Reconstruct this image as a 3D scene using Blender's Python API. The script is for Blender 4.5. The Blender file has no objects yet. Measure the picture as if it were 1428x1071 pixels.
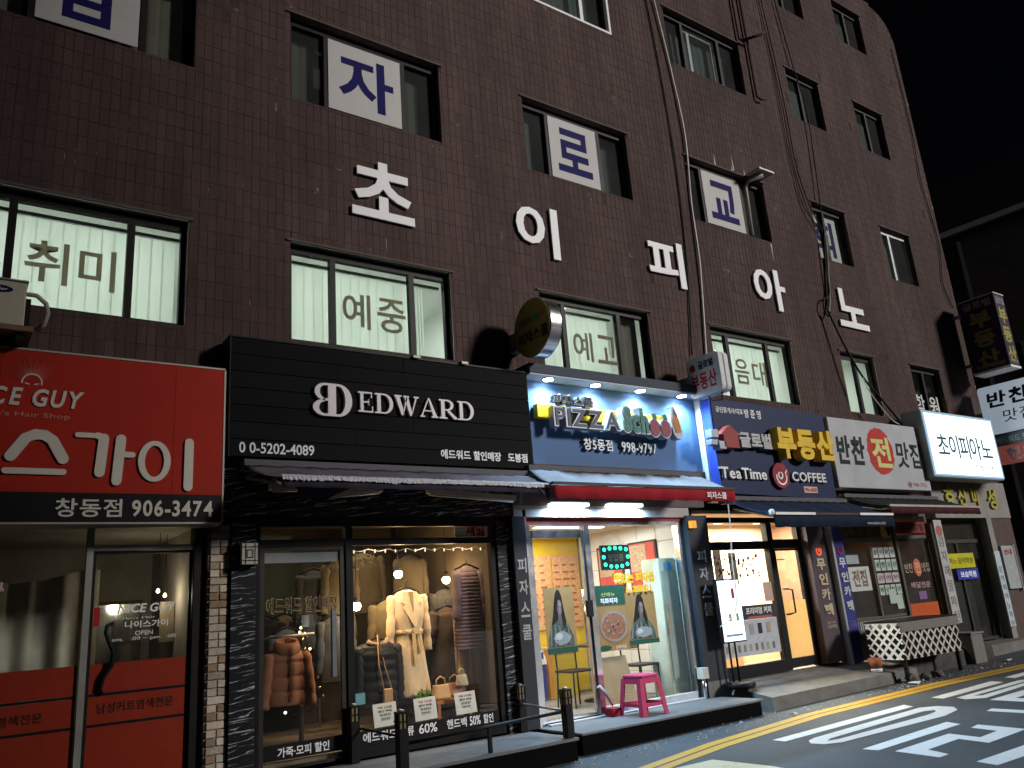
import bpy, bmesh, math, random
from mathutils import Matrix, Vector
from math import pi, sin, cos, radians

random.seed(7)
S = bpy.context.scene
C = S.collection

# ------------------------------------------------------------------ camera, world, sun, exposure
cam_d = bpy.data.cameras.new('camera'); cam = bpy.data.objects.new('camera', cam_d); C.objects.link(cam)
cam_d.sensor_width = 36.0; cam_d.lens = 28.46; cam_d.clip_end = 400; cam_d.clip_start = 0.05
yaw, pitch, roll = radians(35.821), radians(15.681), radians(-4.427)
fw = Vector((sin(yaw)*cos(pitch), cos(yaw)*cos(pitch), sin(pitch)))
rt = Vector((cos(yaw), -sin(yaw), 0)); up = rt.cross(fw)
rt, up = rt*cos(roll) + up*sin(roll), -rt*sin(roll) + up*cos(roll)
M = Matrix((rt, up, -fw)).transposed().to_4x4(); M.translation = (0, -8.2, 1.55)
cam.matrix_world = M
S.camera = cam

sun_dir = Vector((-0.71, 1.0, -0.47)).normalized()          # street light reaches the facade from front right
w = bpy.data.worlds.new('World'); S.world = w; w.use_nodes = True
nt = w.node_tree; bg = nt.nodes['Background']
sky = nt.nodes.new('ShaderNodeTexSky'); sky.sky_type = 'NISHITA'; sky.sun_disc = False
sky.sun_elevation = radians(-5.0); sky.sun_rotation = math.atan2(-sun_dir.x, -sun_dir.y)
nt.links.new(sky.outputs[0], bg.inputs[0]); bg.inputs[1].default_value = 0.15
sd = bpy.data.lights.new('sun', 'SUN'); sun = bpy.data.objects.new('sun', sd); C.objects.link(sun)
sd.energy = 2.8; sd.angle = radians(9); sd.color = (1.0, 0.96, 0.93)
sun.rotation_euler = sun_dir.to_track_quat('-Z', 'Y').to_euler()
S.view_settings.view_transform = 'Standard'; S.view_settings.look = 'None'
S.view_settings.exposure = 0.0; S.view_settings.gamma = 1.0
S.cycles.use_denoising = True
S.cycles.use_adaptive_sampling = True; S.cycles.adaptive_threshold = 0.02
S.cycles.max_bounces = 6; S.cycles.transparent_max_bounces = 16; S.cycles.sample_clamp_indirect = 3.0
S.cycles.caustics_reflective = False; S.cycles.caustics_refractive = False

# ------------------------------------------------------------------ materials
MATS = {}
def new_mat(name):
    m = bpy.data.materials.new(name); m.use_nodes = True; m.node_tree.nodes.clear()
    return m, m.node_tree.nodes, m.node_tree.links
def mat(name, col, rough=0.6, metal=0.0, var=0.15, scale=6.0, bump=0.0, bscale=60.0, emit=None, es=0.0, spec=0.12, rnd=0.0, trans=0.0, stretch=None):
    """principled surface whose colour drifts by a world-space noise, with optional fine relief"""
    if name in MATS: return MATS[name]
    m, N, L = new_mat(name)
    out = N.new('ShaderNodeOutputMaterial'); p = N.new('ShaderNodeBsdfPrincipled')
    L.new(p.outputs[0], out.inputs[0])
    p.inputs['Roughness'].default_value = rough; p.inputs['Metallic'].default_value = metal
    p.inputs['Specular IOR Level'].default_value = spec
    g = N.new('ShaderNodeNewGeometry'); vec = g.outputs['Position']
    if stretch:
        mp = N.new('ShaderNodeMapping'); mp.inputs['Scale'].default_value = stretch; L.new(vec, mp.inputs[0]); vec = mp.outputs[0]
    n = N.new('ShaderNodeTexNoise'); n.inputs['Scale'].default_value = scale; n.inputs['Detail'].default_value = 6; n.inputs['Roughness'].default_value = 0.65
    L.new(vec, n.inputs['Vector'])
    mr = N.new('ShaderNodeMapRange'); mr.inputs[1].default_value = 0.25; mr.inputs[2].default_value = 0.75
    mr.inputs[3].default_value = 1-var; mr.inputs[4].default_value = 1+var
    L.new(n.outputs[0], mr.inputs[0]); fac = mr.outputs[0]
    if rnd:
        oi = N.new('ShaderNodeObjectInfo'); m2 = N.new('ShaderNodeMapRange')
        m2.inputs[3].default_value = 1-rnd; m2.inputs[4].default_value = 1+rnd; L.new(oi.outputs['Random'], m2.inputs[0])
        mm = N.new('ShaderNodeMath'); mm.operation = 'MULTIPLY'; L.new(fac, mm.inputs[0]); L.new(m2.outputs[0], mm.inputs[1]); fac = mm.outputs[0]
    vm = N.new('ShaderNodeVectorMath'); vm.operation = 'SCALE'; vm.inputs[0].default_value = col[:3]
    L.new(fac, vm.inputs['Scale']); L.new(vm.outputs[0], p.inputs['Base Color'])
    r2 = N.new('ShaderNodeMapRange'); r2.inputs[3].default_value = max(0.02, rough-0.08); r2.inputs[4].default_value = min(1, rough+0.1)
    L.new(n.outputs[0], r2.inputs[0]); L.new(r2.outputs[0], p.inputs['Roughness'])
    if bump:
        nb = N.new('ShaderNodeTexNoise'); nb.inputs['Scale'].default_value = bscale; nb.inputs['Detail'].default_value = 4; L.new(vec, nb.inputs['Vector'])
        b = N.new('ShaderNodeBump'); b.inputs['Strength'].default_value = bump; b.inputs['Distance'].default_value = 0.01
        L.new(nb.outputs[0], b.inputs['Height']); L.new(b.outputs[0], p.inputs['Normal'])
    if emit:
        p.inputs['Emission Color'].default_value = (*emit[:3], 1); p.inputs['Emission Strength'].default_value = es
    if trans:
        t = N.new('ShaderNodeBsdfTranslucent'); t.inputs[0].default_value = (*[min(1, c*1.1) for c in col[:3]], 1)
        mx = N.new('ShaderNodeMixShader'); mx.inputs[0].default_value = trans
        L.new(p.outputs[0], mx.inputs[1]); L.new(t.outputs[0], mx.inputs[2]); L.new(mx.outputs[0], out.inputs[0])
    MATS[name] = m; return m
def glass(name, tint=(0.96, 0.98, 0.97), refl=1.0, dirt=0.006):
    if name in MATS: return MATS[name]
    m, N, L = new_mat(name)
    out = N.new('ShaderNodeOutputMaterial'); t = N.new('ShaderNodeBsdfTransparent'); t.inputs[0].default_value = (*tint, 1)
    gl = N.new('ShaderNodeBsdfGlossy'); gl.inputs['Roughness'].default_value = 0.02; gl.inputs['Color'].default_value = (refl, refl, refl, 1)
    fr = N.new('ShaderNodeFresnel'); fr.inputs[0].default_value = 1.5
    gb = N.new('ShaderNodeNewGeometry'); inv_ = N.new('ShaderNodeMath'); inv_.operation = 'SUBTRACT'; inv_.inputs[0].default_value = 1.0; L.new(gb.outputs['Backfacing'], inv_.inputs[1])
    fm_ = N.new('ShaderNodeMath'); fm_.operation = 'MULTIPLY'; L.new(fr.outputs[0], fm_.inputs[0]); L.new(inv_.outputs[0], fm_.inputs[1])
    mx = N.new('ShaderNodeMixShader'); L.new(fm_.outputs[0], mx.inputs[0]); L.new(t.outputs[0], mx.inputs[1]); L.new(gl.outputs[0], mx.inputs[2])
    d = N.new('ShaderNodeBsdfDiffuse'); d.inputs[0].default_value = (0.6, 0.6, 0.58, 1)
    g = N.new('ShaderNodeNewGeometry'); n = N.new('ShaderNodeTexNoise'); n.inputs['Scale'].default_value = 2.5; n.inputs['Detail'].default_value = 5
    L.new(g.outputs['Position'], n.inputs['Vector'])
    mr = N.new('ShaderNodeMapRange'); mr.inputs[1].default_value = 0.2; mr.inputs[2].default_value = 0.8; mr.inputs[3].default_value = dirt*.7; mr.inputs[4].default_value = dirt*1.3
    L.new(n.outputs[0], mr.inputs[0])
    m2 = N.new('ShaderNodeMixShader'); L.new(mr.outputs[0], m2.inputs[0]); L.new(mx.outputs[0], m2.inputs[1]); L.new(d.outputs[0], m2.inputs[2])
    L.new(m2.outputs[0], out.inputs[0]); MATS[name] = m; return m
def emis(name, col, s):
    if name in MATS: return MATS[name]
    m, N, L = new_mat(name); out = N.new('ShaderNodeOutputMaterial'); e = N.new('ShaderNodeEmission')
    e.inputs[0].default_value = (*col, 1); e.inputs[1].default_value = s; L.new(e.outputs[0], out.inputs[0]); MATS[name] = m; return m

def tile_material():
    m, N, L = new_mat('wall_tile'); out = N.new('ShaderNodeOutputMaterial'); p = N.new('ShaderNodeBsdfPrincipled'); L.new(p.outputs[0], out.inputs[0])
    g = N.new('ShaderNodeNewGeometry')
    # one hash per tile
    off_ = N.new('ShaderNodeVectorMath'); off_.operation = 'SUBTRACT'; off_.inputs[1].default_value = (-3.4, -20.0, 3.0)
    div = N.new('ShaderNodeVectorMath'); div.operation = 'DIVIDE'; div.inputs[1].default_value = (0.0925, 50.0, 0.194)
    fl = N.new('ShaderNodeVectorMath'); fl.operation = 'FLOOR'
    L.new(g.outputs['Position'], off_.inputs[0]); L.new(off_.outputs[0], div.inputs[0]); L.new(div.outputs[0], fl.inputs[0])
    wn = N.new('ShaderNodeTexWhiteNoise'); wn.noise_dimensions = '3D'; L.new(fl.outputs[0], wn.inputs['Vector'])
    mp = N.new('ShaderNodeMapping'); mp.inputs['Scale'].default_value = (1.0, 1.0, 0.35); L.new(g.outputs['Position'], mp.inputs[0])
    n1 = N.new('ShaderNodeTexNoise'); n1.inputs['Scale'].default_value = 0.9; n1.inputs['Detail'].default_value = 7; n1.inputs['Roughness'].default_value = 0.62; L.new(mp.outputs[0], n1.inputs['Vector'])
    n2 = N.new('ShaderNodeTexNoise'); n2.inputs['Scale'].default_value = 45; n2.inputs['Detail'].default_value = 4; L.new(g.outputs['Position'], n2.inputs['Vector'])
    ramp = N.new('ShaderNodeValToRGB'); e = ramp.color_ramp.elements
    e[0].position = 0.3; e[0].color = (0.058, 0.037, 0.034, 1); e[1].position = 0.72; e[1].color = (0.1, 0.065, 0.06, 1)
    L.new(n1.outputs[0], ramp.inputs[0])
    a = N.new('ShaderNodeMapRange'); a.inputs[3].default_value = 0.92; a.inputs[4].default_value = 1.08; L.new(wn.outputs['Value'], a.inputs[0])
    b = N.new('ShaderNodeMapRange'); b.inputs[1].default_value = 0.3; b.inputs[2].default_value = 0.7; b.inputs[3].default_value = 0.85; b.inputs[4].default_value = 1.15; L.new(n2.outputs[0], b.inputs[0])
    mm = N.new('ShaderNodeMath'); mm.operation = 'MULTIPLY'; L.new(a.outputs[0], mm.inputs[0]); L.new(b.outputs[0], mm.inputs[1])
    mps = N.new('ShaderNodeMapping'); mps.inputs['Scale'].default_value = (5.5, 1.0, 0.22); L.new(g.outputs['Position'], mps.inputs[0])
    ns_ = N.new('ShaderNodeTexNoise'); ns_.inputs['Scale'].default_value = 1.0; ns_.inputs['Detail'].default_value = 6; ns_.inputs['Roughness'].default_value = 0.7; L.new(mps.outputs[0], ns_.inputs['Vector'])
    st_ = N.new('ShaderNodeMapRange'); st_.inputs[1].default_value = 0.3; st_.inputs[2].default_value = 0.62; st_.inputs[3].default_value = 0.76; st_.inputs[4].default_value = 1.1; L.new(ns_.outputs[0], st_.inputs[0])
    m3 = N.new('ShaderNodeMath'); m3.operation = 'MULTIPLY'; L.new(mm.outputs[0], m3.inputs[0]); L.new(st_.outputs[0], m3.inputs[1])
    sc = N.new('ShaderNodeVectorMath'); sc.operation = 'SCALE'; L.new(ramp.outputs[0], sc.inputs[0]); L.new(m3.outputs[0], sc.inputs['Scale'])
    L.new(sc.outputs[0], p.inputs['Base Color']); p.inputs['Roughness'].default_value = 0.75; p.inputs['Specular IOR Level'].default_value = 0.08
    bu = N.new('ShaderNodeBump'); bu.inputs['Strength'].default_value = 0.35; bu.inputs['Distance'].default_value = 0.004
    mp2 = N.new('ShaderNodeMapping'); mp2.inputs['Scale'].default_value = (1.0, 1.0, 0.08); L.new(g.outputs['Position'], mp2.inputs[0])
    n3 = N.new('ShaderNodeTexNoise'); n3.inputs['Scale'].default_value = 160; n3.inputs['Detail'].default_value = 2; L.new(mp2.outputs[0], n3.inputs['Vector'])
    L.new(n3.outputs[0], bu.inputs['Height']); L.new(bu.outputs[0], p.inputs['Normal'])
    MATS['wall_tile'] = m; return m
def grout_material():
    m, N, L = new_mat('wall_grout'); out = N.new('ShaderNodeOutputMaterial'); p = N.new('ShaderNodeBsdfPrincipled'); L.new(p.outputs[0], out.inputs[0])
    g = N.new('ShaderNodeNewGeometry'); n1 = N.new('ShaderNodeTexNoise'); n1.inputs['Scale'].default_value = 2.3; n1.inputs['Detail'].default_value = 8; n1.inputs['Roughness'].default_value = 0.75
    L.new(g.outputs['Position'], n1.inputs['Vector'])
    ramp = N.new('ShaderNodeValToRGB'); e = ramp.color_ramp.elements
    e[0].position = 0.42; e[0].color = (0.046, 0.03, 0.027, 1); e[1].position = 0.6; e[1].color = (0.085, 0.06, 0.052, 1)
    x = ramp.color_ramp.elements.new(0.645); x.color = (0.42, 0.38, 0.33, 1)
    L.new(n1.outputs[0], ramp.inputs[0]); L.new(ramp.outputs[0], p.inputs['Base Color']); p.inputs['Roughness'].default_value = 0.95; p.inputs['Specular IOR Level'].default_value = 0.05
    MATS['wall_grout'] = m; return m
def marble_material():
    m, N, L = new_mat('black_marble'); out = N.new('ShaderNodeOutputMaterial'); p = N.new('ShaderNodeBsdfPrincipled'); L.new(p.outputs[0], out.inputs[0])
    g = N.new('ShaderNodeNewGeometry'); mp = N.new('ShaderNodeMapping'); mp.inputs['Rotation'].default_value = (0, radians(24), 0); mp.inputs['Scale'].default_value = (1.0, 1.0, 3.4); L.new(g.outputs['Position'], mp.inputs[0])
    cols = []
    for sc_, dist, off in ((2.1, 5.5, 0.0), (3.7, 7.0, 3.1)):
        wv = N.new('ShaderNodeTexWave'); wv.wave_type = 'BANDS'; wv.bands_direction = 'Z'; wv.wave_profile = 'SIN'
        wv.inputs['Scale'].default_value = sc_*.5; wv.inputs['Distortion'].default_value = dist; wv.inputs['Detail'].default_value = 4; wv.inputs['Detail Scale'].default_value = 1.6; wv.inputs['Phase Offset'].default_value = off
        L.new(mp.outputs[0], wv.inputs['Vector'])
        r = N.new('ShaderNodeMapRange'); r.inputs[1].default_value = 0.955; r.inputs[2].default_value = 1.0; L.new(wv.outputs['Fac'], r.inputs[0])
        n0 = N.new('ShaderNodeTexNoise'); n0.inputs['Scale'].default_value = 3.0+sc_; n0.inputs['Detail'].default_value = 3; L.new(mp.outputs[0], n0.inputs['Vector'])
        mk = N.new('ShaderNodeMapRange'); mk.inputs[1].default_value = 0.42; mk.inputs[2].default_value = 0.62; L.new(n0.outputs[0], mk.inputs[0])
        mm = N.new('ShaderNodeMath'); mm.operation = 'MULTIPLY'; L.new(r.outputs[0], mm.inputs[0]); L.new(mk.outputs[0], mm.inputs[1]); cols.append(mm)
    ad = N.new('ShaderNodeMath'); ad.operation = 'MAXIMUM'; L.new(cols[0].outputs[0], ad.inputs[0]); L.new(cols[1].outputs[0], ad.inputs[1])
    mx = N.new('ShaderNodeMixRGB'); mx.inputs[1].default_value = (0.014, 0.015, 0.018, 1); mx.inputs[2].default_value = (0.5, 0.52, 0.55, 1); L.new(ad.outputs[0], mx.inputs[0])
    L.new(mx.outputs[0], p.inputs['Base Color']); p.inputs['Roughness'].default_value = 0.3; p.inputs['Specular IOR Level'].default_value = 0.2
    MATS['black_marble'] = m; return m
def asphalt_material():
    m, N, L = new_mat('asphalt'); out = N.new('ShaderNodeOutputMaterial'); p = N.new('ShaderNodeBsdfPrincipled'); L.new(p.outputs[0], out.inputs[0])
    g = N.new('ShaderNodeNewGeometry')
    n1 = N.new('ShaderNodeTexNoise'); n1.inputs['Scale'].default_value = 0.8; n1.inputs['Detail'].default_value = 8; n1.inputs['Roughness'].default_value = 0.7; L.new(g.outputs['Position'], n1.inputs['Vector'])
    n2 = N.new('ShaderNodeTexNoise'); n2.inputs['Scale'].default_value = 90; n2.inputs['Detail'].default_value = 3; L.new(g.outputs['Position'], n2.inputs['Vector'])
    r = N.new('ShaderNodeValToRGB'); e = r.color_ramp.elements; e[0].position = 0.3; e[0].color = (0.036, 0.044, 0.052, 1); e[1].position = 0.7; e[1].color = (0.066, 0.078, 0.09, 1); L.new(n1.outputs[0], r.inputs[0])
    b = N.new('ShaderNodeMapRange'); b.inputs[1].default_value = 0.3; b.inputs[2].default_value = 0.7; b.inputs[3].default_value = 0.7; b.inputs[4].default_value = 1.35; L.new(n2.outputs[0], b.inputs[0])
    sc = N.new('ShaderNodeVectorMath'); sc.operation = 'SCALE'; L.new(r.outputs[0], sc.inputs[0]); L.new(b.outputs[0], sc.inputs['Scale']); L.new(sc.outputs[0], p.inputs['Base Color'])
    p.inputs['Roughness'].default_value = 0.75
    bu = N.new('ShaderNodeBump'); bu.inputs['Strength'].default_value = 0.6; bu.inputs['Distance'].default_value = 0.008; L.new(n2.outputs[0], bu.inputs['Height']); L.new(bu.outputs[0], p.inputs['Normal'])
    MATS['asphalt'] = m; return m
def paint_material(name, col):
    m, N, L = new_mat(name); out = N.new('ShaderNodeOutputMaterial'); p = N.new('ShaderNodeBsdfPrincipled'); L.new(p.outputs[0], out.inputs[0])
    g = N.new('ShaderNodeNewGeometry')
    n1 = N.new('ShaderNodeTexNoise'); n1.inputs['Scale'].default_value = 9; n1.inputs['Detail'].default_value = 9; n1.inputs['Roughness'].default_value = 0.8; L.new(g.outputs['Position'], n1.inputs['Vector'])
    r = N.new('ShaderNodeValToRGB'); e = r.color_ramp.elements; e[0].position = 0.25; e[0].color = (0.15, 0.15, 0.15, 1); e[1].position = 0.45; e[1].color = (*col, 1); L.new(n1.outputs[0], r.inputs[0])
    L.new(r.outputs[0], p.inputs['Base Color']); p.inputs['Roughness'].default_value = 0.6
    n2 = N.new('ShaderNodeTexNoise'); n2.inputs['Scale'].default_value = 90; L.new(g.outputs['Position'], n2.inputs['Vector'])
    bu = N.new('ShaderNodeBump'); bu.inputs['Strength'].default_value = 0.4; bu.inputs['Distance'].default_value = 0.006; L.new(n2.outputs[0], bu.inputs['Height']); L.new(bu.outputs[0], p.inputs['Normal'])
    MATS[name] = m; return m

TILE = tile_material(); GROUT = grout_material(); MARBLE = marble_material(); ASPH = asphalt_material()
WPAINT = paint_material('road_white', (0.68, 0.71, 0.73)); YPAINT = paint_material('road_yellow', (0.56, 0.31, 0.02))
BLACK = mat('black_frame', (0.012, 0.012, 0.013), 0.45, 0.2)
DARKAL = mat('dark_aluminium', (0.02, 0.019, 0.018), 0.5, 0.5)
STEEL = mat('stainless', (0.6, 0.61, 0.63), 0.22, 1.0, 0.08)
ALU = mat('aluminium', (0.32, 0.31, 0.28), 0.45, 0.6)
WHITE = mat('white_paint', (0.76, 0.76, 0.75), 0.5, var=0.06)
LETTERW = mat('letter_white', (0.84, 0.83, 0.83), 0.5, var=0.05)
LETTERS = mat('letter_silver', (0.6, 0.6, 0.62), 0.35, 0.3, var=0.05)
BLUEP = mat('print_blue', (0.008, 0.006, 0.085), 0.7)
GLASS = glass('clear_glass'); GLASSD = glass('window_glass', (0.8, 0.84, 0.82), dirt=0.025)
CONC = mat('concrete', (0.17, 0.165, 0.155), 0.9, var=0.3, scale=4, bump=0.5, bscale=70)
CLOTHK = mat('black_vinyl', (0.01, 0.01, 0.011), 0.4)

# ------------------------------------------------------------------ builders
class MB:
    """collects shapes for ONE mesh object"""
    def __init__(self): self.v = []; self.f = []; self.sm = []
    def add(self, vs, fs, smooth=False):
        o = len(self.v); self.v += [tuple(x) for x in vs]; self.f += [tuple(i+o for i in f) for f in fs]; self.sm += [smooth]*len(fs); return self
    def box(self, x0, x1, y0, y1, z0, z1, bev=0.0):
        if bev <= 0:
            v = [(x0,y0,z0),(x1,y0,z0),(x1,y1,z0),(x0,y1,z0),(x0,y0,z1),(x1,y0,z1),(x1,y1,z1),(x0,y1,z1)]
            return self.add(v, [(0,3,2,1),(4,5,6,7),(0,1,5,4),(1,2,6,5),(2,3,7,6),(3,0,4,7)])
        bm = bmesh.new(); bmesh.ops.create_cube(bm, size=1)
        for q in bm.verts: q.co = Vector(((x0+x1)/2+q.co.x*(x1-x0), (y0+y1)/2+q.co.y*(y1-y0), (z0+z1)/2+q.co.z*(z1-z0)))
        bmesh.ops.bevel(bm, geom=bm.edges[:], offset=min(bev, .45*min(x1-x0, y1-y0, z1-z0)), segments=1, affect='EDGES', profile=0.5)
        return self.bm(bm)
    def bm(self, bm, smooth=False):
        bm.verts.ensure_lookup_table(); bm.verts.index_update()
        self.add([q.co[:] for q in bm.verts], [[q.index for q in f.verts] for f in bm.faces], smooth); bm.free(); return self
    def tube(self, pts, r, n=8, cap=True, r1=None):
        """tube along points; r may be a list"""
        P = [Vector(p) for p in pts]; k = len(P); R = r if isinstance(r, (list, tuple)) else [r]*k
        o = len(self.v); vs = []; prev = None
        for i in range(k):
            t = (P[min(i+1, k-1)]-P[max(i-1, 0)]).normalized()
            a = prev if prev is not None else (Vector((0,0,1)) if abs(t.z) < .9 else Vector((1,0,0)))
            s = t.cross(a).normalized(); u = s.cross(t).normalized(); prev = u
            for j in range(n):
                an = 2*pi*j/n; vs.append(P[i]+(s*cos(an)+u*sin(an))*R[i])
        fs = [(i*n+j, i*n+(j+1)%n, (i+1)*n+(j+1)%n, (i+1)*n+j) for i in range(k-1) for j in range(n)]
        self.add(vs, fs, True)
        if cap: self.f += [tuple(o+j for j in reversed(range(n))), tuple(o+(k-1)*n+j for j in range(n))]; self.sm += [False]*2
        return self
    def poly(self, pts, d=None):
        """flat polygon, or extruded by vector d"""
        P = [Vector(p) for p in pts]; n = len(P)
        if d is None: return self.add(P, [tuple(range(n))])
        d = Vector(d); return self.add(P+[p+d for p in P], [tuple(range(n)), tuple(reversed(range(n, 2*n)))]+[(i, i+n, (i+1)%n+n, (i+1)%n) for i in range(n)])
    def rings(self, rings, smooth=True, close=True, cap=True):
        n = len(rings[0]); o = len(self.v); vs = [p for r in rings for p in r]
        fs = [(i*n+j, i*n+(j+1)%n, (i+1)*n+(j+1)%n, (i+1)*n+j) for i in range(len(rings)-1) for j in range(n if close else n-1)]
        self.add(vs, fs, smooth)
        if cap: self.f += [tuple(o+j for j in reversed(range(n))), tuple(o+(len(rings)-1)*n+j for j in range(n))]; self.sm += [False]*2
        return self
    def lathe(self, prof, cx, cy, n=16, z0=0.0):
        return self.rings([[(cx+r*cos(2*pi*j/n), cy+r*sin(2*pi*j/n), z0+z) for j in range(n)] for r, z in prof])
    def mesh(self, name, m):
        me = bpy.data.meshes.new(name); me.from_pydata(self.v, [], self.f); me.update()
        for i, s in enumerate(self.sm):
            if s: me.polygons[i].use_smooth = True
        bm = bmesh.new(); bm.from_mesh(me); bmesh.ops.recalc_face_normals(bm, faces=bm.faces); bm.to_mesh(me); bm.free()
        me.materials.append(m); return me
    def build(self, name, m, parent=None, *a, **k): return link(name, self.mesh(name, m), parent, *a, **k)
def wt(q):
    p = q.location.copy()
    return p + wt(q.parent) + q.matrix_parent_inverse.translation if q.parent else p
def inv(parent): return Matrix.Translation(-wt(parent))
def link(name, data, parent=None, label=None, cat=None, group=None, kind=None):
    o = bpy.data.objects.new(name, data); C.objects.link(o)
    if parent: o.parent = parent; o.matrix_parent_inverse = inv(parent)
    if label: o['label'] = label
    if cat: o['category'] = cat
    if group: o['group'] = group
    if kind: o['kind'] = kind
    return o
def thing(name, label, cat, loc=(0,0,0), group=None):
    o = link(name, None, None, label, cat, group); o.location = loc; o.empty_display_size = .1; return o
def box(name, x0, x1, y0, y1, z0, z1, m, parent=None, bev=0.0, **k): return MB().box(x0,x1,y0,y1,z0,z1,bev).build(name, m, parent, **k)
def piece(name, me, loc, parent, rot=None, scale=None):
    o = bpy.data.objects.new(name, me); C.objects.link(o); o.location = loc
    if rot: o.rotation_euler = rot
    if scale: o.scale = scale
    if parent: o.parent = parent; o.matrix_parent_inverse = inv(parent)
    return o

_tc = {}
TS = bpy.data.scenes.new('glyph_scratch')      # small scratch scene in which the lettering is outlined
def glyphs(s, bold=0.0, shear=0.0, res=3):
    """raw mesh of a string: verts (x,y) of a unit-size font with unit thickness"""
    key = (s, bold, shear, res)
    if key in _tc: return _tc[key]
    c = bpy.data.curves.new('t', 'FONT'); c.body = s; c.offset = bold; c.shear = shear; c.resolution_u = res; c.extrude = 0.5
    o = bpy.data.objects.new('t', c); TS.collection.objects.link(o)
    vl = TS.view_layers[0]; vl.update()
    me = bpy.data.meshes.new_from_object(o.evaluated_get(vl.depsgraph))
    v = [q.co[:] for q in me.vertices]; f = [tuple(p.vertices) for p in me.polygons]
    bpy.data.objects.remove(o); bpy.data.curves.remove(c); bpy.data.meshes.remove(me)
    _tc[key] = (v, f); return v, f
def to_world(face, a, b, t, y):
    # a: across, b: up, t: 0 back .. 1 front * depth already applied
    if face == 'front': return (a, y-t, b)
    if face == 'left': return (y-t, -a, b)          # a runs towards the street
    if face == 'road': return (b, -a, y+t)
def text(name, s, a0, a1, b0, b1, y, d, m, parent, face='front', bold=0.0, shear=0.0, res=3, **k):
    v, f = glyphs(s, bold, shear, res)
    x0 = min(q[0] for q in v); x1 = max(q[0] for q in v); z0 = min(q[1] for q in v); z1 = max(q[1] for q in v)
    sx = (a1-a0)/(x1-x0) if a1 is not None else (b1-b0)/(z1-z0); sz = (b1-b0)/(z1-z0)
    mb = MB(); mb.add([to_world(face, a0+(q[0]-x0)*sx, b0+(q[1]-z0)*sz, (q[2]+.5)*d, y) for q in v], f)
    return mb.build(name, m, parent, **k)
def letters(name, s, a0, a1, b0, b1, y, d, m, parent, face='front', bold=0.0, shear=0.0, gap=0.1, mats=None):
    """one mesh per character, laid out over a0..a1"""
    G = []; cur = 0
    for ch in s:
        if ch == ' ': cur += 0.35; continue
        v, f = glyphs(ch, bold, shear); x0 = min(q[0] for q in v); x1 = max(q[0] for q in v)
        G.append((ch, v, f, x0, cur)); cur += x1-x0+gap
    tot = cur-gap; z0 = min(q[1] for g in G for q in g[1]); z1 = max(q[1] for g in G for q in g[1])
    sx = (a1-a0)/tot; sz = (b1-b0)/(z1-z0); res = []
    for i, (ch, v, f, x0, c0) in enumerate(G):
        mb = MB(); mb.add([to_world(face, a0+(q[0]-x0+c0)*sx, b0+(q[1]-z0)*sz, (q[2]+.5)*d, y) for q in v], f)
        res.append(mb.build(name, mats[i] if mats else m, parent))
    return res
def column(name, s, a0, a1, b1, step, h, y, d, m, parent, face='front', bold=0.0, da=0.0):
    """characters stacked downwards"""
    for i, ch in enumerate(s): text(name, ch, a0+da*i, a1+da*i, b1-step*i-h, b1-step*i, y, d, m, parent, face, bold)
def lamp(name, kind, loc, e, col=(1,1,1), size=.1, size_y=None, rot=None, spot=None, blend=.6):
    l = bpy.data.lights.new(name, kind); o = bpy.data.objects.new(name, l); C.objects.link(o); o.location = loc; l.energy = e; l.color = col
    if kind == 'AREA':
        l.size = size
        if size_y: l.shape = 'RECTANGLE'; l.size_y = size_y
    else: l.shadow_soft_size = size
    if rot: o.rotation_euler = rot
    if spot: l.spot_size = spot; l.spot_blend = blend
    return o
def frame(mb, x0, x1, y0, y1, z0, z1, t, tb=None, tt=None):
    """hollow rectangular frame, butted"""
    tb = tb or t; tt = tt or t
    mb.box(x0, x0+t, y0, y1, z0, z1); mb.box(x1-t, x1, y0, y1, z0, z1)
    mb.box(x0+t, x1-t, y0, y1, z0, z0+tb); mb.box(x0+t, x1-t, y0, y1, z1-tt, z1); return mb
def zr(x): return 0.02+0.012*(x-6)          # road surface height

# ================================================================== SETTING: road
mb = MB(); xs = [-30, -10, 0, 6, 12, 18, 30, 60, 90]; ys = [-45, -12, -6, -3, 0, 12]
mb.add([(x, y, zr(x)) for x in xs for y in ys], [(i*6+j, (i+1)*6+j, (i+1)*6+j+1, i*6+j+1) for i in range(8) for j in range(5)])
mb.build('road', ASPH, kind='structure')
def paint(name, pts, m, parent=None, dz=0.004, hole=None, **k):
    bm = bmesh.new()
    vs = [bm.verts.new((x, y, zr(x)+dz)) for x, y in pts]
    if hole:
        e = [bm.edges.new((vs[i], vs[(i+1)%len(vs)])) for i in range(len(vs))]
        hs = [bm.verts.new((x, y, zr(x)+dz)) for x, y in hole]
        e += [bm.edges.new((hs[i], hs[(i+1)%len(hs)])) for i in range(len(hs))]
        bmesh.ops.triangle_fill(bm, use_beauty=True, edges=e)
    else: bm.faces.new(vs)
    return MB().bm(bm).build(name, m, parent, **k)
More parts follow.
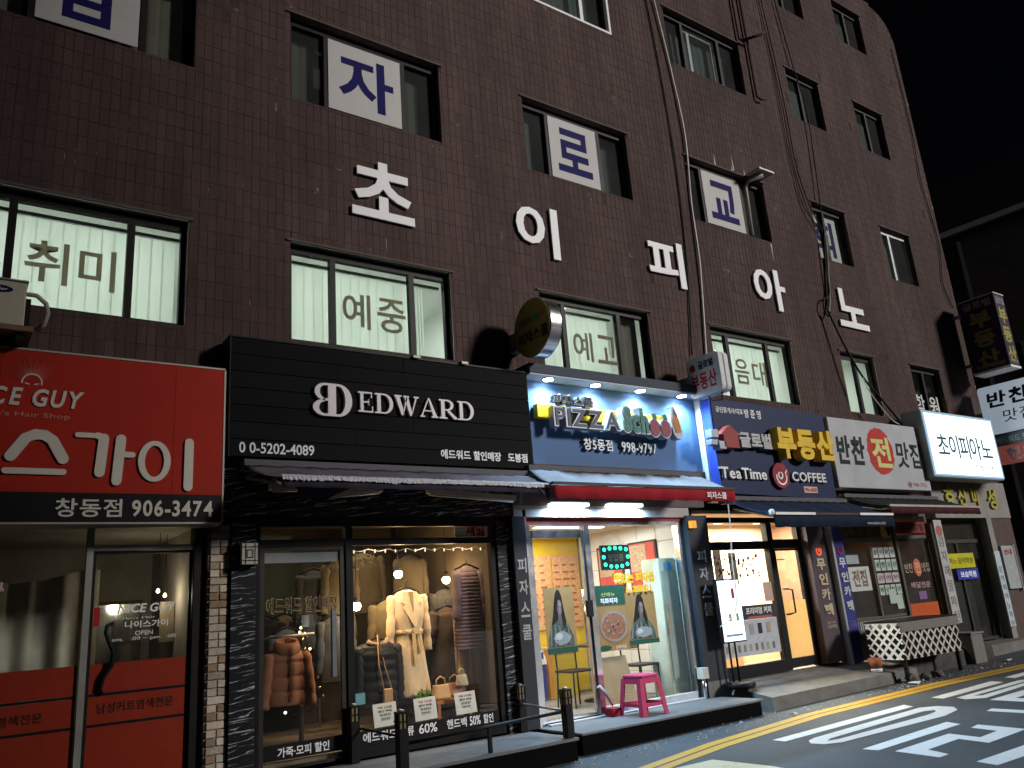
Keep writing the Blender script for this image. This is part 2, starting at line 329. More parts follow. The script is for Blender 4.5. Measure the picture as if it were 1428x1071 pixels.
# double yellow edge line
cl = [(4.0, -2.55), (5.6, -2.02), (7.0, -1.72), (9.0, -1.47), (12.0, -1.45), (14.5, -1.62), (20, -1.7), (40, -1.8), (70, -2)]
for off, nm in ((0.085, 'outer'), (-0.085, 'inner')):
    mb = MB(); v = []
    for x, y in cl: v += [(x, y+off-.07, zr(x)+.004), (x, y+off+.07, zr(x)+.004)]
    mb.add(v, [(2*i, 2*i+2, 2*i+3, 2*i+1) for i in range(len(cl)-1)])
    mb.build('yellow_line', YPAINT, None, 'worn yellow edge line of the road, '+('the strip nearer the shops' if off > 0 else 'the strip nearer the lane'), 'road marking', 'double yellow edge line')
patch = [(4.9, -2.5), (5.9, -2.16), (6.38, -2.2), (6.42, -2.9), (6.3, -3.6), (5.0, -3.9)]
paint('road_patch', patch, paint_material('road_cream', (0.62, 0.55, 0.36)), None, .004, None, label='pale cream painted block beside the yellow line at the lower edge', cat='road marking')
rm = thing('road_lettering', 'white Korean children zone lettering painted along the road lane', 'road marking', (9, -3, zr(9)))
paint('stroke', [(7.46,-2.07),(7.45,-2.24),(10.0,-2.2),(10.1,-2.02)], WPAINT, rm)
paint('stroke', [(7.6,-2.42),(7.48,-2.53),(7.5,-2.67),(7.66,-2.77),(9.5,-2.86),(9.93,-2.78),(10.12,-2.64),(10.12,-2.43),(9.94,-2.31),(7.75,-2.38)], WPAINT, rm, hole=[(7.66,-2.6),(7.8,-2.545),(9.7,-2.49),(9.84,-2.56),(9.72,-2.63),(9.47,-2.66),(7.8,-2.64)])
paint('stroke', [(7.45,-3.13),(7.46,-3.29),(9.05,-3.26),(9.13,-3.07)], WPAINT, rm)
paint('stroke', [(7.49,-3.44),(8.5,-3.42),(8.44,-3.76),(8.82,-3.74),(8.89,-3.45),(9.09,-3.42),(9.02,-3.93),(8.21,-3.95),(8.28,-3.63),(7.69,-3.65),(7.58,-3.9),(7.42,-3.9)], WPAINT, rm)
paint('stroke', [(7.4,-4.23),(7.34,-4.43),(9.0,-4.5),(9.1,-4.27)], WPAINT, rm)
paint('stroke', [(9.95,-3.1),(10.14,-3.07),(10.1,-4.1),(9.9,-4.1)], WPAINT, rm)
paint('stroke', [(10.75,-2.02),(10.71,-2.2),(12.4,-2.17),(12.45,-1.97)], WPAINT, rm)
paint('stroke', [(10.83,-2.31),(10.73,-2.47),(10.9,-2.64),(12.7,-2.55),(12.97,-2.42),(12.6,-2.27)], WPAINT, rm, hole=[(11.05,-2.42),(11.1,-2.5),(12.4,-2.45),(12.5,-2.4)])
paint('stroke', [(10.76,-2.75),(10.7,-3.34),(10.95,-3.34),(11.0,-2.95),(12.3,-2.93),(12.35,-2.73)], WPAINT, rm)
paint('stroke', [(12.9,-1.95),(12.85,-2.12),(14.5,-2.1),(14.55,-1.94)], WPAINT, rm)
paint('stroke', [(13.2,-2.25),(13.15,-2.42),(14.7,-2.4),(14.75,-2.24)], WPAINT, rm)
# gutter dirt: loose grit nobody could count
mb = MB()
for _ in range(420):
    x = random.uniform(5.5, 15); y = random.gauss(-1.15, .14); r = random.uniform(.006, .02) * (1.8 if random.random() < .06 else 1)
    z = zr(x); a = random.random()*6
    p = [(x+r*cos(a+k*2.1)*random.uniform(.6,1.2), y+r*sin(a+k*2.1)*random.uniform(.6,1.2), z) for k in range(3)]
    mb.add(p+[(x, y, z+r*.8)], [(0,1,3),(1,2,3),(2,0,3)])
mb.build('grit', mat('grit', (0.4, 0.38, 0.34), 0.9, var=.4, scale=30), label='pale grit scattered in the gutter before the shop steps', cat='grit', kind='stuff')
# a few scraps of litter
for i, (x, y, w_, c, lab) in enumerate([(12.0, -1.1, .16, (0.6,.6,.6), 'crumpled white paper scrap on the road before the lattice box'), (15.0, -1.05, .14, (.55,.55,.55), 'small white scrap on the road by the dark doorway'), (8.95, -1.25, .07, (.5,.48,.45), 'tiny pale scrap in the gutter beside the pizza step')]):
    m_ = MB(); n = 9; pts = []
    for k in range(n): pts.append((x+w_*cos(2*pi*k/n)*random.uniform(.5,1), y+w_*.5*sin(2*pi*k/n)*random.uniform(.6,1), zr(x)+.006+random.uniform(0,.03)))
    m_.add(pts+[(x, y, zr(x)+.04)], [(k, (k+1)%n, n) for k in range(n)]); m_.build('paper_scrap', mat('scrap%d' % i, c, .8), None, lab, 'litter')

# ================================================================== ADDED UNSEEN BLOCK (behind the camera; put there to shade the left of the facade and shows in the glass)
ob = thing('shading_block', 'unseen tall block added behind the viewer to shade the left of the facade', 'building', (-2, -38, 0))
box('wall', -30, 26.0, -46, -34, -1, 40, mat('block_wall', (.25,.24,.22), .9, var=.2, scale=1), ob)
LITW = emis('far_lit_window', (1, .85, .6), .3); DRKW = mat('far_dark_window', (.03,.035,.04), .2, spec=.5)  # windows of the added block, there for reflections in the shop glass
for i in range(15):
    for j in range(11):
        x = -26+i*3.3; z = 1.6+j*3.3; box('window', x, x+1.7, -34.0, -33.96, z, z+1.4, LITW if random.random() < .16 else DRKW, ob)
# ================================================================== COMMERCIAL BUILDING
B = thing('commercial_building', 'five storey building clad in brown vertical tiles above the shops', 'building', (8, .5, 0))
XL, XR, ZB, ZT = -3.4, 18.55, 3.0, 15.33
F2, F3, F4, F5 = (4.61, 5.79), (7.70, 8.90), (10.82, 12.00), (13.65, 14.75)
CX = {1: (-0.23, 1.86), 2: (2.97, 5.07), 3: (6.50, 8.57), 4: (9.96, 12.04), 5: (13.52, 14.63), 6: (15.94, 17.07)}
OPEN = [(CX[c][0], CX[c][1], *f) for f, cs in ((F2, (1,2,3,4,5,6)), (F3, (1,2,3,4,5,6)), (F4, (2,3,4,5,6)), (F5, (4,5,6))) for c in cs]
RC = 0.85                                                     # rounded top right corner
def inside(x, z): 
    if x > XR-RC and z > ZT-RC: return math.hypot(x-(XR-RC), z-(ZT-RC)) < RC
    return True
# backing wall with openings, built as a grid of cells
gx = sorted({XL, XR-RC, *[o[0] for o in OPEN], *[o[1] for o in OPEN]}); gz = sorted({ZB, ZT-RC, *[o[2] for o in OPEN], *[o[3] for o in OPEN], ZT})
gx.append(XR); mb = MB()
for i in range(len(gx)-1):
    for j in range(len(gz)-1):
        cx_, cz_ = (gx[i]+gx[i+1])/2, (gz[j]+gz[j+1])/2
        if any(o[0] < cx_ < o[1] and o[2] < cz_ < o[3] for o in OPEN): continue
        if cx_ > XR-RC and cz_ > ZT-RC: continue
        mb.add([(gx[i], .003, gz[j]), (gx[i+1], .003, gz[j]), (gx[i+1], .003, gz[j+1]), (gx[i], .003, gz[j+1])], [(0,1,2,3)])
arc = [(XR-RC+RC*cos(a*pi/24), .003, ZT-RC+RC*sin(a*pi/24)) for a in range(13)]
mb.add([(XR-RC, .003, ZT-RC)]+arc, [(0, i+1, i+2) for i in range(12)])
mb.build('wall', GROUT, B)
# right flank, following the rounded corner, and the roof
prof = [(XR, ZB)]+[(XR-RC+RC*cos(a*pi/24), ZT-RC+RC*sin(a*pi/24)) for a in range(13)]+[(XL, ZT)]
mb = MB(); mb.add([(x, yy, z) for x, z in prof for yy in (.006, 9.0)], [(2*i, 2*i+1, 2*i+3, 2*i+2) for i in range(len(prof)-1)])
mb.build('flank_wall', mat('render_dark', (0.09, 0.075, 0.068), .9, var=.3, scale=2), B)
mb = MB().box(XL-.3, XL, 0, 9, 0, ZT).build('flank_wall', MATS['render_dark'], B)
# tiles
TW, TH, J, JZ = 0.0925, 0.194, 0.0055, 0.0035
cells = []
nx = int((XR-XL)/TW)+1; nz = int((ZT-ZB)/TH)+1
for i in range(nx):
    for j in range(nz):
        x0, x1, z0, z1 = XL+i*TW+J/2, XL+(i+1)*TW-J/2, ZB+j*TH+JZ/2, ZB+(j+1)*TH-JZ/2
        full = True
        for o in OPEN:
            if x1 > o[0] and x0 < o[1] and z1 > o[2] and z0 < o[3]:
                full = False; cx_, cz_ = (x0+x1)/2, (z0+z1)/2
                L_, R_, D_, U_ = o[0]-x0, x1-o[1], o[2]-z0, z1-o[3]
                best = max(L_/TW, R_/TW, D_/TH, U_/TH)
                if best <= .08: x0 = None; break
                if best == L_/TW: x1 = o[0]-.002
                elif best == R_/TW: x0 = o[1]+.002
                elif best == D_/TH: z1 = o[2]-.002
                else: z0 = o[3]+.002
        if x0 is None or x1-x0 < .01 or z1-z0 < .01 or not inside(x1, z1) or x1 > XR: continue
        cells.append((x0, x1, z0, z1, full))
cp = Vector((0, -8.2, 1.55))
def seen(x, z):
    d = Vector((x, 0, z))-cp; k = d.dot(fw); u_ = d.dot(rt)/k; v_ = d.dot(up)/k
    return k > 0 and abs(u_) < .625 and abs(v_) < .466
near = [c for c in cells if c[4] and c[2] > 4.5 and seen(c[0]+.05, c[2]+.1)]
near.sort(key=lambda c: (Vector((c[0], 0, c[2]))-cp).length)
near = [c for c in near if not (c[0] < .55 and c[2] < 4.75)][:300]; ns = set(near)
tm = MB(); a, b = (TW-J)/2, (TH-JZ)/2; e = .002
tm.add([(-a,.006,-b),(a,.006,-b),(a,.006,b),(-a,.006,b),(-a+e,0,-b+e),(a-e,0,-b+e),(a-e,0,b-e),(-a+e,0,b-e)], [(4,5,6,7),(0,1,5,4),(1,2,6,5),(2,3,7,6),(3,0,4,7)])
tme = tm.mesh('tile', TILE)
for c in near: piece('tile', tme, ((c[0]+c[1])/2, random.uniform(-.0012, .0008), (c[2]+c[3])/2), B, rot=(random.gauss(0, .006), 0, random.gauss(0, .012)))
mb = MB()
for c in cells:
    if c in ns: continue
    x0, x1, z0, z1, _ = c
    if random.random() < .004: continue                        # a tile fallen off here and there
    t = [random.gauss(0, .0006) for _ in range(4)]; k = random.uniform(-.0008, .0008)
    mb.add([(x0,.006,z0),(x1,.006,z0),(x1,.006,z1),(x0,.006,z1),(x0+e,k+t[0],z0+e),(x1-e,k+t[1],z0+e),(x1-e,k-t[0],z1-e),(x0+e,k-t[1],z1-e)], [(4,5,6,7),(0,1,5,4),(1,2,6,5),(2,3,7,6),(3,0,4,7)])
me = bpy.data.meshes.new('tile_field'); me.from_pydata(mb.v, [], mb.f); me.materials.append(TILE); me.update()
link('tile_field', me, B, kind='stuff')
# ---- windows
SILLM = mat('sill_render', (0.11, 0.085, 0.075), .9, var=.25)
GREYAL = mat('pale_window_frame', (0.42, 0.43, 0.43), .45, .3)
def window(c, f, mull, fm=DARKAL, gl=GLASS, fy=0.0):
    x0, x1 = CX[c]; z0, z1 = f; t = .045
    mb = MB(); frame(mb, x0+.002, x1-.002, .09+fy, .16+fy, z0+.002, z1-.002, t, .04, .09)
    es = [x0+t]+mull+[x1-t]
    for q in mull: mb.box(q-.035, q+.035, .085, .155, z0+.042, z1-.092)
    wd = mb.build('window', fm, B)
    rv = MB(); d = .2
    rv.add([(x0,.007,z0),(x0,d,z0),(x0,d,z1),(x0,.007,z1),(x1,.007,z0),(x1,d,z0),(x1,d,z1),(x1,.007,z1)], [(0,1,2,3),(4,7,6,5),(0,4,5,1),(3,2,6,7)])
    rv.build('reveal', SILLM, wd)
    MB().box(x0-.05, x1+.05, -.025, .004, z1+.004, z1+.03).build('drip_edge', SILLM, wd)
    for k in range(len(es)-1):
        a = es[k]+(.035 if k else 0); b = es[k+1]-(.035 if k < len(es)-2 else 0)
        ins = .012 if k % 2 else .03
        box('pane', a, b, .115+ins, .121+ins, z0+.042, z1-.092, gl, wd)
    return wd
GLETT = mat('window_letter', (0.42, 0.38, 0.31), .8, trans=.85)
w1 = window(1, F2, [.29, 1.33]); w2 = window(2, F2, [3.51, 4.55]); w3 = window(3, F2, [6.97, 8.02]); w4 = window(4, F2, [10.43, 11.46]); w5 = window(5, F2, [14.10]); w6 = window(6, F2, [16.52])
for s, wd, a0, a1, y in (('취', w1, .42, .79, .112), ('미', w1, .88, 1.21, .112), ('예', w2, 3.64, 4.0, .112), ('중', w2, 4.09, 4.47, .112), ('예', w3, 7.13, 7.49, .112), ('고', w3, 7.57, 7.95, .112), ('음', w4, 10.58, 10.93, .112), ('대', w4, 11.02, 11.38, .112)):
    text('letter', s, a0, a1, 4.9, 5.34, y+.012, .004, GLETT, wd, bold=.012)
PALEL = mat('pale_window_letter', (0.62, 0.62, 0.6), .6)
text('letter', '학', 16.05, 16.42, 4.8, 5.22, .112, .004, PALEL, w6, bold=.015); text('letter', '원', 16.6, 16.98, 4.8, 5.22, .112, .004, PALEL, w6, bold=.015)
# upper windows
window(1, F3, [.27, 1.33]); window(2, F3, [3.47, 4.55], gl=GLASSD); window(3, F3, [7.0, 8.02], gl=GLASSD); window(4, F3, [10.4, 11.46], gl=GLASSD); window(5, F3, [13.98]); window(6, F3, [16.35], GREYAL, GLASSD)
window(2, F4, [3.5, 4.55]); window(3, F4, [7.0, 8.0], WHITE, GLASSD, -.085); window(4, F4, [10.5, 11.5], gl=GLASSD); window(5, F4, [14.05], gl=GLASSD); window(6, F4, [16.5], gl=GLASSD)
window(4, F5, [10.5, 11.5], gl=GLASSD); window(5, F5, [14.05], gl=GLASSD); window(6, F5, [16.5], gl=GLASSD)
mb = MB(); frame(mb, 10.56, 11.44, .17, .2, F4[0]+.05, F4[1]-.1, .05); mb.box(10.72, 10.79, .17, .2, F4[0]+.1, F4[1]-.15); mb.build('inner_sash', GREYAL, B)
# curtains behind the unlit windows
CURT = mat('dim_curtain', (0.13, 0.12, 0.1), .9, var=.2, scale=2, stretch=(2, 1, .6))
CURT2 = mat('slate_curtain', (0.12, 0.135, 0.14), .9, var=.2, scale=2, stretch=(2, 1, .6))
DARKR = mat('dark_room', (0.02, 0.02, 0.02), .95)
def curtain(x0, x1, z0, z1, m, lab, y=.3, n=None, amp=.006):
    n = n or int((x1-x0)/.02); pts = []
    for i in range(n+1):
        x = x0+(x1-x0)*i/n; yy = y+amp*sin(x*38)+.6*amp*sin(x*91+1); pts += [(x, yy, z0), (x, yy+.004*sin(x*20), z1)]
    mb = MB(); mb.add(pts, [(2*i, 2*i+2, 2*i+3, 2*i+1) for i in range(n)], True)
    return mb.build('curtain', m, None, lab, 'curtain', 'curtains in the upper windows')
NTH = {1: 'far left', 2: 'second from left', 3: 'third from left', 4: 'fourth from left', 5: 'fifth from left', 6: 'sixth and last'}
for c, m_ in ((1, CURT), (2, CURT), (3, CURT2), (4, CURT), (5, CURT2), (6, CURT)):
    curtain(CX[c][0], CX[c][1], F3[0], F3[1], m_, 'dim drawn curtain behind the %s window of the third floor' % NTH[c])
for c, m_ in ((3, CURT2), (4, CURT2), (5, CURT2), (6, CURT)):
    curtain(CX[c][0], CX[c][1], F4[0], F4[1], m_, 'dim drawn curtain behind the %s window of the fourth floor' % NTH[c])
for c in (4, 5, 6): curtain(CX[c][0], CX[c][1], F5[0], F5[1], CURT, 'dim drawn curtain behind the %s window of the top floor' % NTH[c])
curtain(8.06, 8.53, F2[0], F2[1], CURT, 'dull brown blind behind the right pane of the music school window', .26)
for f in (F3, F4, F5): box('room_back', XL, XR-.1, .45, .5, f[0]-.3, f[1]+.3, DARKR, B)
# ---- music school rooms on the first upper floor: lit from ceiling lamps, vertical blinds at the glass
RW = mat('room_white', (0.8, 0.82, 0.78), .8, var=.04); ROOMX = [-2.2, 2.4, 5.9, 9.3, 12.8]
mb = MB(); mb.box(-2.4, 15.3, 3.2, 3.3, 4.4, 6.2); mb.box(-2.4, 15.3, .2, 3.2, 4.3, 4.4); mb.box(-2.4, 15.3, .2, 3.2, 6.0, 6.1)
for q in ROOMX+[15.2]: mb.box(q, q+.08, .2, 3.2, 4.4, 6.0)
mb.build('room_shell', RW, B)
mb = MB(); mb.box(15.35, 17.6, 1.2, 1.3, 4.3, 6.1).build('room_back', mat('room_dim_green', (0.12, 0.16, 0.14), .9), B)
SLAT = mat('blind_slat', (0.78, 0.82, 0.77), .8, var=.02, trans=.8)
sm = MB(); n = 4
for k in range(n+1): pass
pts = []; hw = .067
for k in range(n+1):
    x = -hw+2*hw*k/n; y = .003*(1-(x/hw)**2); pts += [(x, y, 0), (x, y, 1)]
sm.add(pts, [(2*k, 2*k+2, 2*k+3, 2*k+1) for k in range(n)], True); sme = sm.mesh('slat', SLAT)
blab = {1: 'white vertical blind glowing behind the far left lit window', 2: 'white vertical blind behind the lit window above the black shop sign', 3: 'white vertical blind behind the lit window by the round sign', 4: 'white vertical blind behind the lit window above the navy sign'}
for c, (xa, xb) in {1: (-.2, 1.84), 2: (2.99, 4.62), 3: (6.52, 8.0), 4: (9.98, 12.02)}.items():
    vb = thing('vertical_blind', blab[c], 'blind', ((xa+xb)/2, .27, 4.6), 'lit vertical blinds')
    box('headrail', xa, xb, .25, .29, 5.64, 5.68, WHITE, vb)
    k = 0; x = xa+.06
    while x < xb-.03:
        a = random.gauss(.05, .02); k += 1; piece('slat', sme, (x, .27+(.004 if k % 2 else -.004), 4.60), vb, rot=(0, 0, a), scale=(1, 1, 1.04)); x += .117
vb = thing('vertical_blind', 'narrow pulled-back blind behind the right pane above the black shop sign', 'blind', (4.9, .3, 4.6), 'lit vertical blinds')
box('headrail', 4.66, 5.04, .25, .29, 5.64, 5.68, WHITE, vb)
for x in (4.68, 4.72, 4.76, 4.8): piece('slat', sme, (x, .29, 4.60), vb, rot=(0, 0, .9), scale=(1, 1, 1.04))
TUBE = emis('tube_cool', (0.9, 1.0, 0.93), 14)
for i, (x, e) in enumerate(((-.1, 8.6), (1.3, 8.6), (3.4, 7.8), (4.9, 6.5), (6.8, 6.6), (7.9, 6), (10.3, 7.6), (11.6, 8), (14.1, 15))):
    cl_ = thing('ceiling_light', 'long ceiling light in the lit music school room, number %s from the left' % ['one','two','three','four','five','six','seven','eight','nine'][i], 'ceiling light', (x, 1.5, 5.98), 'music school ceiling lights')
    box('housing', x-.1, x+.1, .95, 2.05, 5.93, 5.995, WHITE, cl_); box('diffuser', x-.08, x+.08, .98, 2.02, 5.915, 5.928, TUBE, cl_)
    lamp('ceiling_light_glow', 'AREA', (x, 1.5, 5.90), e, (0.9, 1.0, 0.91), .2, 1.1)
box('room_shelf', 13.7, 14.6, 3.0, 3.19, 4.5, 5.0, mat('pale_shelf', (.5,.52,.5), .7), None, label='pale shelf at the back of the narrow lit room', cat='shelf')
text('neon_digits', '1159', 14.0, 14.55, 4.95, 5.15, 2.9, .01, emis('neon_green', (.25, 1, .45), 3.0), None, label='small green lit digits on the wall of the narrow lit room', cat='sign')
# ---- white boards with blue letters in the third floor windows
def wboard(x0, x1, z0, z1, s, a, lab, y=.075, cut=None):
    t = thing('window_board', lab, 'sign', ((x0+x1)/2, y, z0), 'blue lettered boards in the third floor windows')
    box('board', x0, x1, y, y+.012, z0, z1, mat('board_white', (0.5, 0.485, 0.465), .6, var=.06), t)
    text('letter', s, a[0], a[1], a[2], a[3], y-.001, .003, BLUEP, t, bold=.026)
wboard(.3, 1.28, 7.79, 8.78, '람', (.47, 1.1, 7.9, 8.66), 'white window board cut by the frame at the top left corner')
wboard(3.49, 4.51, 7.77, 8.79, '자', (3.63, 4.4, 7.9, 8.66), 'white window board with a blue letter above the wall letter nearest the left')
wboard(7.02, 7.97, 7.76, 8.8, '로', (7.16, 7.83, 7.9, 8.66), 'white window board with a blue letter, right of the middle of the facade top')
wboard(10.42, 11.42, 7.77, 8.8, '교', (10.56, 11.28, 7.9, 8.66), 'white window board with a blue letter beside the bent flue pipe')
wboard(13.55, 14.5, 7.77, 8.82, '회', (13.68, 14.36, 7.9, 8.68), 'white window board with the blue letter 회 behind hanging cables', y=.17)
# ---- mounted letters of the music school
for s, a0, a1, near_ in (('초', 3.72, 4.57, 'first and leftmost, above the lit window'), ('이', 6.17, 6.92, 'second, left of the board 로'), ('피', 8.70, 9.5, 'third, left of the white cable'), ('아', 11.24, 12.1, 'fourth, under the board 교'), ('노', 13.68, 14.64, 'fifth and last on the right')):
    text('wall_letter', s, a0, a1, 6.31, 7.1, -.022, .024, LETTERW, None, bold=.024, label='raised white letter %s on the tiled wall, %s' % (s, near_), cat='letter', group='raised white wall letters')
# ---- cables and pipes on the wall
CAB = mat('cable_white', (0.66, 0.62, 0.58), .6); CABD = mat('cable_dark', (0.012, 0.011, 0.011), .6)
def cable(pts, r, m, lab, name='cable'):
    P = [Vector(p) for p in pts]; out = []
    for i in range(len(P)-1):
        for k in range(6):
            t = k/6; p0, p1, p2, p3 = P[max(i-1, 0)], P[i], P[i+1], P[min(i+2, len(P)-1)]
            out.append(.5*((2*p1)+(p2-p0)*t+(2*p0-5*p1+4*p2-p3)*t*t+(3*p1-p0-3*p2+p3)*t**3))
    out.append(P[-1]); return MB().tube(out, r, 6).build(name, m, None, lab, 'cable')
cable([(9.55,-.03,15.3),(9.6,-.03,13),(9.72,-.04,11.9),(9.9,-.03,10.6),(10.0,-.04,9.3),(9.92,-.03,8),(9.9,-.04,7),(9.86,-.03,6.4),(9.74,-.03,5.3),(9.7,-.03,4.9)], .018, CAB, 'long white cable hanging down the wall to the small white sign')
cable([(9.5,-.02,12.2),(9.62,-.02,10.6),(9.68,-.02,8.6),(9.6,-.02,6.8),(9.4,-.03,5.2)], .012, CABD, 'thin dark cable on the tiles beside the long white cable')
cable([(12.9,-.03,15.3),(13.07,-.04,13.4),(13.2,-.04,11),(13.2,-.04,9.6),(13.39,-.05,8.75),(13.62,-.08,8.25)], .014, CABD, 'dark cable running from the roof to the joint by the letter 회')
cable([(13.45,-.03,15.3),(13.55,-.05,13.6),(13.75,-.06,12.0),(13.9,-.07,11.0),(13.8,-.07,9.6),(13.64,-.08,8.3)], .014, CABD, 'dark cable crossing the narrow fourth floor window')
cable([(12.95,-.03,14.2),(13.05,-.03,12),(13.05,-.03,10),(13.15,-.04,8.8),(13.45,-.07,8.35),(13.62,-.08,8.22)], .01, CABD, 'thin dark cable sagging left of the two roof cables')
cable([(13.66,-.08,8.2),(13.62,-.06,7.7),(13.52,-.05,7.2),(13.42,-.05,6.75),(13.3,-.06,6.5)], .03, mat('taped_cable', (.22,.19,.17), .8), 'thick taped cable bundle between the letters 아 and 노')
cable([(13.62,-.1,8.25),(13.5,-.08,7.6),(13.42,-.08,6.9),(13.2,-.09,6.75),(13.12,-.1,6.55),(13.2,-.1,6.4),(13.32,-.1,6.5)], .016, CABD, 'looped dark cable end beside the taped cable bundle')
cable([(13.2,-.12,6.5),(13.4,-.2,5.8),(13.62,-.3,5.2),(14.0,-.38,4.75),(14.4,-.42,4.35)], .022, CABD, 'dark cable slanting past the narrow lit window to the white sign')
cable([(13.6,-.3,5.25),(13.66,-.32,5.0),(13.85,-.36,4.7),(14.1,-.4,4.42),(14.3,-.42,4.33)], .01, CAB, 'thin pale cable slanting past the narrow lit window')
cable([(18.3,-.02,14.3),(18.33,-.03,12),(18.2,-.03,10.6),(18.35,-.03,9),(18.1,-.03,8),(18.3,-.03,7.4)], .012, CABD, 'thin dark cable trailing down the right edge of the wall')
PIPE = mat('gas_pipe', (0.06, 0.035, 0.032), .6)
for dx, zb, lab in ((0, 10.85, 'brown gas pipe with a hooked foot right of the fourth floor window'), (-.25, 12.1, 'shorter brown gas pipe with a side branch right of the fourth floor window')):
    MB().tube([(12.3+dx,-.05,15.3),(12.3+dx,-.05,zb),(12.36+dx,-.08,zb-.06),(12.5+dx,-.1,zb-.02)], .022, 8).build('pipe', PIPE, None, lab, 'pipe')
MB().tube([(12.1,-.08,12.05),(12.4,-.3,12.15),(12.5,-.34,12.22)], .03, 8).build('pipe', PIPE, None, 'short brown pipe stub sticking out right of the fourth floor window', 'pipe')
t = thing('flue_pipe', 'pale bent flue pipe in the right pane beside the board 교', 'pipe', (11.75, 0, 7.8))
MB().tube([(11.55,.06,7.75),(11.58,.05,8.75),(11.62,-.02,8.86),(11.75,-.25,8.88)], .04, 10).build('duct', mat('flue', (.4,.38,.34), .5, .3), t); box('cover', 11.56, 11.98, -.33, .03, 8.93, 8.96, MATS['flue'], t)
# pale drips of mortar under and over the windows
mb = MB()
for x, z, h in ((10.75, 8.95, .22), (11.25, 8.97, .3), (11.55, 8.93, .16), (11.98, 7.66, -.35), (11.2, 8.93, .12)):
    p = [(x-.02,-.004,z),(x+.025,-.004,z),(x+.01,-.004,z+h*.5),(x,-.004,z+h)]; mb.poly(p, (0,.008,0))
mb.build('mortar_streak', mat('mortar', (.45,.42,.38), .95), B)

# ================================================================== NEIGHBOUR BUILDING beyond the alley, turned so its roof edge catches faint light
nb = thing('brick_building', 'dark building with a pale sloping roof edge beyond the alley on the right', 'building', (25, 2, 0))
A, U, Nn = Vector((24, 2.44, 0)), Vector((.62, -.78, 0)).normalized(), Vector((.78, .62, 0)).normalized()
def wp(s, d, z): p = A+U*s+Nn*d; return (p.x, p.y, z)
zt_ = lambda s: 11.36+.222*s
def slab(s0, s1, d0, d1, zb0, zb1, zt0, zt1, nm, m_):
    mb = MB(); mb.add([wp(s0,d0,zb0), wp(s1,d0,zb1), wp(s1,d1,zb1), wp(s0,d1,zb0), wp(s0,d0,zt0), wp(s1,d0,zt1), wp(s1,d1,zt1), wp(s0,d1,zt0)], [(0,3,2,1),(4,5,6,7),(0,1,5,4),(1,2,6,5),(2,3,7,6),(3,0,4,7)]); return mb.build(nm, m_, nb)
slab(-6, 7, 0, 6, 0, 0, zt_(-6), zt_(7), 'wall', mat('dark_brick', (0.03, 0.027, 0.025), .95, var=.35, scale=3))
slab(-6, 7, -.15, 6, zt_(-6)+.003, zt_(7)+.003, zt_(-6)+.17, zt_(7)+.17, 'roof_edge', mat('coping', (0.2, 0.2, 0.2), .9))
slab(-6, 7, 1.5, 6, zt_(-6)+.175, zt_(7)+.175, zt_(-6)+2.2, zt_(7)+2.2, 'upper_roof', mat('dark_block', (0.008, 0.008, 0.009), .95, var=.3))
for s_, z in ((-3, 3.4), (-3, 6.6), (-1, 6.6), (1.4, 3.4), (1.4, 6.6), (3.2, 6.6)): slab(s_, s_+1.0, -.03, -.002, z, z, z+1.3, z+1.3, 'window', mat('neighbour_window', (.06,.065,.07), .3, spec=.4))
slab(.4, .5, -.1, -.005, 0, 0, 11.2, 11.2, 'drain_pipe', mat('neighbour_pipe', (.1,.1,.1), .6))

# ================================================================== SIGNS
# ---- red barber sign
RED = mat('sign_red', (0.38, 0.022, 0.011), .6, var=.14, scale=1.6)
sg = thing('signboard', 'red barber shop signboard with rounded Korean letters at the left', 'sign', (0, -.3, 2.57), 'shop signboards')
box('panel', -2.6, 2.17, -.345, -.05, 2.822, 4.06, RED, sg); box('band', -2.6, 2.17, -.35, -.05, 2.57, 2.82, BLACK, sg)
[box('panel_seam', a, a+.004, -.3465, -.3445, 2.83, 4.05, mat('seam_dark', (.18,.012,.008), .7), sg) for a in (.3, 1.72)]
mb = MB(); mb.box(-2.6, 2.18, -.352, -.04, 4.063, 4.08); mb.box(2.173, 2.19, -.352, -.04, 2.57, 4.06); mb.box(-2.6, 2.18, -.352, -.04, 2.55, 2.567); mb.build('trim', mat('sign_trim', (.35,.3,.26), .5, .5), sg)
CREAM = mat('letter_cream', (0.66, 0.61, 0.52), .6, var=.06)
FAINT = mat('letter_faint', (0.6, 0.27, 0.22), .6)
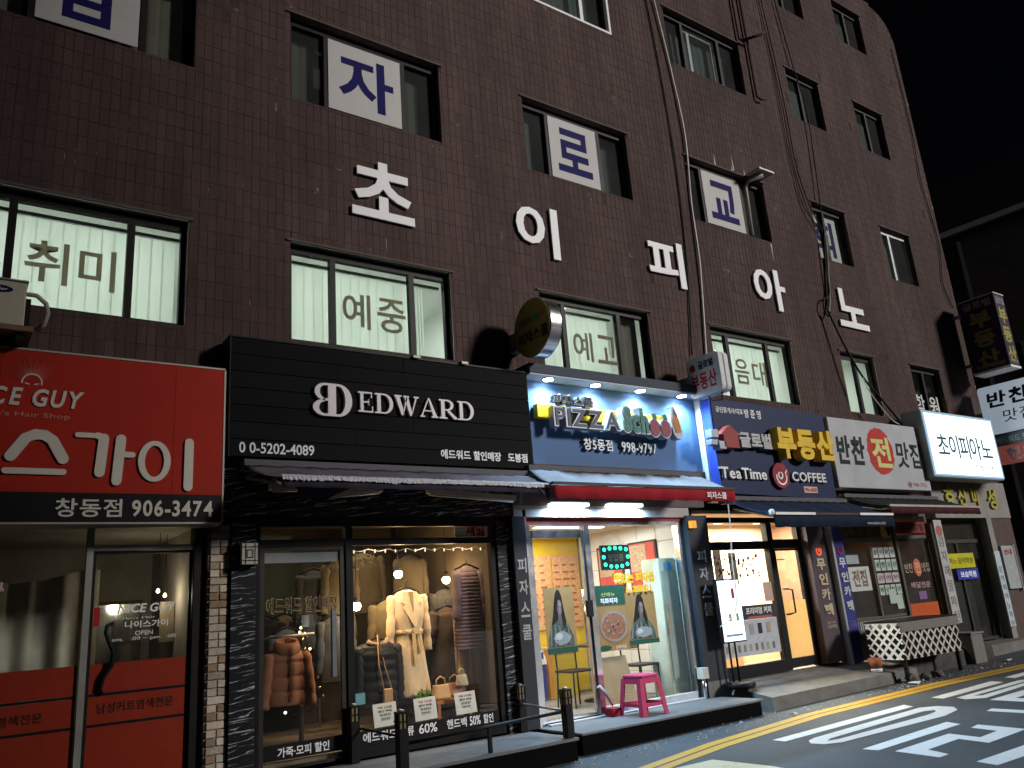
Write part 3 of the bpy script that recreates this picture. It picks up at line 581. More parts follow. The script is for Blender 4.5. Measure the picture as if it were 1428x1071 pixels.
# rounded strokes drawn as in the sign
def stroke(name, segs, y, r, m, parent, d=.02, n=14):
    """round ended flat strokes through points (x,z)"""
    mb = MB()
    for pts in segs:
        rr = r; rr_ = pts
        if isinstance(pts, dict): rr = pts['r']; pts = pts['p']
        P = [Vector((p[0], 0, p[1])) for p in pts]; L_ = []; R_ = []
        for i, p in enumerate(P):
            t = (P[min(i+1, len(P)-1)]-P[max(i-1, 0)]).normalized(); nn = Vector((-t.z, 0, t.x)); L_.append(p+nn*rr); R_.append(p-nn*rr)
        t0 = (P[1]-P[0]).normalized(); t1 = (P[-1]-P[-2]).normalized(); out = []
        a0 = math.atan2(-t0.z, -t0.x); a1 = math.atan2(t1.z, t1.x)
        out += L_
        out += [P[-1]+Vector((cos(a1+pi/2-pi*k/6), 0, sin(a1+pi/2-pi*k/6)))*rr for k in range(1, 6)]
        out += R_[::-1]
        out += [P[0]+Vector((cos(a0+pi/2-pi*k/6), 0, sin(a0+pi/2-pi*k/6)))*rr for k in range(1, 6)]
        bm = bmesh.new(); yo = y-.0006*segs.index(pts if not isinstance(rr_, dict) else rr_); vs = [bm.verts.new((q.x, yo, q.z)) for q in out]
        e = [bm.edges.new((vs[i], vs[(i+1) % len(vs)])) for i in range(len(vs))]
        bmesh.ops.triangle_fill(bm, use_beauty=True, edges=e)
        r_ = bmesh.ops.extrude_face_region(bm, geom=bm.faces[:]); bmesh.ops.translate(bm, vec=(0, -d, 0), verts=[q for q in r_['geom'] if isinstance(q, bmesh.types.BMVert)])
        mb.bm(bm)
    return mb.build(name, m, parent)
def ring(name, cx, cz, rx, rz, wx, wz, y, m, parent, d=.02, n=32):
    mb = MB(); v = []
    for yy in (y, y-d):
        for k in range(n): a = 2*pi*k/n; v += [(cx+rx*cos(a), yy, cz+rz*sin(a)), (cx+(rx-wx)*cos(a), yy, cz+(rz-wz)*sin(a))]
    f = []
    for k in range(n):
        a, b, c, d_ = 2*k, 2*((k+1) % n), 2*k+1, 2*((k+1) % n)+1
        f += [(a, b, d_, c), (a+2*n, c+2*n, d_+2*n, b+2*n), (a, a+2*n, b+2*n, b), (c, d_, d_+2*n, c+2*n)]
    return mb.add(v, f).build(name, m, parent)
Y = -.346
stroke('letter', [{'p': [(.43,3.12),(.53,3.28),(.6,3.315),(.67,3.31),(.73,3.27),(.82,3.11)], 'r': .045}, {'p': [(.4,2.995),(.83,2.995)], 'r': .026}], Y, .04, CREAM, sg)
stroke('letter', [{'p': [(.92,3.33),(1.09,3.33)], 'r': .022}, {'p': [(1.13,3.31),(1.11,3.0)], 'r': .042}, {'p': [(1.08,3.33),(1.13,3.315)], 'r': .03}, {'p': [(1.27,3.31),(1.25,2.93)], 'r': .042}, {'p': [(1.27,3.17),(1.37,3.17)], 'r': .026}], Y, .04, CREAM, sg)
ring('letter', 1.56, 3.12, .14, .19, .058, .045, Y, CREAM, sg)
stroke('letter', [{'p': [(1.86,3.31),(1.86,2.89)], 'r': .04}], Y, .04, CREAM, sg)
stroke('letter', [{'p': [(-.15,3.3),(-.13,3.0)], 'r': .04}, {'p': [(.1,3.3),(.1,2.93)], 'r': .04}], Y, .04, CREAM, sg)
letters('letter', 'NICE GUY', .02, .95, 3.56, 3.72, Y, .012, CREAM, sg, bold=.03, shear=.2)
text('small_print', "Men's Hair Shop", .16, .85, 3.455, 3.51, Y, .004, FAINT, sg)
mb = MB()
for k in range(23):
    a = radians(10+160*k/22); r0 = .075; r1 = .14+.07*abs(sin(k*1.7))+.05*sin(a); cx_, cz_ = .54, 3.78
    mb.poly([(cx_+r0*cos(a)-.002, Y, cz_+r0*sin(a)), (cx_+r0*cos(a)+.003, Y, cz_+r0*sin(a)), (cx_+r1*cos(a), Y, cz_+r1*sin(a)*.95)], (0, -.003, 0))
mb.build('hair_emblem', FAINT, sg)
stroke('hair_emblem', [{'p': [(.54+.075*cos(radians(a)), 3.775+.075*sin(radians(a))) for a in range(-10, 200, 15)], 'r': .006}, {'p': [(.49,3.765),(.52,3.758)], 'r': .005}, {'p': [(.56,3.758),(.59,3.765)], 'r': .005}], Y, .005, CREAM, sg, d=.004)
Y2 = -.351
letters('letter', '창동점', .79, 1.31, 2.61, 2.77, Y2, .008, CREAM, sg, bold=.014); letters('letter', '906-3474', 1.39, 2.09, 2.615, 2.765, Y2, .008, CREAM, sg, bold=.025)
# ---- black plank sign of the clothing shop
sg = thing('signboard', 'black plank signboard with a mirrored monogram and serif lettering', 'sign', (4, -.2, 3.2), 'shop signboards')
PLK = mat('black_plank', (0.0045, 0.0046, 0.005), .75, var=.35, scale=5, bump=.3, bscale=30, rnd=.3, stretch=(.4, 1, 5))
box('backing', 2.26, 5.93, -.285, -.02, 3.22, 4.43, CLOTHK, sg)
for i in range(7):
    z0 = 3.215+i*.176; cuts = [2.25, 2.25+random.uniform(.9, 2.8), 5.94]
    for a, b in zip(cuts, cuts[1:]): box('plank', a+.001, b-.002, -.3-random.uniform(0, .004), -.286, z0+.002, z0+.172, PLK, sg, bev=.002)
mb = MB(); mb.box(2.235, 5.95, -.305, -.02, 4.45, 4.47); mb.box(2.235, 2.249, -.303, -.02, 3.21, 4.449); mb.build('cap', BLACK, sg)
SILV = mat('letter_pale', (0.56, 0.53, 0.53), .5, .1, var=.08)
def serif(ch, x0, x1, z0, z1, y, m, parent, d=.035, wt_=.2):
    """thin/thick serif capitals from polygons and bowls, cell 0..1"""
    Wd, H = x1-x0, z1-z0; mb = MB(); T = lambda a, b: (x0+a*Wd, y, z0+b*H)
    def P(pts): mb.poly([T(*p) for p in pts], (0, -d, 0))
    def bar(a, b, c, e): P([(a, b), (c, b), (c, e), (a, e)])
    def bowl(cx_, cz_, rx, rz, tx, tz, a0=-90, a1=90, n=12):
        for k in range(n):
            u0, u1 = radians(a0+(a1-a0)*k/n), radians(a0+(a1-a0)*(k+1)/n)
            P([(cx_+rx*cos(u0), cz_+rz*sin(u0)), (cx_+rx*cos(u1), cz_+rz*sin(u1)), (cx_+(rx-tx)*cos(u1), cz_+(rz-tz)*sin(u1)), (cx_+(rx-tx)*cos(u0), cz_+(rz-tz)*sin(u0))])
    h = .075
    if ch == 'E': bar(.15, 0, .15+wt_, 1); bar(0, 0, .15, h); bar(0, 1-h, .15, 1); bar(.15+wt_, 0, .95, h); bar(.15+wt_, 1-h, .9, 1); bar(.15+wt_, .47, .7, .47+h); bar(.88, h, .95, .3); bar(.83, .72, .9, 1-h); bar(.66, .36, .7, .47); bar(.66, .47+h, .7, .66)
    if ch == 'D': bar(.12, 0, .12+wt_, 1); bar(0, 0, .12, h); bar(0, 1-h, .12, 1); bar(.12+wt_, 0, .5, h); bar(.12+wt_, 1-h, .5, 1); bowl(.5, .5, .5, .5, wt_, h)
    if ch == 'R': bar(.12, 0, .12+wt_, 1); bar(0, 0, .12, h); bar(.12+wt_, 0, .45, h); bar(0, 1-h, .12, 1); bar(.12+wt_, 1-h, .5, 1); bar(.12+wt_, .44, .5, .44+h); bowl(.5, .72, .34, .28, wt_*.85, h); P([(.42, .44), (.6, .44), (1.02, h), (1.02, 0), (.84, 0)])
    if ch == 'A': P([(.06, h), (.14, h), (.5, .92), (.47, 1)]); P([(.47, 1), (.55, 1), (.94, h), (.72, h)]); bar(.27, .3, .66, .3+h*.8); bar(0, 0, .26, h); bar(.62, 0, 1, h)
    if ch == 'W': P([(.04, 1-h), (.22, 1-h), (.4, .1), (.34, 0), (.28, 0)]); P([(.34, .04), (.39, .12), (.55, .9), (.5, .95)]); P([(.42, 1-h), (.58, 1-h), (.74, .1), (.7, 0), (.63, 0)]); P([(.7, .04), (.75, .12), (.95, 1-h), (.89, 1-h)]); bar(0, 1-h, .3, 1); bar(.38, 1-h+.001, .62, 1); bar(.82, 1-h, 1.04, 1)
    return mb.build('letter', m, parent)
Y = -.306; x = 3.6
for ch, wd in zip('EDWARD', (.2, .24, .32, .25, .25, .24)): serif(ch, x, x+wd*.93, 3.755, 3.985, Y, SILV, sg); x += wd*1.0+.0
# monogram: mirrored B against a D
mb = MB(); d = .04
def arcpoly(cx_, cz_, rx, rz, tx, tz, a0, a1, n=14):
    for k in range(n):
        u0, u1 = radians(a0+(a1-a0)*k/n), radians(a0+(a1-a0)*(k+1)/n)
        mb.poly([(cx_+rx*cos(u0), Y, cz_+rz*sin(u0)), (cx_+rx*cos(u1), Y, cz_+rz*sin(u1)), (cx_+(rx-tx)*cos(u1), Y, cz_+(rz-tz)*sin(u1)), (cx_+(rx-tx)*cos(u0), Y, cz_+(rz-tz)*sin(u0))], (0, -d, 0))
mb.poly([(3.255,Y,3.68),(3.345,Y,3.68),(3.345,Y,4.04),(3.255,Y,4.04)], (0,-d,0))
arcpoly(3.22, 3.945, .115, .095, .06, .025, 90, 270); arcpoly(3.22, 3.77, .135, .09, .07, .025, 90, 270)
mb.poly([(3.22,Y,4.015),(3.255,Y,4.015),(3.255,Y,4.04),(3.22,Y,4.04)], (0,-d,0)); mb.poly([(3.22,Y,3.68),(3.255,Y,3.68),(3.255,Y,3.705),(3.22,Y,3.705)], (0,-d,0)); mb.poly([(3.2,Y,3.845),(3.255,Y,3.845),(3.255,Y,3.87),(3.2,Y,3.87)], (0,-d,0))
arcpoly(3.375, 3.86, .155, .18, .08, .025, -90, 90)
mb.poly([(3.345,Y,4.015),(3.375,Y,4.015),(3.375,Y,4.04),(3.345,Y,4.04)], (0,-d,0)); mb.poly([(3.345,Y,3.68),(3.375,Y,3.68),(3.375,Y,3.705),(3.345,Y,3.705)], (0,-d,0))
mb.build('monogram', SILV, sg)
text('phone_number', '0 0-5202-4089', 2.34, 3.11, 3.25, 3.36, Y, .006, LETTERW, sg, bold=.012)
[text('small_lettering', s_, a_, b_, 3.29, 3.4, Y, .006, LETTERW, sg, bold=.025) for s_, a_, b_ in (('에드워드', 4.62, 5.02), ('할인매장', 5.06, 5.45), ('도봉점', 5.55, 5.84))]
for x, lab in ((4.35, 'left'), (5.0, 'right')):
    t = thing('sign_spotlight', 'small unlit spotlight on the black sign top, the %s one' % lab, 'lamp', (x, -.28, 4.47), 'unlit spotlights on the black sign')
    box('base', x-.05, x+.05, -.33, -.24, 4.472, 4.49, BLACK, t); box('lens', x-.045, x+.045, -.345, -.335, 4.455, 4.485, mat('lens', (.6,.55,.4), .4), t)
# ---- pizza sign: blue box, visor with lit downlights
sg = thing('signboard', 'blue pizza shop signboard lit from a visor above', 'sign', (7.6, -.1, 3.3), 'shop signboards')
PBLUE = mat('sign_blue', (0.085, 0.155, 0.3), .6, var=.06); NAVYG = mat('sign_slate', (0.035, 0.04, 0.055), .5)
box('panel', 5.955, 9.2, -.1, -.01, 3.32, 4.43, PBLUE, sg)
mb = MB(); mb.box(5.955, 9.3, -.36, -.01, 4.455, 4.58); mb.build('visor', mat('visor_dark', (0.05, 0.06, 0.08), .6), sg)
box('visor_underside', 5.96, 9.25, -.35, -.012, 4.435, 4.453, mat('visor_white', (.5,.55,.62), .6), sg)
YEL = mat('sign_yellow', (0.75, 0.42, 0.02), .4); TEAL = mat('sign_teal', (0.06, 0.2, 0.17), .4); ROSE = mat('sign_rose', (0.26, 0.07, 0.1), .4); CHROM = mat('sign_chrome', (0.3, 0.32, 0.36), .4, .2); SLATE = mat('sign_letter_grey', (.085,.1,.13), .5, .1)
box('yellow_bar', 6.14, 8.74, -.2, -.11, 3.92, 4.1, YEL, sg, bev=.006)
letters('letter', 'PIZZA', 6.3, 7.44, 3.78, 4.05, -.22, .11, CHROM, sg, bold=.055, gap=.02); letters('letter_face', 'PIZZA', 6.325, 7.42, 3.8, 4.03, -.331, .008, SLATE, sg, bold=.012, gap=.085)
letters('letter', '피자스쿨', 6.33, 7.02, 4.08, 4.23, -.22, .08, CHROM, sg, bold=.06, gap=.02); letters('letter_face', '피자스쿨', 6.35, 7.0, 4.09, 4.22, -.301, .006, SLATE, sg, bold=.015, gap=.06)
letters('letter', 'Sch', 7.47, 7.97, 3.76, 4.15, -.22, .12, CHROM, sg, bold=.07, gap=.0); letters('letter_face', 'Sch', 7.49, 7.95, 3.78, 4.13, -.341, .008, TEAL, sg, bold=.045, gap=.04)
for cx_ in (8.07, 8.28):
    for nm, r, dd, m_, y_ in (('letter', 1.0, .12, CHROM, -.22), ('letter_face', .86, .008, ROSE, -.341)):
        mb = MB(); mb.poly([(cx_+.115*r*cos(2*pi*k/20), y_, 3.87+.14*r*sin(2*pi*k/20)) for k in range(20)], (0,-dd,0)); mb.build(nm, m_, sg)
    mb = MB(); mb.poly([(cx_-.02,-.35,3.99),(cx_+.05,-.35,4.0),(cx_+.02,-.35,4.08),(cx_-.06,-.35,4.06)], (0,-.01,0)); mb.build('leaf', TEAL, sg)
mb = MB(); mb.poly([(8.4,-.22,4.0),(8.46,-.22,4.2),(8.5,-.22,4.22),(8.58,-.22,4.02),(8.62,-.22,3.82),(8.58,-.22,3.74),(8.5,-.22,3.74),(8.44,-.22,3.8)], (0,-.12,0)); mb.build('pencil', CHROM, sg)
mb = MB(); mb.poly([(8.44,-.341,3.98),(8.48,-.341,4.1),(8.56,-.341,4.0),(8.59,-.341,3.84),(8.48,-.341,3.82)], (0,-.008,0)); mb.build('pencil_face', mat('sign_orange', (.5,.2,.06), .4), sg)
mb = MB(); mb.poly([(8.475,-.341,4.11),(8.49,-.341,4.18),(8.54,-.341,4.05)], (0,-.008,0)); mb.build('pencil_tip', SLATE, sg)
letters('letter', '창5동점', 6.9, 7.41, 3.54, 3.7, -.108, .05, mat('letter_greyed', (.3,.32,.34), .4, .3), sg, bold=.02); letters('letter', '998-9797', 7.58, 8.24, 3.54, 3.69, -.108, .05, MATS['letter_greyed'], sg, bold=.02)
LED = emis('downlight_glow', (0.82, 0.92, 1.0), 60)
for i, x in enumerate((6.33, 7.14, 7.97, 8.81)):
    t = thing('downlight', 'lit downlight under the pizza sign visor, %s from the left' % ('first', 'second', 'third', 'fourth')[i], 'lamp', (x, -.22, 4.43), 'downlights of the pizza sign')
    MB().lathe([(.085,.0),(.085,-.012),(.07,-.012)], x, -.24, 20, 4.434).build('bezel', STEEL, t)
    MB().lathe([(.001,-.013),(.066,-.013),(.066,-.018),(.001,-.019)], x, -.24, 20, 4.434).build('lens', LED, t)
    lamp('downlight_glow', 'SPOT', (x, -.26, 4.40), 190, (0.42, 0.72, 1.0), .05, rot=(radians(-4), 0, 0), spot=radians(160), blend=.8)
box('timber_strip', 5.98, 9.18, -.16, -.02, 3.2, 3.318, mat('old_timber', (0.10, 0.065, 0.045), .85, var=.35, scale=4, bump=.4, stretch=(.3,1,4)), sg)
# ---- navy estate agent and cafe sign
sg = thing('signboard', 'navy signboard with yellow estate agent letters and a tea cup logo', 'sign', (10.6, -.3, 3.0), 'shop signboards')
NAVY = mat('sign_navy', (0.016, 0.026, 0.075), .45, var=.12)
mb = MB(); mb.poly([(9.28,-.35,2.98),(12.04,-.35,2.93),(12.06,-.35,4.36),(9.3,-.35,4.41)], (0,.33,0)); mb.build('panel', NAVY, sg)
mb = MB(); mb.box(9.255, 9.278, -.345, -.2, 3.0, 4.42); mb.build('lit_edge_strip', mat('edge_lit_blue', (.05,.1,.55), .4), sg)  # lamp light from the pizza sign put into the strip's blue
mb = MB(); mb.box(9.22, 9.276, -.195, -.01, 2.95, 4.43); mb.build('side_panel', WHITE, sg)
text('small_lettering', '공인중개사/대표', 9.38, 10.0, 4.2, 4.29, -.351, .004, LETTERW, sg, bold=.01); text('small_lettering', '방 준 영', 10.03, 10.42, 4.16, 4.3, -.351, .004, LETTERW, sg, bold=.015)
GREYL = mat('letter_grey', (0.33, 0.33, 0.34), .4, .2); GOLD = mat('letter_gold', (0.72, 0.48, 0.05), .5)
mb = MB()
for a, b, zc in ((9.06, 9.2, 3.84), (9.36, 9.48, 3.72)): mb.box(a, b, -.49, -.36, zc-.07, zc+.05, .004)
mb.box(9.18, 9.33, -.5, -.355, 3.6, 3.72, .004); mb.box(9.05, 9.2, -.48, -.355, 3.66, 3.74, .004)
mb.build('roof_logo', CHROM, sg)
mb = MB(); mb.poly([(9.3,-.36,3.63),(9.62,-.36,3.63),(9.62,-.36,3.82),(9.67,-.36,3.82),(9.46,-.36,3.98),(9.25,-.36,3.82),(9.3,-.36,3.82)], (0,-.14,0)); mb.build('house_logo', mat('logo_red', (.3,.06,.055), .5), sg)
letters('letter', '글로벌', 9.7, 10.44, 3.66, 3.9, -.36, .1, GREYL, sg, bold=.05, gap=.03)
letters('letter', '부동산', 10.5, 11.98, 3.52, 4.03, -.36, .16, GOLD, sg, bold=.05, gap=.08)
letters('letter', 'TeaTime', 9.25, 10.28, 3.19, 3.36, -.352, .045, LETTERS, sg, bold=.02, gap=.07)
mb = MB(); mb.poly([(10.62+.2*cos(2*pi*k/28), -.352, 3.27+.2*sin(2*pi*k/28)) for k in range(28)], (0,-.05,0)); mb.build('logo_disc', mat('logo_maroon', (.26,.03,.045), .4), sg)
stroke('cup_logo', [{'p': [(10.62+.12*cos(radians(a)), 3.25+.12*sin(radians(a))) for a in range(170, 371, 20)], 'r': .014}, {'p': [(10.6+.05*cos(radians(a)), 3.27+.05*sin(radians(a))) for a in range(120, 440, 25)], 'r': .012}, {'p': [(10.72,3.3),(10.76,3.35)], 'r': .012}], -.403, .01, LETTERW, sg, d=.006)
letters('letter', 'COFFEE', 10.9, 11.78, 3.19, 3.34, -.352, .045, LETTERS, sg, bold=.025, gap=.09)
box('phone_plate', 11.2, 11.55, -.358, -.352, 3.02, 3.12, mat('plate_pink', (.62,.42,.36), .6), sg); text('phone_number', '906-6800', 11.22, 11.53, 3.04, 3.1, -.359, .002, mat('print_red', (.35,.05,.04), .6), sg)
box('bottom_rail', 9.25, 12.05, -.34, -.02, 2.88, 2.925, ALU, sg)
# ---- white restaurant sign
sg = thing('signboard', 'white restaurant signboard with black brush letters and a red seal', 'sign', (13.5, -.35, 3.1), 'shop signboards')
box('panel', 12.1, 14.98, -.4, -.08, 3.12, 4.32, mat('sign_white', (0.42, 0.43, 0.45), .5, var=.16, scale=1.5), sg, bev=.008)
INK = mat('ink', (0.012, 0.018, 0.02), .6)
letters('letter', '반찬', 12.22, 13.04, 3.52, 4.02, -.401, .004, INK, sg, bold=.035, gap=.06, shear=.12)
mb = MB(); n = 40; mb.poly([(13.53+(.4+.025*random.uniform(-1,1))*cos(2*pi*k/n), -.401, 3.79+(.42+.02*random.uniform(-1,1))*sin(2*pi*k/n)) for k in range(n)], (0,-.003,0)); mb.build('red_seal', mat('seal_red', (.45,.035,.03), .6, var=.3, scale=12), sg)
text('letter', '전', 13.25, 13.83, 3.5, 4.05, -.4045, .004, mat('letter_lime', (.6,.6,.22), .6), sg, bold=.03)
letters('letter', '맛집', 14.03, 14.87, 3.52, 4.0, -.401, .004, INK, sg, bold=.018, gap=.08, shear=.12)
text('phone_number', '☎ 990-7752', 14.2, 14.85, 3.17, 3.27, -.401, .003, mat('print_rust', (.4,.15,.12), .6), sg)
# ---- piano school light box
sg = thing('light_box_sign', 'brightly lit white light box sign of the piano school', 'sign', (16.2, -.4, 3.4), 'shop signboards')
mb = MB(); mb.box(14.9, 17.6, -.54, -.15, 3.36, 4.64, .01); mb.build('case', mat('case_grey', (.35,.38,.38), .5, .3), sg)
def lightbox_mat():
    m, N, L = new_mat('lightbox_face'); out = N.new('ShaderNodeOutputMaterial'); e = N.new('ShaderNodeEmission')
    e.inputs[0].default_value = (.86, .96, 1, 1); e.inputs[1].default_value = 2.0; L.new(e.outputs[0], out.inputs[0]); return m
LBM = lightbox_mat()
box('face', 14.96, 17.54, -.56, -.542, 3.42, 4.58, LBM, sg, bev=.006); frame(MB(), 14.93, 17.57, -.566, -.541, 3.39, 4.61, .03).build('rim', emis('lightbox_rim', (.45,.72,.95), .8), sg)
letters('letter', '초이피아노', 15.22, 17.3, 3.74, 4.2, -.561, .004, mat('print_teal', (.01,.1,.13), .6), sg, bold=.01, gap=.06)
text('phone_number', '02.905.2234', 16.5, 17.2, 3.54, 3.64, -.561, .003, mat('print_grey', (.15,.25,.28), .6), sg)
# ---- projecting signs
rs = thing('round_sign', 'round yellow projecting sign with a steel rim beside the lit window', 'sign', (6.0, 0, 4.6))
CY, CZ, RR = -.55, 4.98, .385
def disc_x(x0, x1, r, n=40): return MB().rings([[(x, CY+r*cos(2*pi*k/n), CZ+r*sin(2*pi*k/n)) for k in range(n)] for x in (x0, x1)], smooth=False)
n = 40; MB().rings([[(x, CY+RR*cos(2*pi*k/n), CZ+RR*sin(2*pi*k/n)) for k in range(n)] for x in (5.9, 5.92, 6.07, 6.09)]).build('rim', STEEL, rs)
disc_x(5.89, 5.898, .375).build('face', mat('sign_mustard', (0.3, 0.23, 0.05), .5, var=.1), rs)
letters('letter', '피자스쿨', .26, .88, 4.79, 4.95, 5.889, .004, INK, rs, face='left', bold=.02); text('lettering', 'PIZZA', .3, .56, 5.05, 5.13, 5.889, .003, mat('print_brown', (.15,.08,.04), .6), rs, face='left', bold=.02); text('lettering', 'Sch', .57, .71, 5.05, 5.15, 5.889, .003, mat('print_green', (.05,.3,.12), .6), rs, face='left', bold=.03); text('lettering', 'ool', .72, .84, 5.06, 5.14, 5.889, .003, mat('print_scarlet', (.5,.05,.06), .6), rs, face='left', bold=.03)
box('bracket', 5.93, 6.05, -.17, -.001, 4.8, 5.05, mat('bracket_grey', (.5,.55,.6), .5, .2), rs)
ps = thing('projecting_sign', 'small white projecting estate agent sign with rounded corners', 'sign', (9.1, 0, 4.35))
def rounded_x(x0, x1, y0, y1, z0, z1, r, m, nm, par):
    P = []
    for cy_, cz_, a0 in ((y1-r, z1-r, 0), (y0+r, z1-r, 90), (y0+r, z0+r, 180), (y1-r, z0+r, 270)):
        P += [(cy_+r*cos(radians(a0+k*18)), cz_+r*sin(radians(a0+k*18))) for k in range(6)]
    mb = MB(); mb.poly([(x0, a, b) for a, b in P], (x1-x0, 0, 0)); return mb.build(nm, m, par)
PW = mat('sign_plastic', (0.58, 0.58, 0.6), .4)
rounded_x(9.0, 9.09, -.86, -.24, 4.38, 4.98, .08, PW, 'face', ps); rounded_x(9.091, 9.11, -.85, -.25, 4.39, 4.97, .075, BLACK, 'gasket', ps); rounded_x(9.111, 9.2, -.86, -.24, 4.38, 4.98, .08, PW, 'back_face', ps)
CRIM = mat('print_crimson', (.4,.02,.03), .5)
letters('letter', '부동산', .3, .78, 4.47, 4.73, 8.999, .003, CRIM, ps, face='left', bold=.03); text('lettering', '글로벌', .46, .75, 4.78, 4.9, 8.999, .003, BLUEP, ps, face='left', bold=.035)
mb = MB(); mb.poly([(8.998, -.3, 4.78), (8.998, -.4, 4.78), (8.998, -.4, 4.85), (8.998, -.35, 4.9), (8.998, -.3, 4.85)], (-.003, 0, 0)); mb.build('house_logo', CRIM, ps)
box('bracket', 9.04, 9.16, -.238, -.001, 4.55, 4.75, MATS['bracket_grey'], ps); MB().tube([(9.1,-.5,4.38),(9.1,-.55,4.3),(9.15,-.7,4.28),(9.1,-.75,4.38)], .012).build('wire', CABD, ps)
# tall purple sign on the corner
ts = thing('tall_projecting_sign', 'tall dark purple projecting estate agent sign with yellow letters', 'sign', (18.2, 0, 5.6))
PUR = mat('sign_purple', (0.03, 0.022, 0.045), .5)
box('case', 18.05, 18.5, -1.0, -.25, 5.75, 7.35, PUR, ts, bev=.01); box('cap', 18.04, 18.51, -1.01, -.24, 7.352, 7.38, ALU, ts); box('base', 18.04, 18.51, -1.01, -.24, 5.7, 5.748, WHITE, ts)
GY = mat('letter_olive', (0.26, 0.22, 0.07), .5); GY2 = mat('letter_yellow', (.34,.3,.06), .5)
column('letter', '부동산', .4, .85, 7.05, .43, .36, 18.049, .003, GY, ts, face='left', bold=.04)
column('letter', '부동산', 18.1, 18.45, 7.05, .43, .36, -1.001, .003, GY2, ts, face='front', bold=.04)
text('lettering', '글로벌', .33, .92, 7.13, 7.3, 18.049, .003, mat('print_lilac', (.25,.23,.28), .5), ts, face='left', bold=.03); text('lettering', '글로벌', 18.1, 18.46, 7.13, 7.3, -1.001, .003, MATS['print_lilac'], ts, face='front', bold=.03)
text('phone_number', '906-6800', .33, .92, 5.8, 5.88, 18.049, .003, MATS['print_lilac'], ts, face='left'); text('phone_number', '906-6800', 18.1, 18.46, 5.8, 5.88, -1.001, .003, MATS['print_lilac'], ts, face='front')
box('light_tube', 18.505, 18.53, -.98, -.95, 6.1, 6.75, emis('tube_mint', (.6,1,.95), 1.5), ts)
for z in (5.95, 7.1): box('bracket', 18.2, 18.3, -.248, -.001, z, z+.06, ALU, ts)
ps = thing('projecting_sign', 'white projecting side dish restaurant sign below the tall purple sign', 'sign', (18.25, 0, 4.4))
rounded_x(18.1, 18.35, -1.35, -.2, 4.42, 5.42, .06, mat('sign_added_glow', (.6,.6,.62), .4, emit=(.7,.85,1), es=.3), 'case', ps)  # glow put into the case for light spilling from the light box
letters('letter', '반찬', .35, 1.2, 4.95, 5.28, 18.099, .003, INK, ps, face='left', bold=.03, gap=.1, shear=.1); letters('letter', '맛집', .6, 1.2, 4.6, 4.85, 18.099, .003, INK, ps, face='left', gap=.12, shear=.1); box('bracket', 18.18, 18.26, -.198, -.001, 4.8, 4.9, ALU, ps)
ps = thing('projecting_sign', 'red projecting bag shop sign with a grey top strip at the right edge', 'sign', (18.25, 0, 3.7))
box('case', 18.1, 18.3, -1.4, -.3, 3.75, 4.12, mat('sign_brick_red', (.42,.1,.09), .5, emit=(.6,.15,.13), es=.2), ps); box('top_strip', 18.1, 18.3, -1.4, -.3, 4.122, 4.36, mat('sign_steel_grey', (.25,.3,.33), .5), ps)
letters('letter', '핸드백', .5, 1.35, 3.8, 4.06, 18.099, .003, LETTERW, ps, face='left', bold=.03); text('lettering', '에드워드 할인매장', .34, 1.35, 4.17, 4.31, 18.099, .003, LETTERW, ps, face='left', bold=.03); box('bracket', 18.17, 18.23, -.298, -.001, 3.9, 4.0, ALU, ps)

# ================================================================== SHOPFRONTS
DARKWALL = mat('dark_interior', (0.03, 0.028, 0.026), .9); BARBW = mat('barber_wall', (0.42, 0.38, 0.31), .9, var=.3, scale=2)
def room(par, x0, x1, y0, y1, z0, z1, mw, mf, mc, mr=None, ml=None, back=True):
    box('floor', x0, x1, y0, y1, z0-.05, z0, mf, par); box('ceiling', x0, x1, y0, y1, z1, z1+.05, mc, par)
    if back: box('back_wall', x0, x1, y1, y1+.05, z0, z1, mw, par)
    box('side_wall', x0-.05, x0, y0, y1, z0, z1, ml or mw, par); box('side_wall', x1, x1+.05, y0, y1, z0, z1, mr or mw, par)
# ---- barber shop
sf = thing('barber_shopfront', 'closed dark barber shopfront with red film on the lower glass', 'shopfront', (1, 0, 0), 'shopfronts')
room(sf, -2.5, 2.1, .2, 2.2, .15, 2.6, BARBW, mat('dark_floor', (.08,.07,.06), .6), BARBW)
mb = MB(); mb.box(-2.5, 2.14, .02, .2, 2.58, 3.0); mb.box(-2.5, 2.14, .0, .2, 0.0, .15); mb.build('frame', DARKAL, sf)
box('mullion', 1.11, 1.165, .05, .13, .15, 2.578, ALU, sf); box('top_rail', 1.167, 2.03, .06, .13, 2.36, 2.41, ALU, sf)
box('jamb', 2.035, 2.145, .03, .2, .15, 2.578, DARKAL, sf)
box('pane', -2.4, 1.108, .098, .104, .152, 2.576, GLASS, sf); box('transom_pane', 1.167, 2.033, .098, .104, 2.412, 2.576, GLASS, sf)
FILM = mat('red_film', (0.26, 0.026, 0.01), .5, var=.1)
dr = box('door', 1.18, 2.02, .085, .092, .16, 2.35, GLASS, sf)
frame(MB(), 1.17, 2.03, .08, .1, .155, 2.357, .025).build('door_frame', DARKAL, dr)
for (a, b, par, y) in ((-2.4, 1.1, sf, .094), (1.197, 2.003, dr, .081)):
    for z0, z1 in ((.2, .86), (.885, 1.11), (1.135, 1.38)): box('red_film', a, b, y, y+.002, z0, z1, FILM, par)
    for z0, z1 in ((.861, .884), (1.111, 1.134)): box('black_stripe', a, b, y, y+.002, z0, z1, CLOTHK, par)
TXK = mat('film_text', (0.035, 0.012, 0.01), .6)
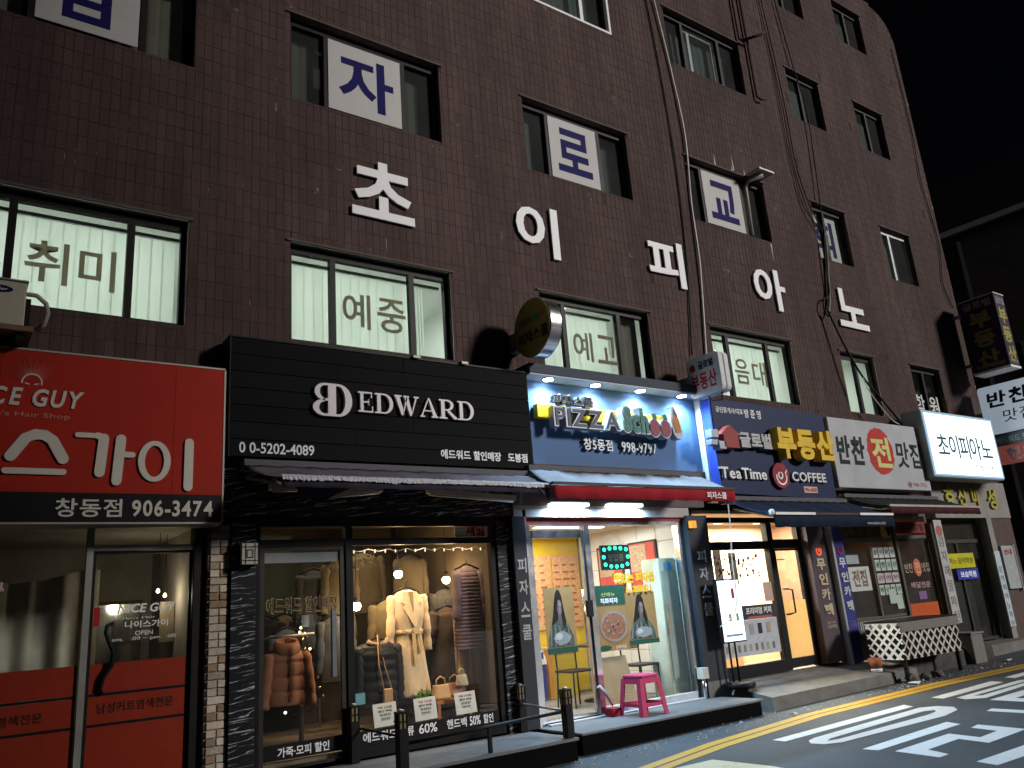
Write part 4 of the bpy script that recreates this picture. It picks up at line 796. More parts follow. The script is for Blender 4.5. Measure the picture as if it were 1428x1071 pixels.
text('film_lettering', '남성커트염색전문', 1.27, 1.9, .965, 1.05, .079, .002, TXK, dr, bold=.02); text('film_lettering', '남성커트염색전문', .2, .86, .95, 1.03, .092, .002, TXK, sf, bold=.02)
GLW = mat('glass_white_text', (0.82, 0.8, 0.75), .6)
text('door_lettering', 'NICE GUY', 1.39, 1.9, 1.8, 1.88, .083, .002, GLW, dr, bold=.03, shear=.2); [text('door_lettering', s_, a_, b_, 1.745, 1.765, .083, .002, GLW, dr) for s_, a_, b_ in (("Men's", 1.44, 1.57), ('Hair', 1.6, 1.72))]; text('door_lettering', '나이스가이', 1.46, 1.83, 1.665, 1.73, .083, .002, GLW, dr, bold=.02)
text('door_lettering', 'OPEN', 1.55, 1.7, 1.60, 1.64, .083, .002, GLW, dr); text('door_lettering', 'am.   :00 ~ pm.  :00', 1.36, 1.9, 1.55, 1.59, .083, .002, GLW, dr)
MB().tube([(1.36,.05,1.72),(1.31,.04,1.7),(1.3,.03,1.64),(1.33,.03,1.56),(1.37,.03,1.47),(1.36,.03,1.36),(1.3,.03,1.27),(1.28,.04,1.17),(1.3,.06,1.13)], [.016,.018,.02,.02,.022,.022,.02,.018,.014], 8).build('handle', CLOTHK, dr)
box('red_tag', 1.2, 1.25, .078, .081, 1.7, 1.86, mat('tag_red', (.4,.02,.03), .5), dr); box('latch', 1.95, 1.985, .07, .08, 2.28, 2.33, mat('latch_cream', (.5,.45,.38), .5), dr)
text('glass_lettering', '커트', .28, .5, 2.03, 2.12, .093, .002, LETTERW, sf, bold=.05); text('glass_lettering', '커트', .285, .495, 2.035, 2.115, .0905, .002, CRIM, sf, bold=.01); text('glass_lettering', '매일', .24, .45, 1.83, 1.97, .093, .002, LETTERW, sf, bold=.05); text('glass_lettering', '매일', .245, .445, 1.835, 1.965, .0905, .002, CRIM, sf, bold=.01)
# things standing inside the dark shop
ch = thing('barber_chair', 'barber chair barely visible inside the dark barber shop', 'chair', (.9, 1.4, .15))
mb = MB(); mb.box(.62, 1.18, 1.2, 1.75, .62, .78, .04).build('seat', mat('chair_brown', (.08,.06,.045), .5), ch); box('backrest', .64, 1.16, 1.7, 1.85, .8, 1.45, MATS['chair_brown'], ch, bev=.04); MB().lathe([(.26,0),(.26,.04),(.06,.08),(.05,.47)], .9, 1.45, 16, .15).build('pedestal', STEEL, ch)
cb = thing('wall_mirror', 'pale mirror leaning on the back wall of the dark barber shop', 'mirror', (1.7, 2.1, .8)); box('frame', 1.3, 2.0, 2.13, 2.17, 1.1, 2.0, mat('mirror_frame', (.2,.15,.1), .6), cb); box('mirror_glass', 1.34, 1.96, 2.12, 2.128, 1.14, 1.96, mat('mirror_glass', (.6,.6,.58), .1, .9), cb)
n = 90; v = []
for i in range(n+1):
    x = -.6+2.0*i/n; yy = 1.2+.05*sin(x*22)+.03*sin(x*9+1); v += [(x, yy, 2.3-.12*abs(sin(x*2.4))), (x, yy+.01, .9)]
MB().add(v, [(2*i, 2*i+2, 2*i+3, 2*i+1) for i in range(n)], True).build('cloth_drape', mat('drape_grey', (.4,.37,.3), .9, var=.2), None, 'grey cloth drape hanging inside the dark barber shop', 'curtain')
for i, (x, y, z, w_, h, c, lab) in enumerate(((.35, .8, 1.95, .3, .35, (.35,.33,.28), 'pale poster behind the left barber glass'), (2.02, 1.0, 1.72, .14, .4, (.3,.24,.17), 'cream notice board at the right inside the barber door'))): box('notice_board', x-w_/2, x+w_/2, y, y+.02, z-h/2, z+h/2, mat('notice_%d' % i, c, .8, var=.2), None, label=lab, cat='notice')
for i, (x, y, z) in enumerate(((1.88, .8, 2.02), (1.98, .95, 1.98))):
    t = thing('bulb', 'small dim warm bulb added to light the dark barber shop, the %s one' % ('left', 'right')[i], 'lamp', (x, y, z), 'added bulbs in the barber shop'); MB().tube([(x,y,z+.03),(x,y,2.6)], .003, 5).build('cord', CLOTHK, t); MB().lathe([(.001,-.022),(.016,-.014),(.02,0),(.013,.016),(.006,.026)], x, y, 10, z).build('glass_bulb', emis('bulb_dim', (1,.75,.42), 6), t)
lamp('barber_fill_glow', 'POINT', (1.9, .85, 1.97), 3.2, (1, .86, .64), .06)  # fill added to brighten the barber room, tied to bulbs taken from reflections
# whitewashed brick pilaster: every brick its own piece
bp = thing('brick_pilaster', 'narrow whitewashed brick pilaster between barber and clothing shop', 'pillar', (2.25, 0, 0))
box('mortar_core', 2.16, 2.345, -.04, .18, 0, 2.58, mat('mortar_pale', (.3,.26,.22), .95), bp)
BRK = [mat('brick_%d' % i, c, .9, var=.3, scale=18, bump=.4, rnd=.2) for i, c in enumerate(((.5,.42,.33), (.42,.33,.24), (.3,.2,.13), (.6,.53,.44)))]
bms = {}
for L_, nm in ((.176, 'f'), (.085, 'h')):
    for i, m_ in enumerate(BRK): bms[nm, i] = MB().box(-L_/2, L_/2, -.012, .012, -.031, .031, .004).mesh('brick', m_)
sd_ = [MB().box(-.012, .012, -.08, .08, -.031, .031, .004).mesh('brick', m_) for m_ in BRK]
z = .04; r = 0
while z < 2.55:
    ks = [random.choice((0, 0, 1, 2, 3, 3, 0)) for _ in range(3)]
    if r % 3 == 1: piece('brick', bms['f', ks[0]], (2.2505, -.045+random.uniform(-.003,.003), z), bp)
    else:
        o = .0
        piece('brick', bms['h', ks[0]], (2.2035, -.045+random.uniform(-.003,.003), z), bp); piece('brick', bms['h', ks[1]], (2.299, -.045+random.uniform(-.003,.003), z), bp)
    piece('brick', sd_[ks[2]], (2.1565, .045, z), bp); z += .0715; r += 1
# ---- clothing shop
sf = thing('clothing_shopfront', 'black marble clothing shopfront with warm lit display window', 'shopfront', (4, 0, 0), 'shopfronts')
WARMW = mat('shop_wall', (0.1, 0.075, 0.05), .85, var=.12); GREENW = mat('shop_wall_green', (0.05, 0.058, 0.043), .85, var=.15)
room(sf, 2.62, 5.46, .06, 2.7, .34, 2.86, WARMW, mat('shop_floor', (0.2, 0.15, 0.1), .5, var=.2), mat('shop_ceiling', (.22,.2,.16), .9), ml=GREENW)
box('green_panel', 2.64, 4.1, 2.64, 2.69, .5, 2.75, GREENW, sf)
for x0, x1 in ((2.35, 2.585), (5.475, 5.655)):
    for z0, z1 in ((.05, .85), (.853, 1.7), (1.703, 2.6)): box('marble_slab', x0, x1, -.1 if x0 < 3 else -.06, .05, z0, z1, MARBLE, sf)
for x0, x1 in ((2.2, 3.36), (3.363, 4.55), (4.553, 5.76)): box('marble_slab', x0, x1, -.07, .05, 2.665, 3.14, MARBLE, sf)
mb = MB(); mb.box(2.587, 5.473, -.03, .05, 2.56, 2.662); mb.box(2.587, 2.65, -.03, .05, .25, 2.558); mb.box(3.56, 3.635, -.035, .05, .25, 2.558); mb.box(5.4, 5.473, -.03, .05, .25, 2.558); mb.box(2.652, 3.558, -.025, .05, 2.36, 2.43); mb.box(3.637, 5.398, -.025, .05, 2.36, 2.43); mb.box(3.637, 5.398, -.025, .05, .25, .36)
mb.build('frame', BLACK, sf)
box('transom_pane', 2.653, 3.557, .005, .011, 2.432, 2.558, GLASS, sf); box('transom_pane', 3.638, 5.397, .005, .011, 2.432, 2.558, GLASS, sf); wp = box('display_pane', 3.638, 5.397, .005, .011, .362, 2.358, GLASS, sf)
dr = box('door', 2.70, 3.5, .0, .008, .3, 2.32, GLASS, sf); mb = MB(); mb.box(2.655, 2.699, -.012, .02, .27, 2.35); mb.box(3.501, 3.555, -.012, .02, .27, 2.35); mb.box(2.7, 3.5, -.012, .02, .27, .299); mb.box(2.7, 3.5, -.012, .02, 2.321, 2.35); mb.build('door_frame', mat('door_bronze', (.04,.037,.033), .4, .4), dr)
mb = MB(); mb.box(3.38, 3.44, -.05, -.015, 1.05, 1.72, .01); mb.build('push_bar', mat('bar_grey', (.15,.17,.17), .4, .4), dr)
box('lettering_strip', 2.7, 3.5, -.004, -.001, .36, .5, CLOTHK, dr); text('lettering', '가죽·모피 할인', 2.84, 3.36, .38, .47, -.005, .002, LETTERW, dr, bold=.02)
for s_, a_, b_ in (('에드워드', 2.72, 3.08), ('할인매장', 3.12, 3.47)): text('lettering', s_, a_, b_, 1.7, 1.86, -.001, .002, mat('gold_outline', (.35,.25,.12), .5), dr, bold=.03); text('lettering_fill', s_, a_+.008, b_-.008, 1.71, 1.85, -.0035, .001, CLOTHK, dr, bold=.0)
box('grey_header', 2.7, 3.5, .012, .016, 2.2, 2.3, mat('header_grey', (.25,.25,.27), .6), dr)
box('lettering_strip', 3.638, 5.397, -.004, .0035, .363, .5, CLOTHK, sf)
for s, a, b in (('에드워드', 3.72, 4.1), ('의류', 4.14, 4.3), ('60%', 4.36, 4.58), ('핸드백', 4.7, 4.95), ('50%', 4.99, 5.13), ('할인', 5.17, 5.3)): text('lettering', s, a, b, .385, .48, -.005, .002, LETTERW, sf, bold=.015)
sl = thing('wall_lamp', 'square unlit wall lamp with lattice glass on the marble pillar', 'lamp', (2.47, -.1, 2.15), 'wall lamps')
box('housing', 2.39, 2.55, -.16, -.102, 2.16, 2.4, BLACK, sl); box('shade', 2.41, 2.56, -.23, -.162, 2.18, 2.38, mat('paper_shade', (.42,.4,.34), .6), sl)
mb = MB()
for a in (2.44, 2.53): mb.box(a, a+.007, -.234, -.2305, 2.18, 2.38)
for z in (2.21, 2.34): mb.box(2.41, 2.56, -.2375, -.2345, z, z+.007)
frame(mb, 2.455, 2.515, -.241, -.238, 2.24, 2.32, .006); mb.build('lattice', CLOTHK, sl)
# ---- pizza shop
sf = thing('pizza_shopfront', 'brightly lit pizza shopfront with stainless steel frames', 'shopfront', (7.3, 0, 0), 'shopfronts')
def tilewall_mat():
    m, N, L = new_mat('white_wall_tile'); out = N.new('ShaderNodeOutputMaterial'); p = N.new('ShaderNodeBsdfPrincipled'); L.new(p.outputs[0], out.inputs[0]); g = N.new('ShaderNodeNewGeometry')
    n = N.new('ShaderNodeTexNoise'); n.inputs['Scale'].default_value = 3; L.new(g.outputs['Position'], n.inputs['Vector']); r = N.new('ShaderNodeMapRange'); r.inputs[3].default_value = .7; r.inputs[4].default_value = .82; L.new(n.outputs[0], r.inputs[0])
    c = N.new('ShaderNodeCombineColor'); [L.new(r.outputs[0], c.inputs[k]) for k in range(3)]; L.new(c.outputs[0], p.inputs['Base Color']); p.inputs['Roughness'].default_value = .25; return m
TW_ = tilewall_mat()
PYEL = mat('pizza_yellow', (0.62, 0.42, 0.02), .5, var=.05)
room(sf, 5.86, 8.64, .06, 2.3, .27, 2.66, mat('pizza_back', (.45,.3,.17), .7), mat('pizza_floor', (.22,.21,.2), .35, var=.15), mat('pizza_ceiling', (.75,.74,.68), .8), mr=mat('tile_backing', (.35,.36,.35), .9))
wtm = MB().box(-.006, .006, -.196, .196, -.146, .146, .004).mesh('wall_tile', TW_)
for i in range(5):
    for j in range(8): piece('wall_tile', wtm, (8.636, .27+i*.4, .43+j*.3), sf)
box('yellow_band', 5.9, 8.62, 2.27, 2.298, .3, 2.64, PYEL, sf)
mb = MB(); mb.box(5.85, 5.9, -.1, .06, .25, 2.75); mb.build('side_trim', STEEL, sf)
mb = MB(); mb.box(5.902, 5.98, -.05, .05, .25, 2.56); mb.box(6.845, 6.93, -.05, .05, .25, 2.56); mb.box(8.56, 8.6, -.05, .05, .33, 2.56); mb.box(8.62, 8.66, -.04, .06, .25, 2.6); mb.box(5.902, 8.6, -.055, .055, 2.562, 2.62); mb.build('steel_frame', STEEL, sf)
box('red_strip', 5.9, 8.66, -.06, -.056, 2.61, 2.65, mat('strip_maroon', (.3,.05,.06), .5), sf)
box('sill', 6.93, 8.56, -.06, .05, .25, .34, mat('sill_stone', (.42,.42,.42), .5, var=.2), sf)
box('display_pane', 6.932, 8.558, .0, .007, .342, 2.558, GLASS, sf)
dr = box('door', 6.03, 6.8, -.004, .004, .3, 2.4, GLASS, sf); mb = MB(); mb.box(5.985, 6.028, -.02, .02, .27, 2.5); mb.box(6.802, 6.842, -.02, .02, .27, 2.5); mb.box(6.03, 6.8, -.02, .02, .27, .298); mb.box(6.03, 6.8, -.025, .025, 2.402, 2.5); mb.build('door_frame', STEEL, dr)
MB().tube([(6.72,-.06,1.1),(6.72,-.06,1.75)], .014).build('handle', STEEL, dr); box('lock', 6.78, 6.86, -.07, -.022, 1.42, 1.62, BLACK, dr)
PF = mat('fascia_grey', (.38,.35,.34), .6, var=.12)
for a, b in ((5.72, 6.7), (6.703, 7.75), (7.753, 8.78)): box('fascia_panel', a, b, -.1, -.0, 2.66, 2.8, PF, sf)
box('fascia_soffit', 5.7, 9.1, -.12, .0, 2.803, 3.19, mat('fascia_dark', (.12,.1,.1), .8), sf)
PIL = mat('pillar_slate', (0.035, 0.038, 0.046), .5, var=.1)
t = box('pillar', 5.66, 5.848, -.14, .05, .25, 2.66, PIL, sf)
for i, chh in enumerate('피자스쿨'): text('letter', chh, 5.69, 5.82, 1.99-i*.255, 2.16-i*.255, -.141, .006, GREYL, t, bold=.02)
t = box('pillar', 8.672, 9.09, -.14, .05, .45, 2.68, PIL, sf); box('pillar_base', 8.67, 9.092, -.142, .05, .22, .448, CONC, sf)
for i, chh in enumerate('피자스쿨'): text('letter', chh, 8.8, 8.97, 2.02-i*.24, 2.19-i*.24, -.141, .006, GREYL, t, bold=.02)
for i, x in enumerate((6.55, 7.5)):
    t = thing('strip_light', 'lit flat lamp under the red awning, the %s one' % ('left', 'right')[i], 'lamp', (x, -.2, 2.75), 'lamps under the red awning')
    box('housing', x-.32, x+.32, -.19, -.102, 2.82, 2.84, WHITE, t); box('diffuser', x-.3, x+.3, -.2, -.11, 2.79, 2.818, emis('strip_glow', (.95,1,1), 9), t)
    lamp('strip_light_glow', 'AREA', (x, -.16, 2.78), 80, (.42,.72,1), .6, .08, rot=(radians(-15), 0, 0))
box('alarm_box', 8.7, 8.8, -.2, -.142, 2.5, 2.6, mat('alarm_orange', (.6,.25,.03), .4, emit=(1,.4,.05), es=.6), None, label='small orange alarm box on the pillar right of the pizza shop', cat='alarm')
# ---- cafe
sf = thing('cafe_shopfront', 'unmanned cafe shopfront with warm lit interior and black door', 'shopfront', (10.5, 0, 0), 'shopfronts')
CW = mat('cafe_wall', (0.62, 0.47, 0.30), .8, var=.05)
room(sf, 9.12, 12.6, .16, 1.6, .42, 2.75, CW, mat('cafe_floor', (.3,.22,.15), .5), mat('cafe_ceiling', (.7,.62,.5), .8))
plk = MB().box(-1.2, 1.2, -.008, .008, -.058, .058, .003).mesh('plank', mat('cafe_plank', (.6,.45,.3), .6, var=.12, scale=5, stretch=(.5,1,6), rnd=.1))
for j in range(17): piece('plank', plk, (10.35, 1.588, .5+j*.124), sf)
mb = MB(); mb.box(9.1, 9.16, .06, .15, .4, 2.6); mb.box(10.63, 10.76, .05, .15, .4, 2.6); mb.box(11.4, 11.48, .06, .15, .4, 2.6); mb.box(9.162, 10.628, .06, .15, 2.2, 2.32); mb.box(10.762, 11.398, .06, .15, 2.2, 2.34); mb.box(9.1, 11.48, .05, .16, 2.602, 2.68); mb.box(9.162, 10.628, .05, .16, .36, .56); mb.build('frame', BLACK, sf)
box('display_pane', 9.163, 10.627, .1, .106, .562, 2.198, GLASS, sf); box('transom_pane', 9.163, 10.627, .1, .106, 2.322, 2.6, GLASS, sf); box('transom_pane', 10.763, 11.397, .1, .106, 2.342, 2.6, GLASS, sf)
dr = box('door', 10.8, 11.36, .08, .088, .56, 2.16, GLASS, sf); mb = MB(); mb.box(10.764, 10.798, .07, .1, .43, 2.196); mb.box(11.362, 11.396, .07, .1, .43, 2.196); mb.box(10.8, 11.36, .07, .1, .43, .558); mb.box(10.8, 11.36, .07, .1, 2.162, 2.196); mb.build('door_frame', BLACK, dr)
box('frosted_film', 10.802, 11.358, .076, .079, .562, 1.4, mat('frosted', (.7,.58,.35), .7, trans=.6), dr)
MB().tube([(10.84,.07,1.58),(10.84,.01,1.58),(10.97,.0,1.56),(10.97,.0,1.22),(10.84,.01,1.2),(10.84,.07,1.2)], .014).build('handle', BLACK, dr); MB().lathe([(.001,0),(.07,0),(.07,.012),(.001,.012)], 10.87, .06, 16, 2.02).build('door_bell', CLOTHK, dr)
BR = mat('panel_brown', (0.085, 0.066, 0.08), .45, var=.15); BL = mat('panel_blue', (0.035, 0.042, 0.2), .45, var=.1)
t = box('pillar', 11.485, 11.98, -.06, .15, .42, 2.6, BR, sf); t2 = box('pillar', 12.03, 12.3, -.15, .05, .38, 2.55, BL, sf); box('edge_trim', 11.982, 12.028, -.155, .05, .36, 2.56, ALU, sf)
GOLDL = mat('letter_beige', (.5,.4,.28), .5)
for i, chh in enumerate('무인카페'): text('letter', chh, 11.6, 11.83, 1.83-i*.235, 2.01-i*.235, -.061, .012, GOLDL, t, bold=.04); text('letter', chh, 12.08, 12.25, 1.84-i*.225, 2.0-i*.225, -.151, .012, LETTERS, t2, bold=.03)
text('lettering', 'TEATIME', 11.62, 11.84, 1.0, 1.03, -.061, .004, GOLDL, t); text('lettering', 'COFFEE', 11.62, 11.86, .93, .98, -.061, .004, GOLDL, t); text('lettering', 'TEATIME', 12.09, 12.25, .98, 1.01, -.151, .004, mat('letter_violet', (.2,.2,.4), .5), t2); text('lettering', 'COFFEE', 12.09, 12.26, .92, .965, -.151, .004, MATS['letter_violet'], t2)
for par, cx_, y in ((t, 11.72, -.062), (t2, 12.165, -.152)):
    stroke('cup_logo', [{'p': [(cx_+.06*cos(radians(a)), 2.13+.065*sin(radians(a))) for a in range(150, 391, 20)], 'r': .012}, {'p': [(cx_-.0,2.16),(cx_+.01,2.12)], 'r': .012}], y, .01, mat('neon_red', (.6,.08,.04), .5, emit=(1,.15,.05), es=.7) if par is t else mat('logo_dullred', (.3,.03,.04), .5), par, d=.01)
# ---- restaurant
sf = thing('restaurant_shopfront', 'dim restaurant shopfront with sliding windows and orange door panel', 'shopfront', (13.8, 0, 0), 'shopfronts')
room(sf, 12.62, 15.5, .2, 2.5, .4, 2.7, mat('rest_wall', (.16,.09,.06), .8, var=.3), DARKWALL, mat('rest_ceiling', (.2,.18,.14), .9))
mb = MB(); mb.box(12.42, 12.5, 0, .12, .4, 2.6); frame(mb, 12.5, 14.1, .02, .1, .98, 2.62, .04); mb.box(13.28, 13.33, .0, .08, 1.02, 2.26); mb.box(12.54, 14.06, .02, .1, 2.26, 2.33); mb.box(14.1, 14.16, -.02, .12, .4, 2.7); mb.box(15.2, 15.27, -.02, .12, .4, 2.7); mb.box(14.16, 15.2, .0, .1, 2.3, 2.36); mb.box(12.42, 15.27, -.02, .15, 2.702, 3.1); mb.build('frame', mat('bronze_frame', (.12,.115,.1), .4, .5), sf)
box('counter', 12.5, 14.1, -.02, .15, .4, .97, mat('counter_grey', (.16,.16,.15), .6), sf)
rb = MB().box(-.018, .018, -.035, -.021, .78, .96, .004).mesh('rib', mat('rib_pale', (.42,.42,.38), .4, .3))
for i in range(26): piece('rib', rb, (12.55+i*.06, 0, 0), sf)
box('pane', 12.54, 13.28, .05, .055, 1.02, 2.26, GLASSD, sf); box('pane', 13.33, 14.06, .03, .035, 1.02, 2.26, GLASSD, sf); box('transom_pane', 12.54, 14.06, .05, .055, 2.33, 2.58, GLASSD, sf)
dr = box('door', 14.2, 15.17, .03, .036, .5, 2.28, GLASSD, sf); frame(MB(), 14.162, 15.198, .02, .06, .42, 2.298, .035).build('door_frame', DARKAL, dr)
box('kick_panel', 14.2, 15.16, .02, .028, .62, 1.16, mat('orange_panel', (.5,.09,.025), .5), dr)
mb = MB(); mb.poly([(14.72+.13*cos(2*pi*k/20), .028, 1.78+.16*sin(2*pi*k/20)) for k in range(20)], (0,-.003,0)); mb.build('seal_logo', mat('seal_orange', (.55,.12,.06), .5), dr); text('lettering', '반찬', 14.3, 14.56, 1.7, 1.86, .028, .002, GOLDL, dr); text('lettering', '맛집', 14.88, 15.12, 1.7, 1.86, .028, .002, GOLDL, dr); text('lettering', '전', 14.64, 14.8, 1.68, 1.88, .0245, .002, GOLDL, dr, bold=.03)
text('lettering', '배달전문', 14.4, 15.05, 1.42, 1.53, .028, .002, mat('print_dusty', (.35,.22,.22), .6), dr, bold=.03); box('violet_sticker', 14.6, 14.85, .026, .029, 1.22, 1.36, mat('sticker_violet', (.2,.12,.25), .6), dr)
box('red_band', 14.16, 15.2, -.01, .02, 2.4, 2.6, mat('band_red', (.22,.03,.025), .6), sf); text('lettering', '전부침개', 14.3, 15.1, 2.43, 2.57, -.011, .003, mat('print_black', (.02,.02,.02), .6), sf, bold=.03)
# menu sheets stuck on the sliding windows
MEN = mat('menu_sheet', (.5,.52,.5), .7, var=.2, scale=25); MENG = mat('menu_sheet_green', (.4,.5,.42), .7, var=.2, scale=25); MENP = mat('menu_sheet_pink', (.5,.4,.42), .7, var=.2, scale=25)
dishes = iter(('김치전', '부추전', '해물전', '감자전', '동태전', '깻잎전', '고추전', '육전', '굴전', '호박전', '파전', '버섯전', '녹두전', '배추전', '두부전'))
for r_, (z0, z1, m_, cols) in enumerate(((1.98, 2.16, MEN, 4), (1.76, 1.95, MENG, 4), (1.55, 1.72, MENP, 3), (1.35, 1.52, MENG, 4))):
    for i in range(cols):
        w_ = .7/cols; x0 = 13.36+i*w_; ds = next(dishes); s_ = thing('menu_sheet', 'pale menu sheet on the right restaurant window, %s row, %s from left' % (('top', 'second', 'third', 'bottom')[r_], ('first', 'second', 'third', 'fourth')[i]), 'paper', (x0, .02, z0), 'menu sheets on the restaurant window')
        box('paper', x0+.015, x0+w_-.015, .018, .021, z0, z1, m_, s_); text('menu_lettering', ds, x0+.04, x0+w_-.04, z0+.05, z1-.04, .0175, .002, INK, s_)
for i, (a, z0) in enumerate(((13.62, 1.2), (13.82, 1.1))): box('menu_sheet', a, a+.2, .012, .015, z0, z0+.24, MENG, None, label='larger pale green notice low on the restaurant window, the %s one' % ('left', 'right')[i], cat='paper', group='menu sheets on the restaurant window')
t = thing('brush_poster', 'white poster with brown brush strokes on the left restaurant pane', 'poster', (12.85, .045, 1.5)); box('paper', 12.6, 13.2, .042, .046, 1.45, 1.85, MEN, t); text('lettering', '전집', 12.68, 13.1, 1.52, 1.8, .0415, .002, mat('print_sepia', (.2,.12,.08), .6), t, bold=.03)
box('notice', 12.6, 12.95, .042, .046, 1.9, 2.05, mat('notice_grey', (.3,.33,.36), .7), None, label='small grey notice above the brush poster on the restaurant pane', cat='paper')
box('food_poster', 12.75, 14.05, .2, .22, 2.34, 2.58, mat('menu_photo', (.3,.24,.08), .6, var=.5, scale=9), None, label='yellowish food photo panel behind the restaurant transom', cat='poster')
# ---- piano school entrance
sf = thing('piano_entrance', 'grey stone entrance of the music school with a dark glass door', 'shopfront', (17, 0, 0), 'shopfronts')
STONE = mat('stone_grey', (0.26, 0.25, 0.23), .7, var=.15, scale=3)
for a, b in ((15.5, 16.4), (16.403, 17.5), (17.503, 18.5)): box('stone_slab', a, b, -.1, .1, 2.67, 3.4, STONE, sf)
box('stone_pier', 17.42, 17.62, -.1, .1, .3, 2.668, STONE, sf); box('brown_pier', 17.623, 18.5, -.08, .1, .3, 2.668, mat('pier_brown', (.1,.07,.065), .8, var=.2), sf)
for s, a, b, zz in (('효', 15.9, 16.3, 2.88), ('신', 16.42, 16.75, 2.88), ('미', 16.98, 17.22, 2.9), ('성', 17.62, 17.98, 2.85)): text('letter', s, a, b, zz, zz+.4, -.101, .04, mat('letter_brass', (.42,.36,.08), .4, .2), sf, bold=.03)
room(sf, 15.62, 17.42, .25, 2.2, .35, 2.6, mat('hall_wall', (.1,.1,.075), .8, var=.3), DARKWALL, DARKWALL)
mb = MB(); frame(mb, 15.6, 17.4, .1, .18, .35, 2.66, .05); mb.box(16.4, 16.46, .1, .18, .4, 2.2); mb.box(15.65, 17.35, .1, .18, 2.2, 2.27); mb.build('frame', mat('hall_frame', (.05,.05,.042), .5, .4), sf)
for a, b in ((15.65, 16.4), (16.46, 17.35)): box('pane', a, b, .13, .136, .4, 2.2, GLASSD, sf)
box('transom_pane', 15.65, 17.35, .13, .136, 2.27, 2.61, GLASSD, sf); box('threshold', 15.5, 18.5, -.45, .1, .1, .33, CONC, sf)
t = thing('door_notice', 'yellow notice board on the dark entrance door', 'sign', (16.5, .1, 1.7)); box('board', 15.75, 16.95, .08, .095, 1.72, 2.0, mat('notice_yellow', (.5,.48,.02), .5), t); text('lettering', '피아노 음악학원', 15.82, 16.88, 1.8, 1.92, .079, .002, mat('print_olive', (.15,.14,.01), .6), t, bold=.02)
t = thing('door_notice', 'blue notice board under the yellow one on the dark entrance door', 'sign', (16.6, .1, 1.5)); box('board', 16.18, 17.0, .08, .095, 1.5, 1.7, mat('notice_blue', (.03,.05,.4), .5), t); text('lettering', '보습학원', 16.3, 16.9, 1.54, 1.66, .079, .002, LETTERW, t, bold=.03)
mb = thing('mailbox', 'small brass mailbox glinting low inside the dark entrance', 'mailbox', (16.5, .5, .6)); box('case', 16.25, 16.65, .5, .6, .68, .82, mat('brass', (.5,.33,.1), .3, .8), mb); box('slot', 16.3, 16.6, .495, .499, .76, .775, CLOTHK, mb)
def vsign(x0, x1, z0, z1, s, lab, m_, im, y=-.11, tilt=0):
    t = thing('vertical_sign', lab, 'sign', ((x0+x1)/2, y, z0)); box('board', x0, x1, y-.03, y, z0, z1, m_, t)
    st = (z1-z0-.25)/len(s)
    for i, chh in enumerate(s): text('letter', chh, x0+.04, x1-.04, z1-.3-i*st-st*.72, z1-.3-i*st, y-.031, .003, im, t)
    return t
t = vsign(15.28, 15.56, .75, 2.62, '감자해물파전', 'tall white vertical sign with grey brush letters by the restaurant door', mat('vs_white', (.42,.42,.42), .6), mat('print_taupe', (.16,.14,.13), .6)); mb = MB(); mb.poly([(15.42+.11*cos(2*pi*k/18), -.141, 2.42+.1*sin(2*pi*k/18)) for k in range(18)], (0,-.003,0)); mb.build('red_mark', mat('mark_red', (.4,.12,.1), .6), t)
vsign(17.3, 17.52, .55, 2.0, '음악피아노학원', 'narrow white vertical sign with blue letters on the stone pier', mat('vs_pale', (.5,.55,.58), .6), mat('print_steelblue', (.08,.18,.32), .6), y=-.13)
t = thing('notice_case', 'pale notice case on the brown pier at the right end', 'sign', (17.95, -.1, 1.2)); box('case', 17.7, 18.2, -.13, -.085, 1.25, 2.1, mat('case_pale', (.35,.38,.38), .5, var=.2, scale=8), t); text('lettering', '안내', 17.78, 18.1, 1.92, 2.03, -.131, .003, CRIM, t, bold=.03); box('edge', 18.21, 18.25, -.14, -.085, 1.2, 2.12, ALU, t)
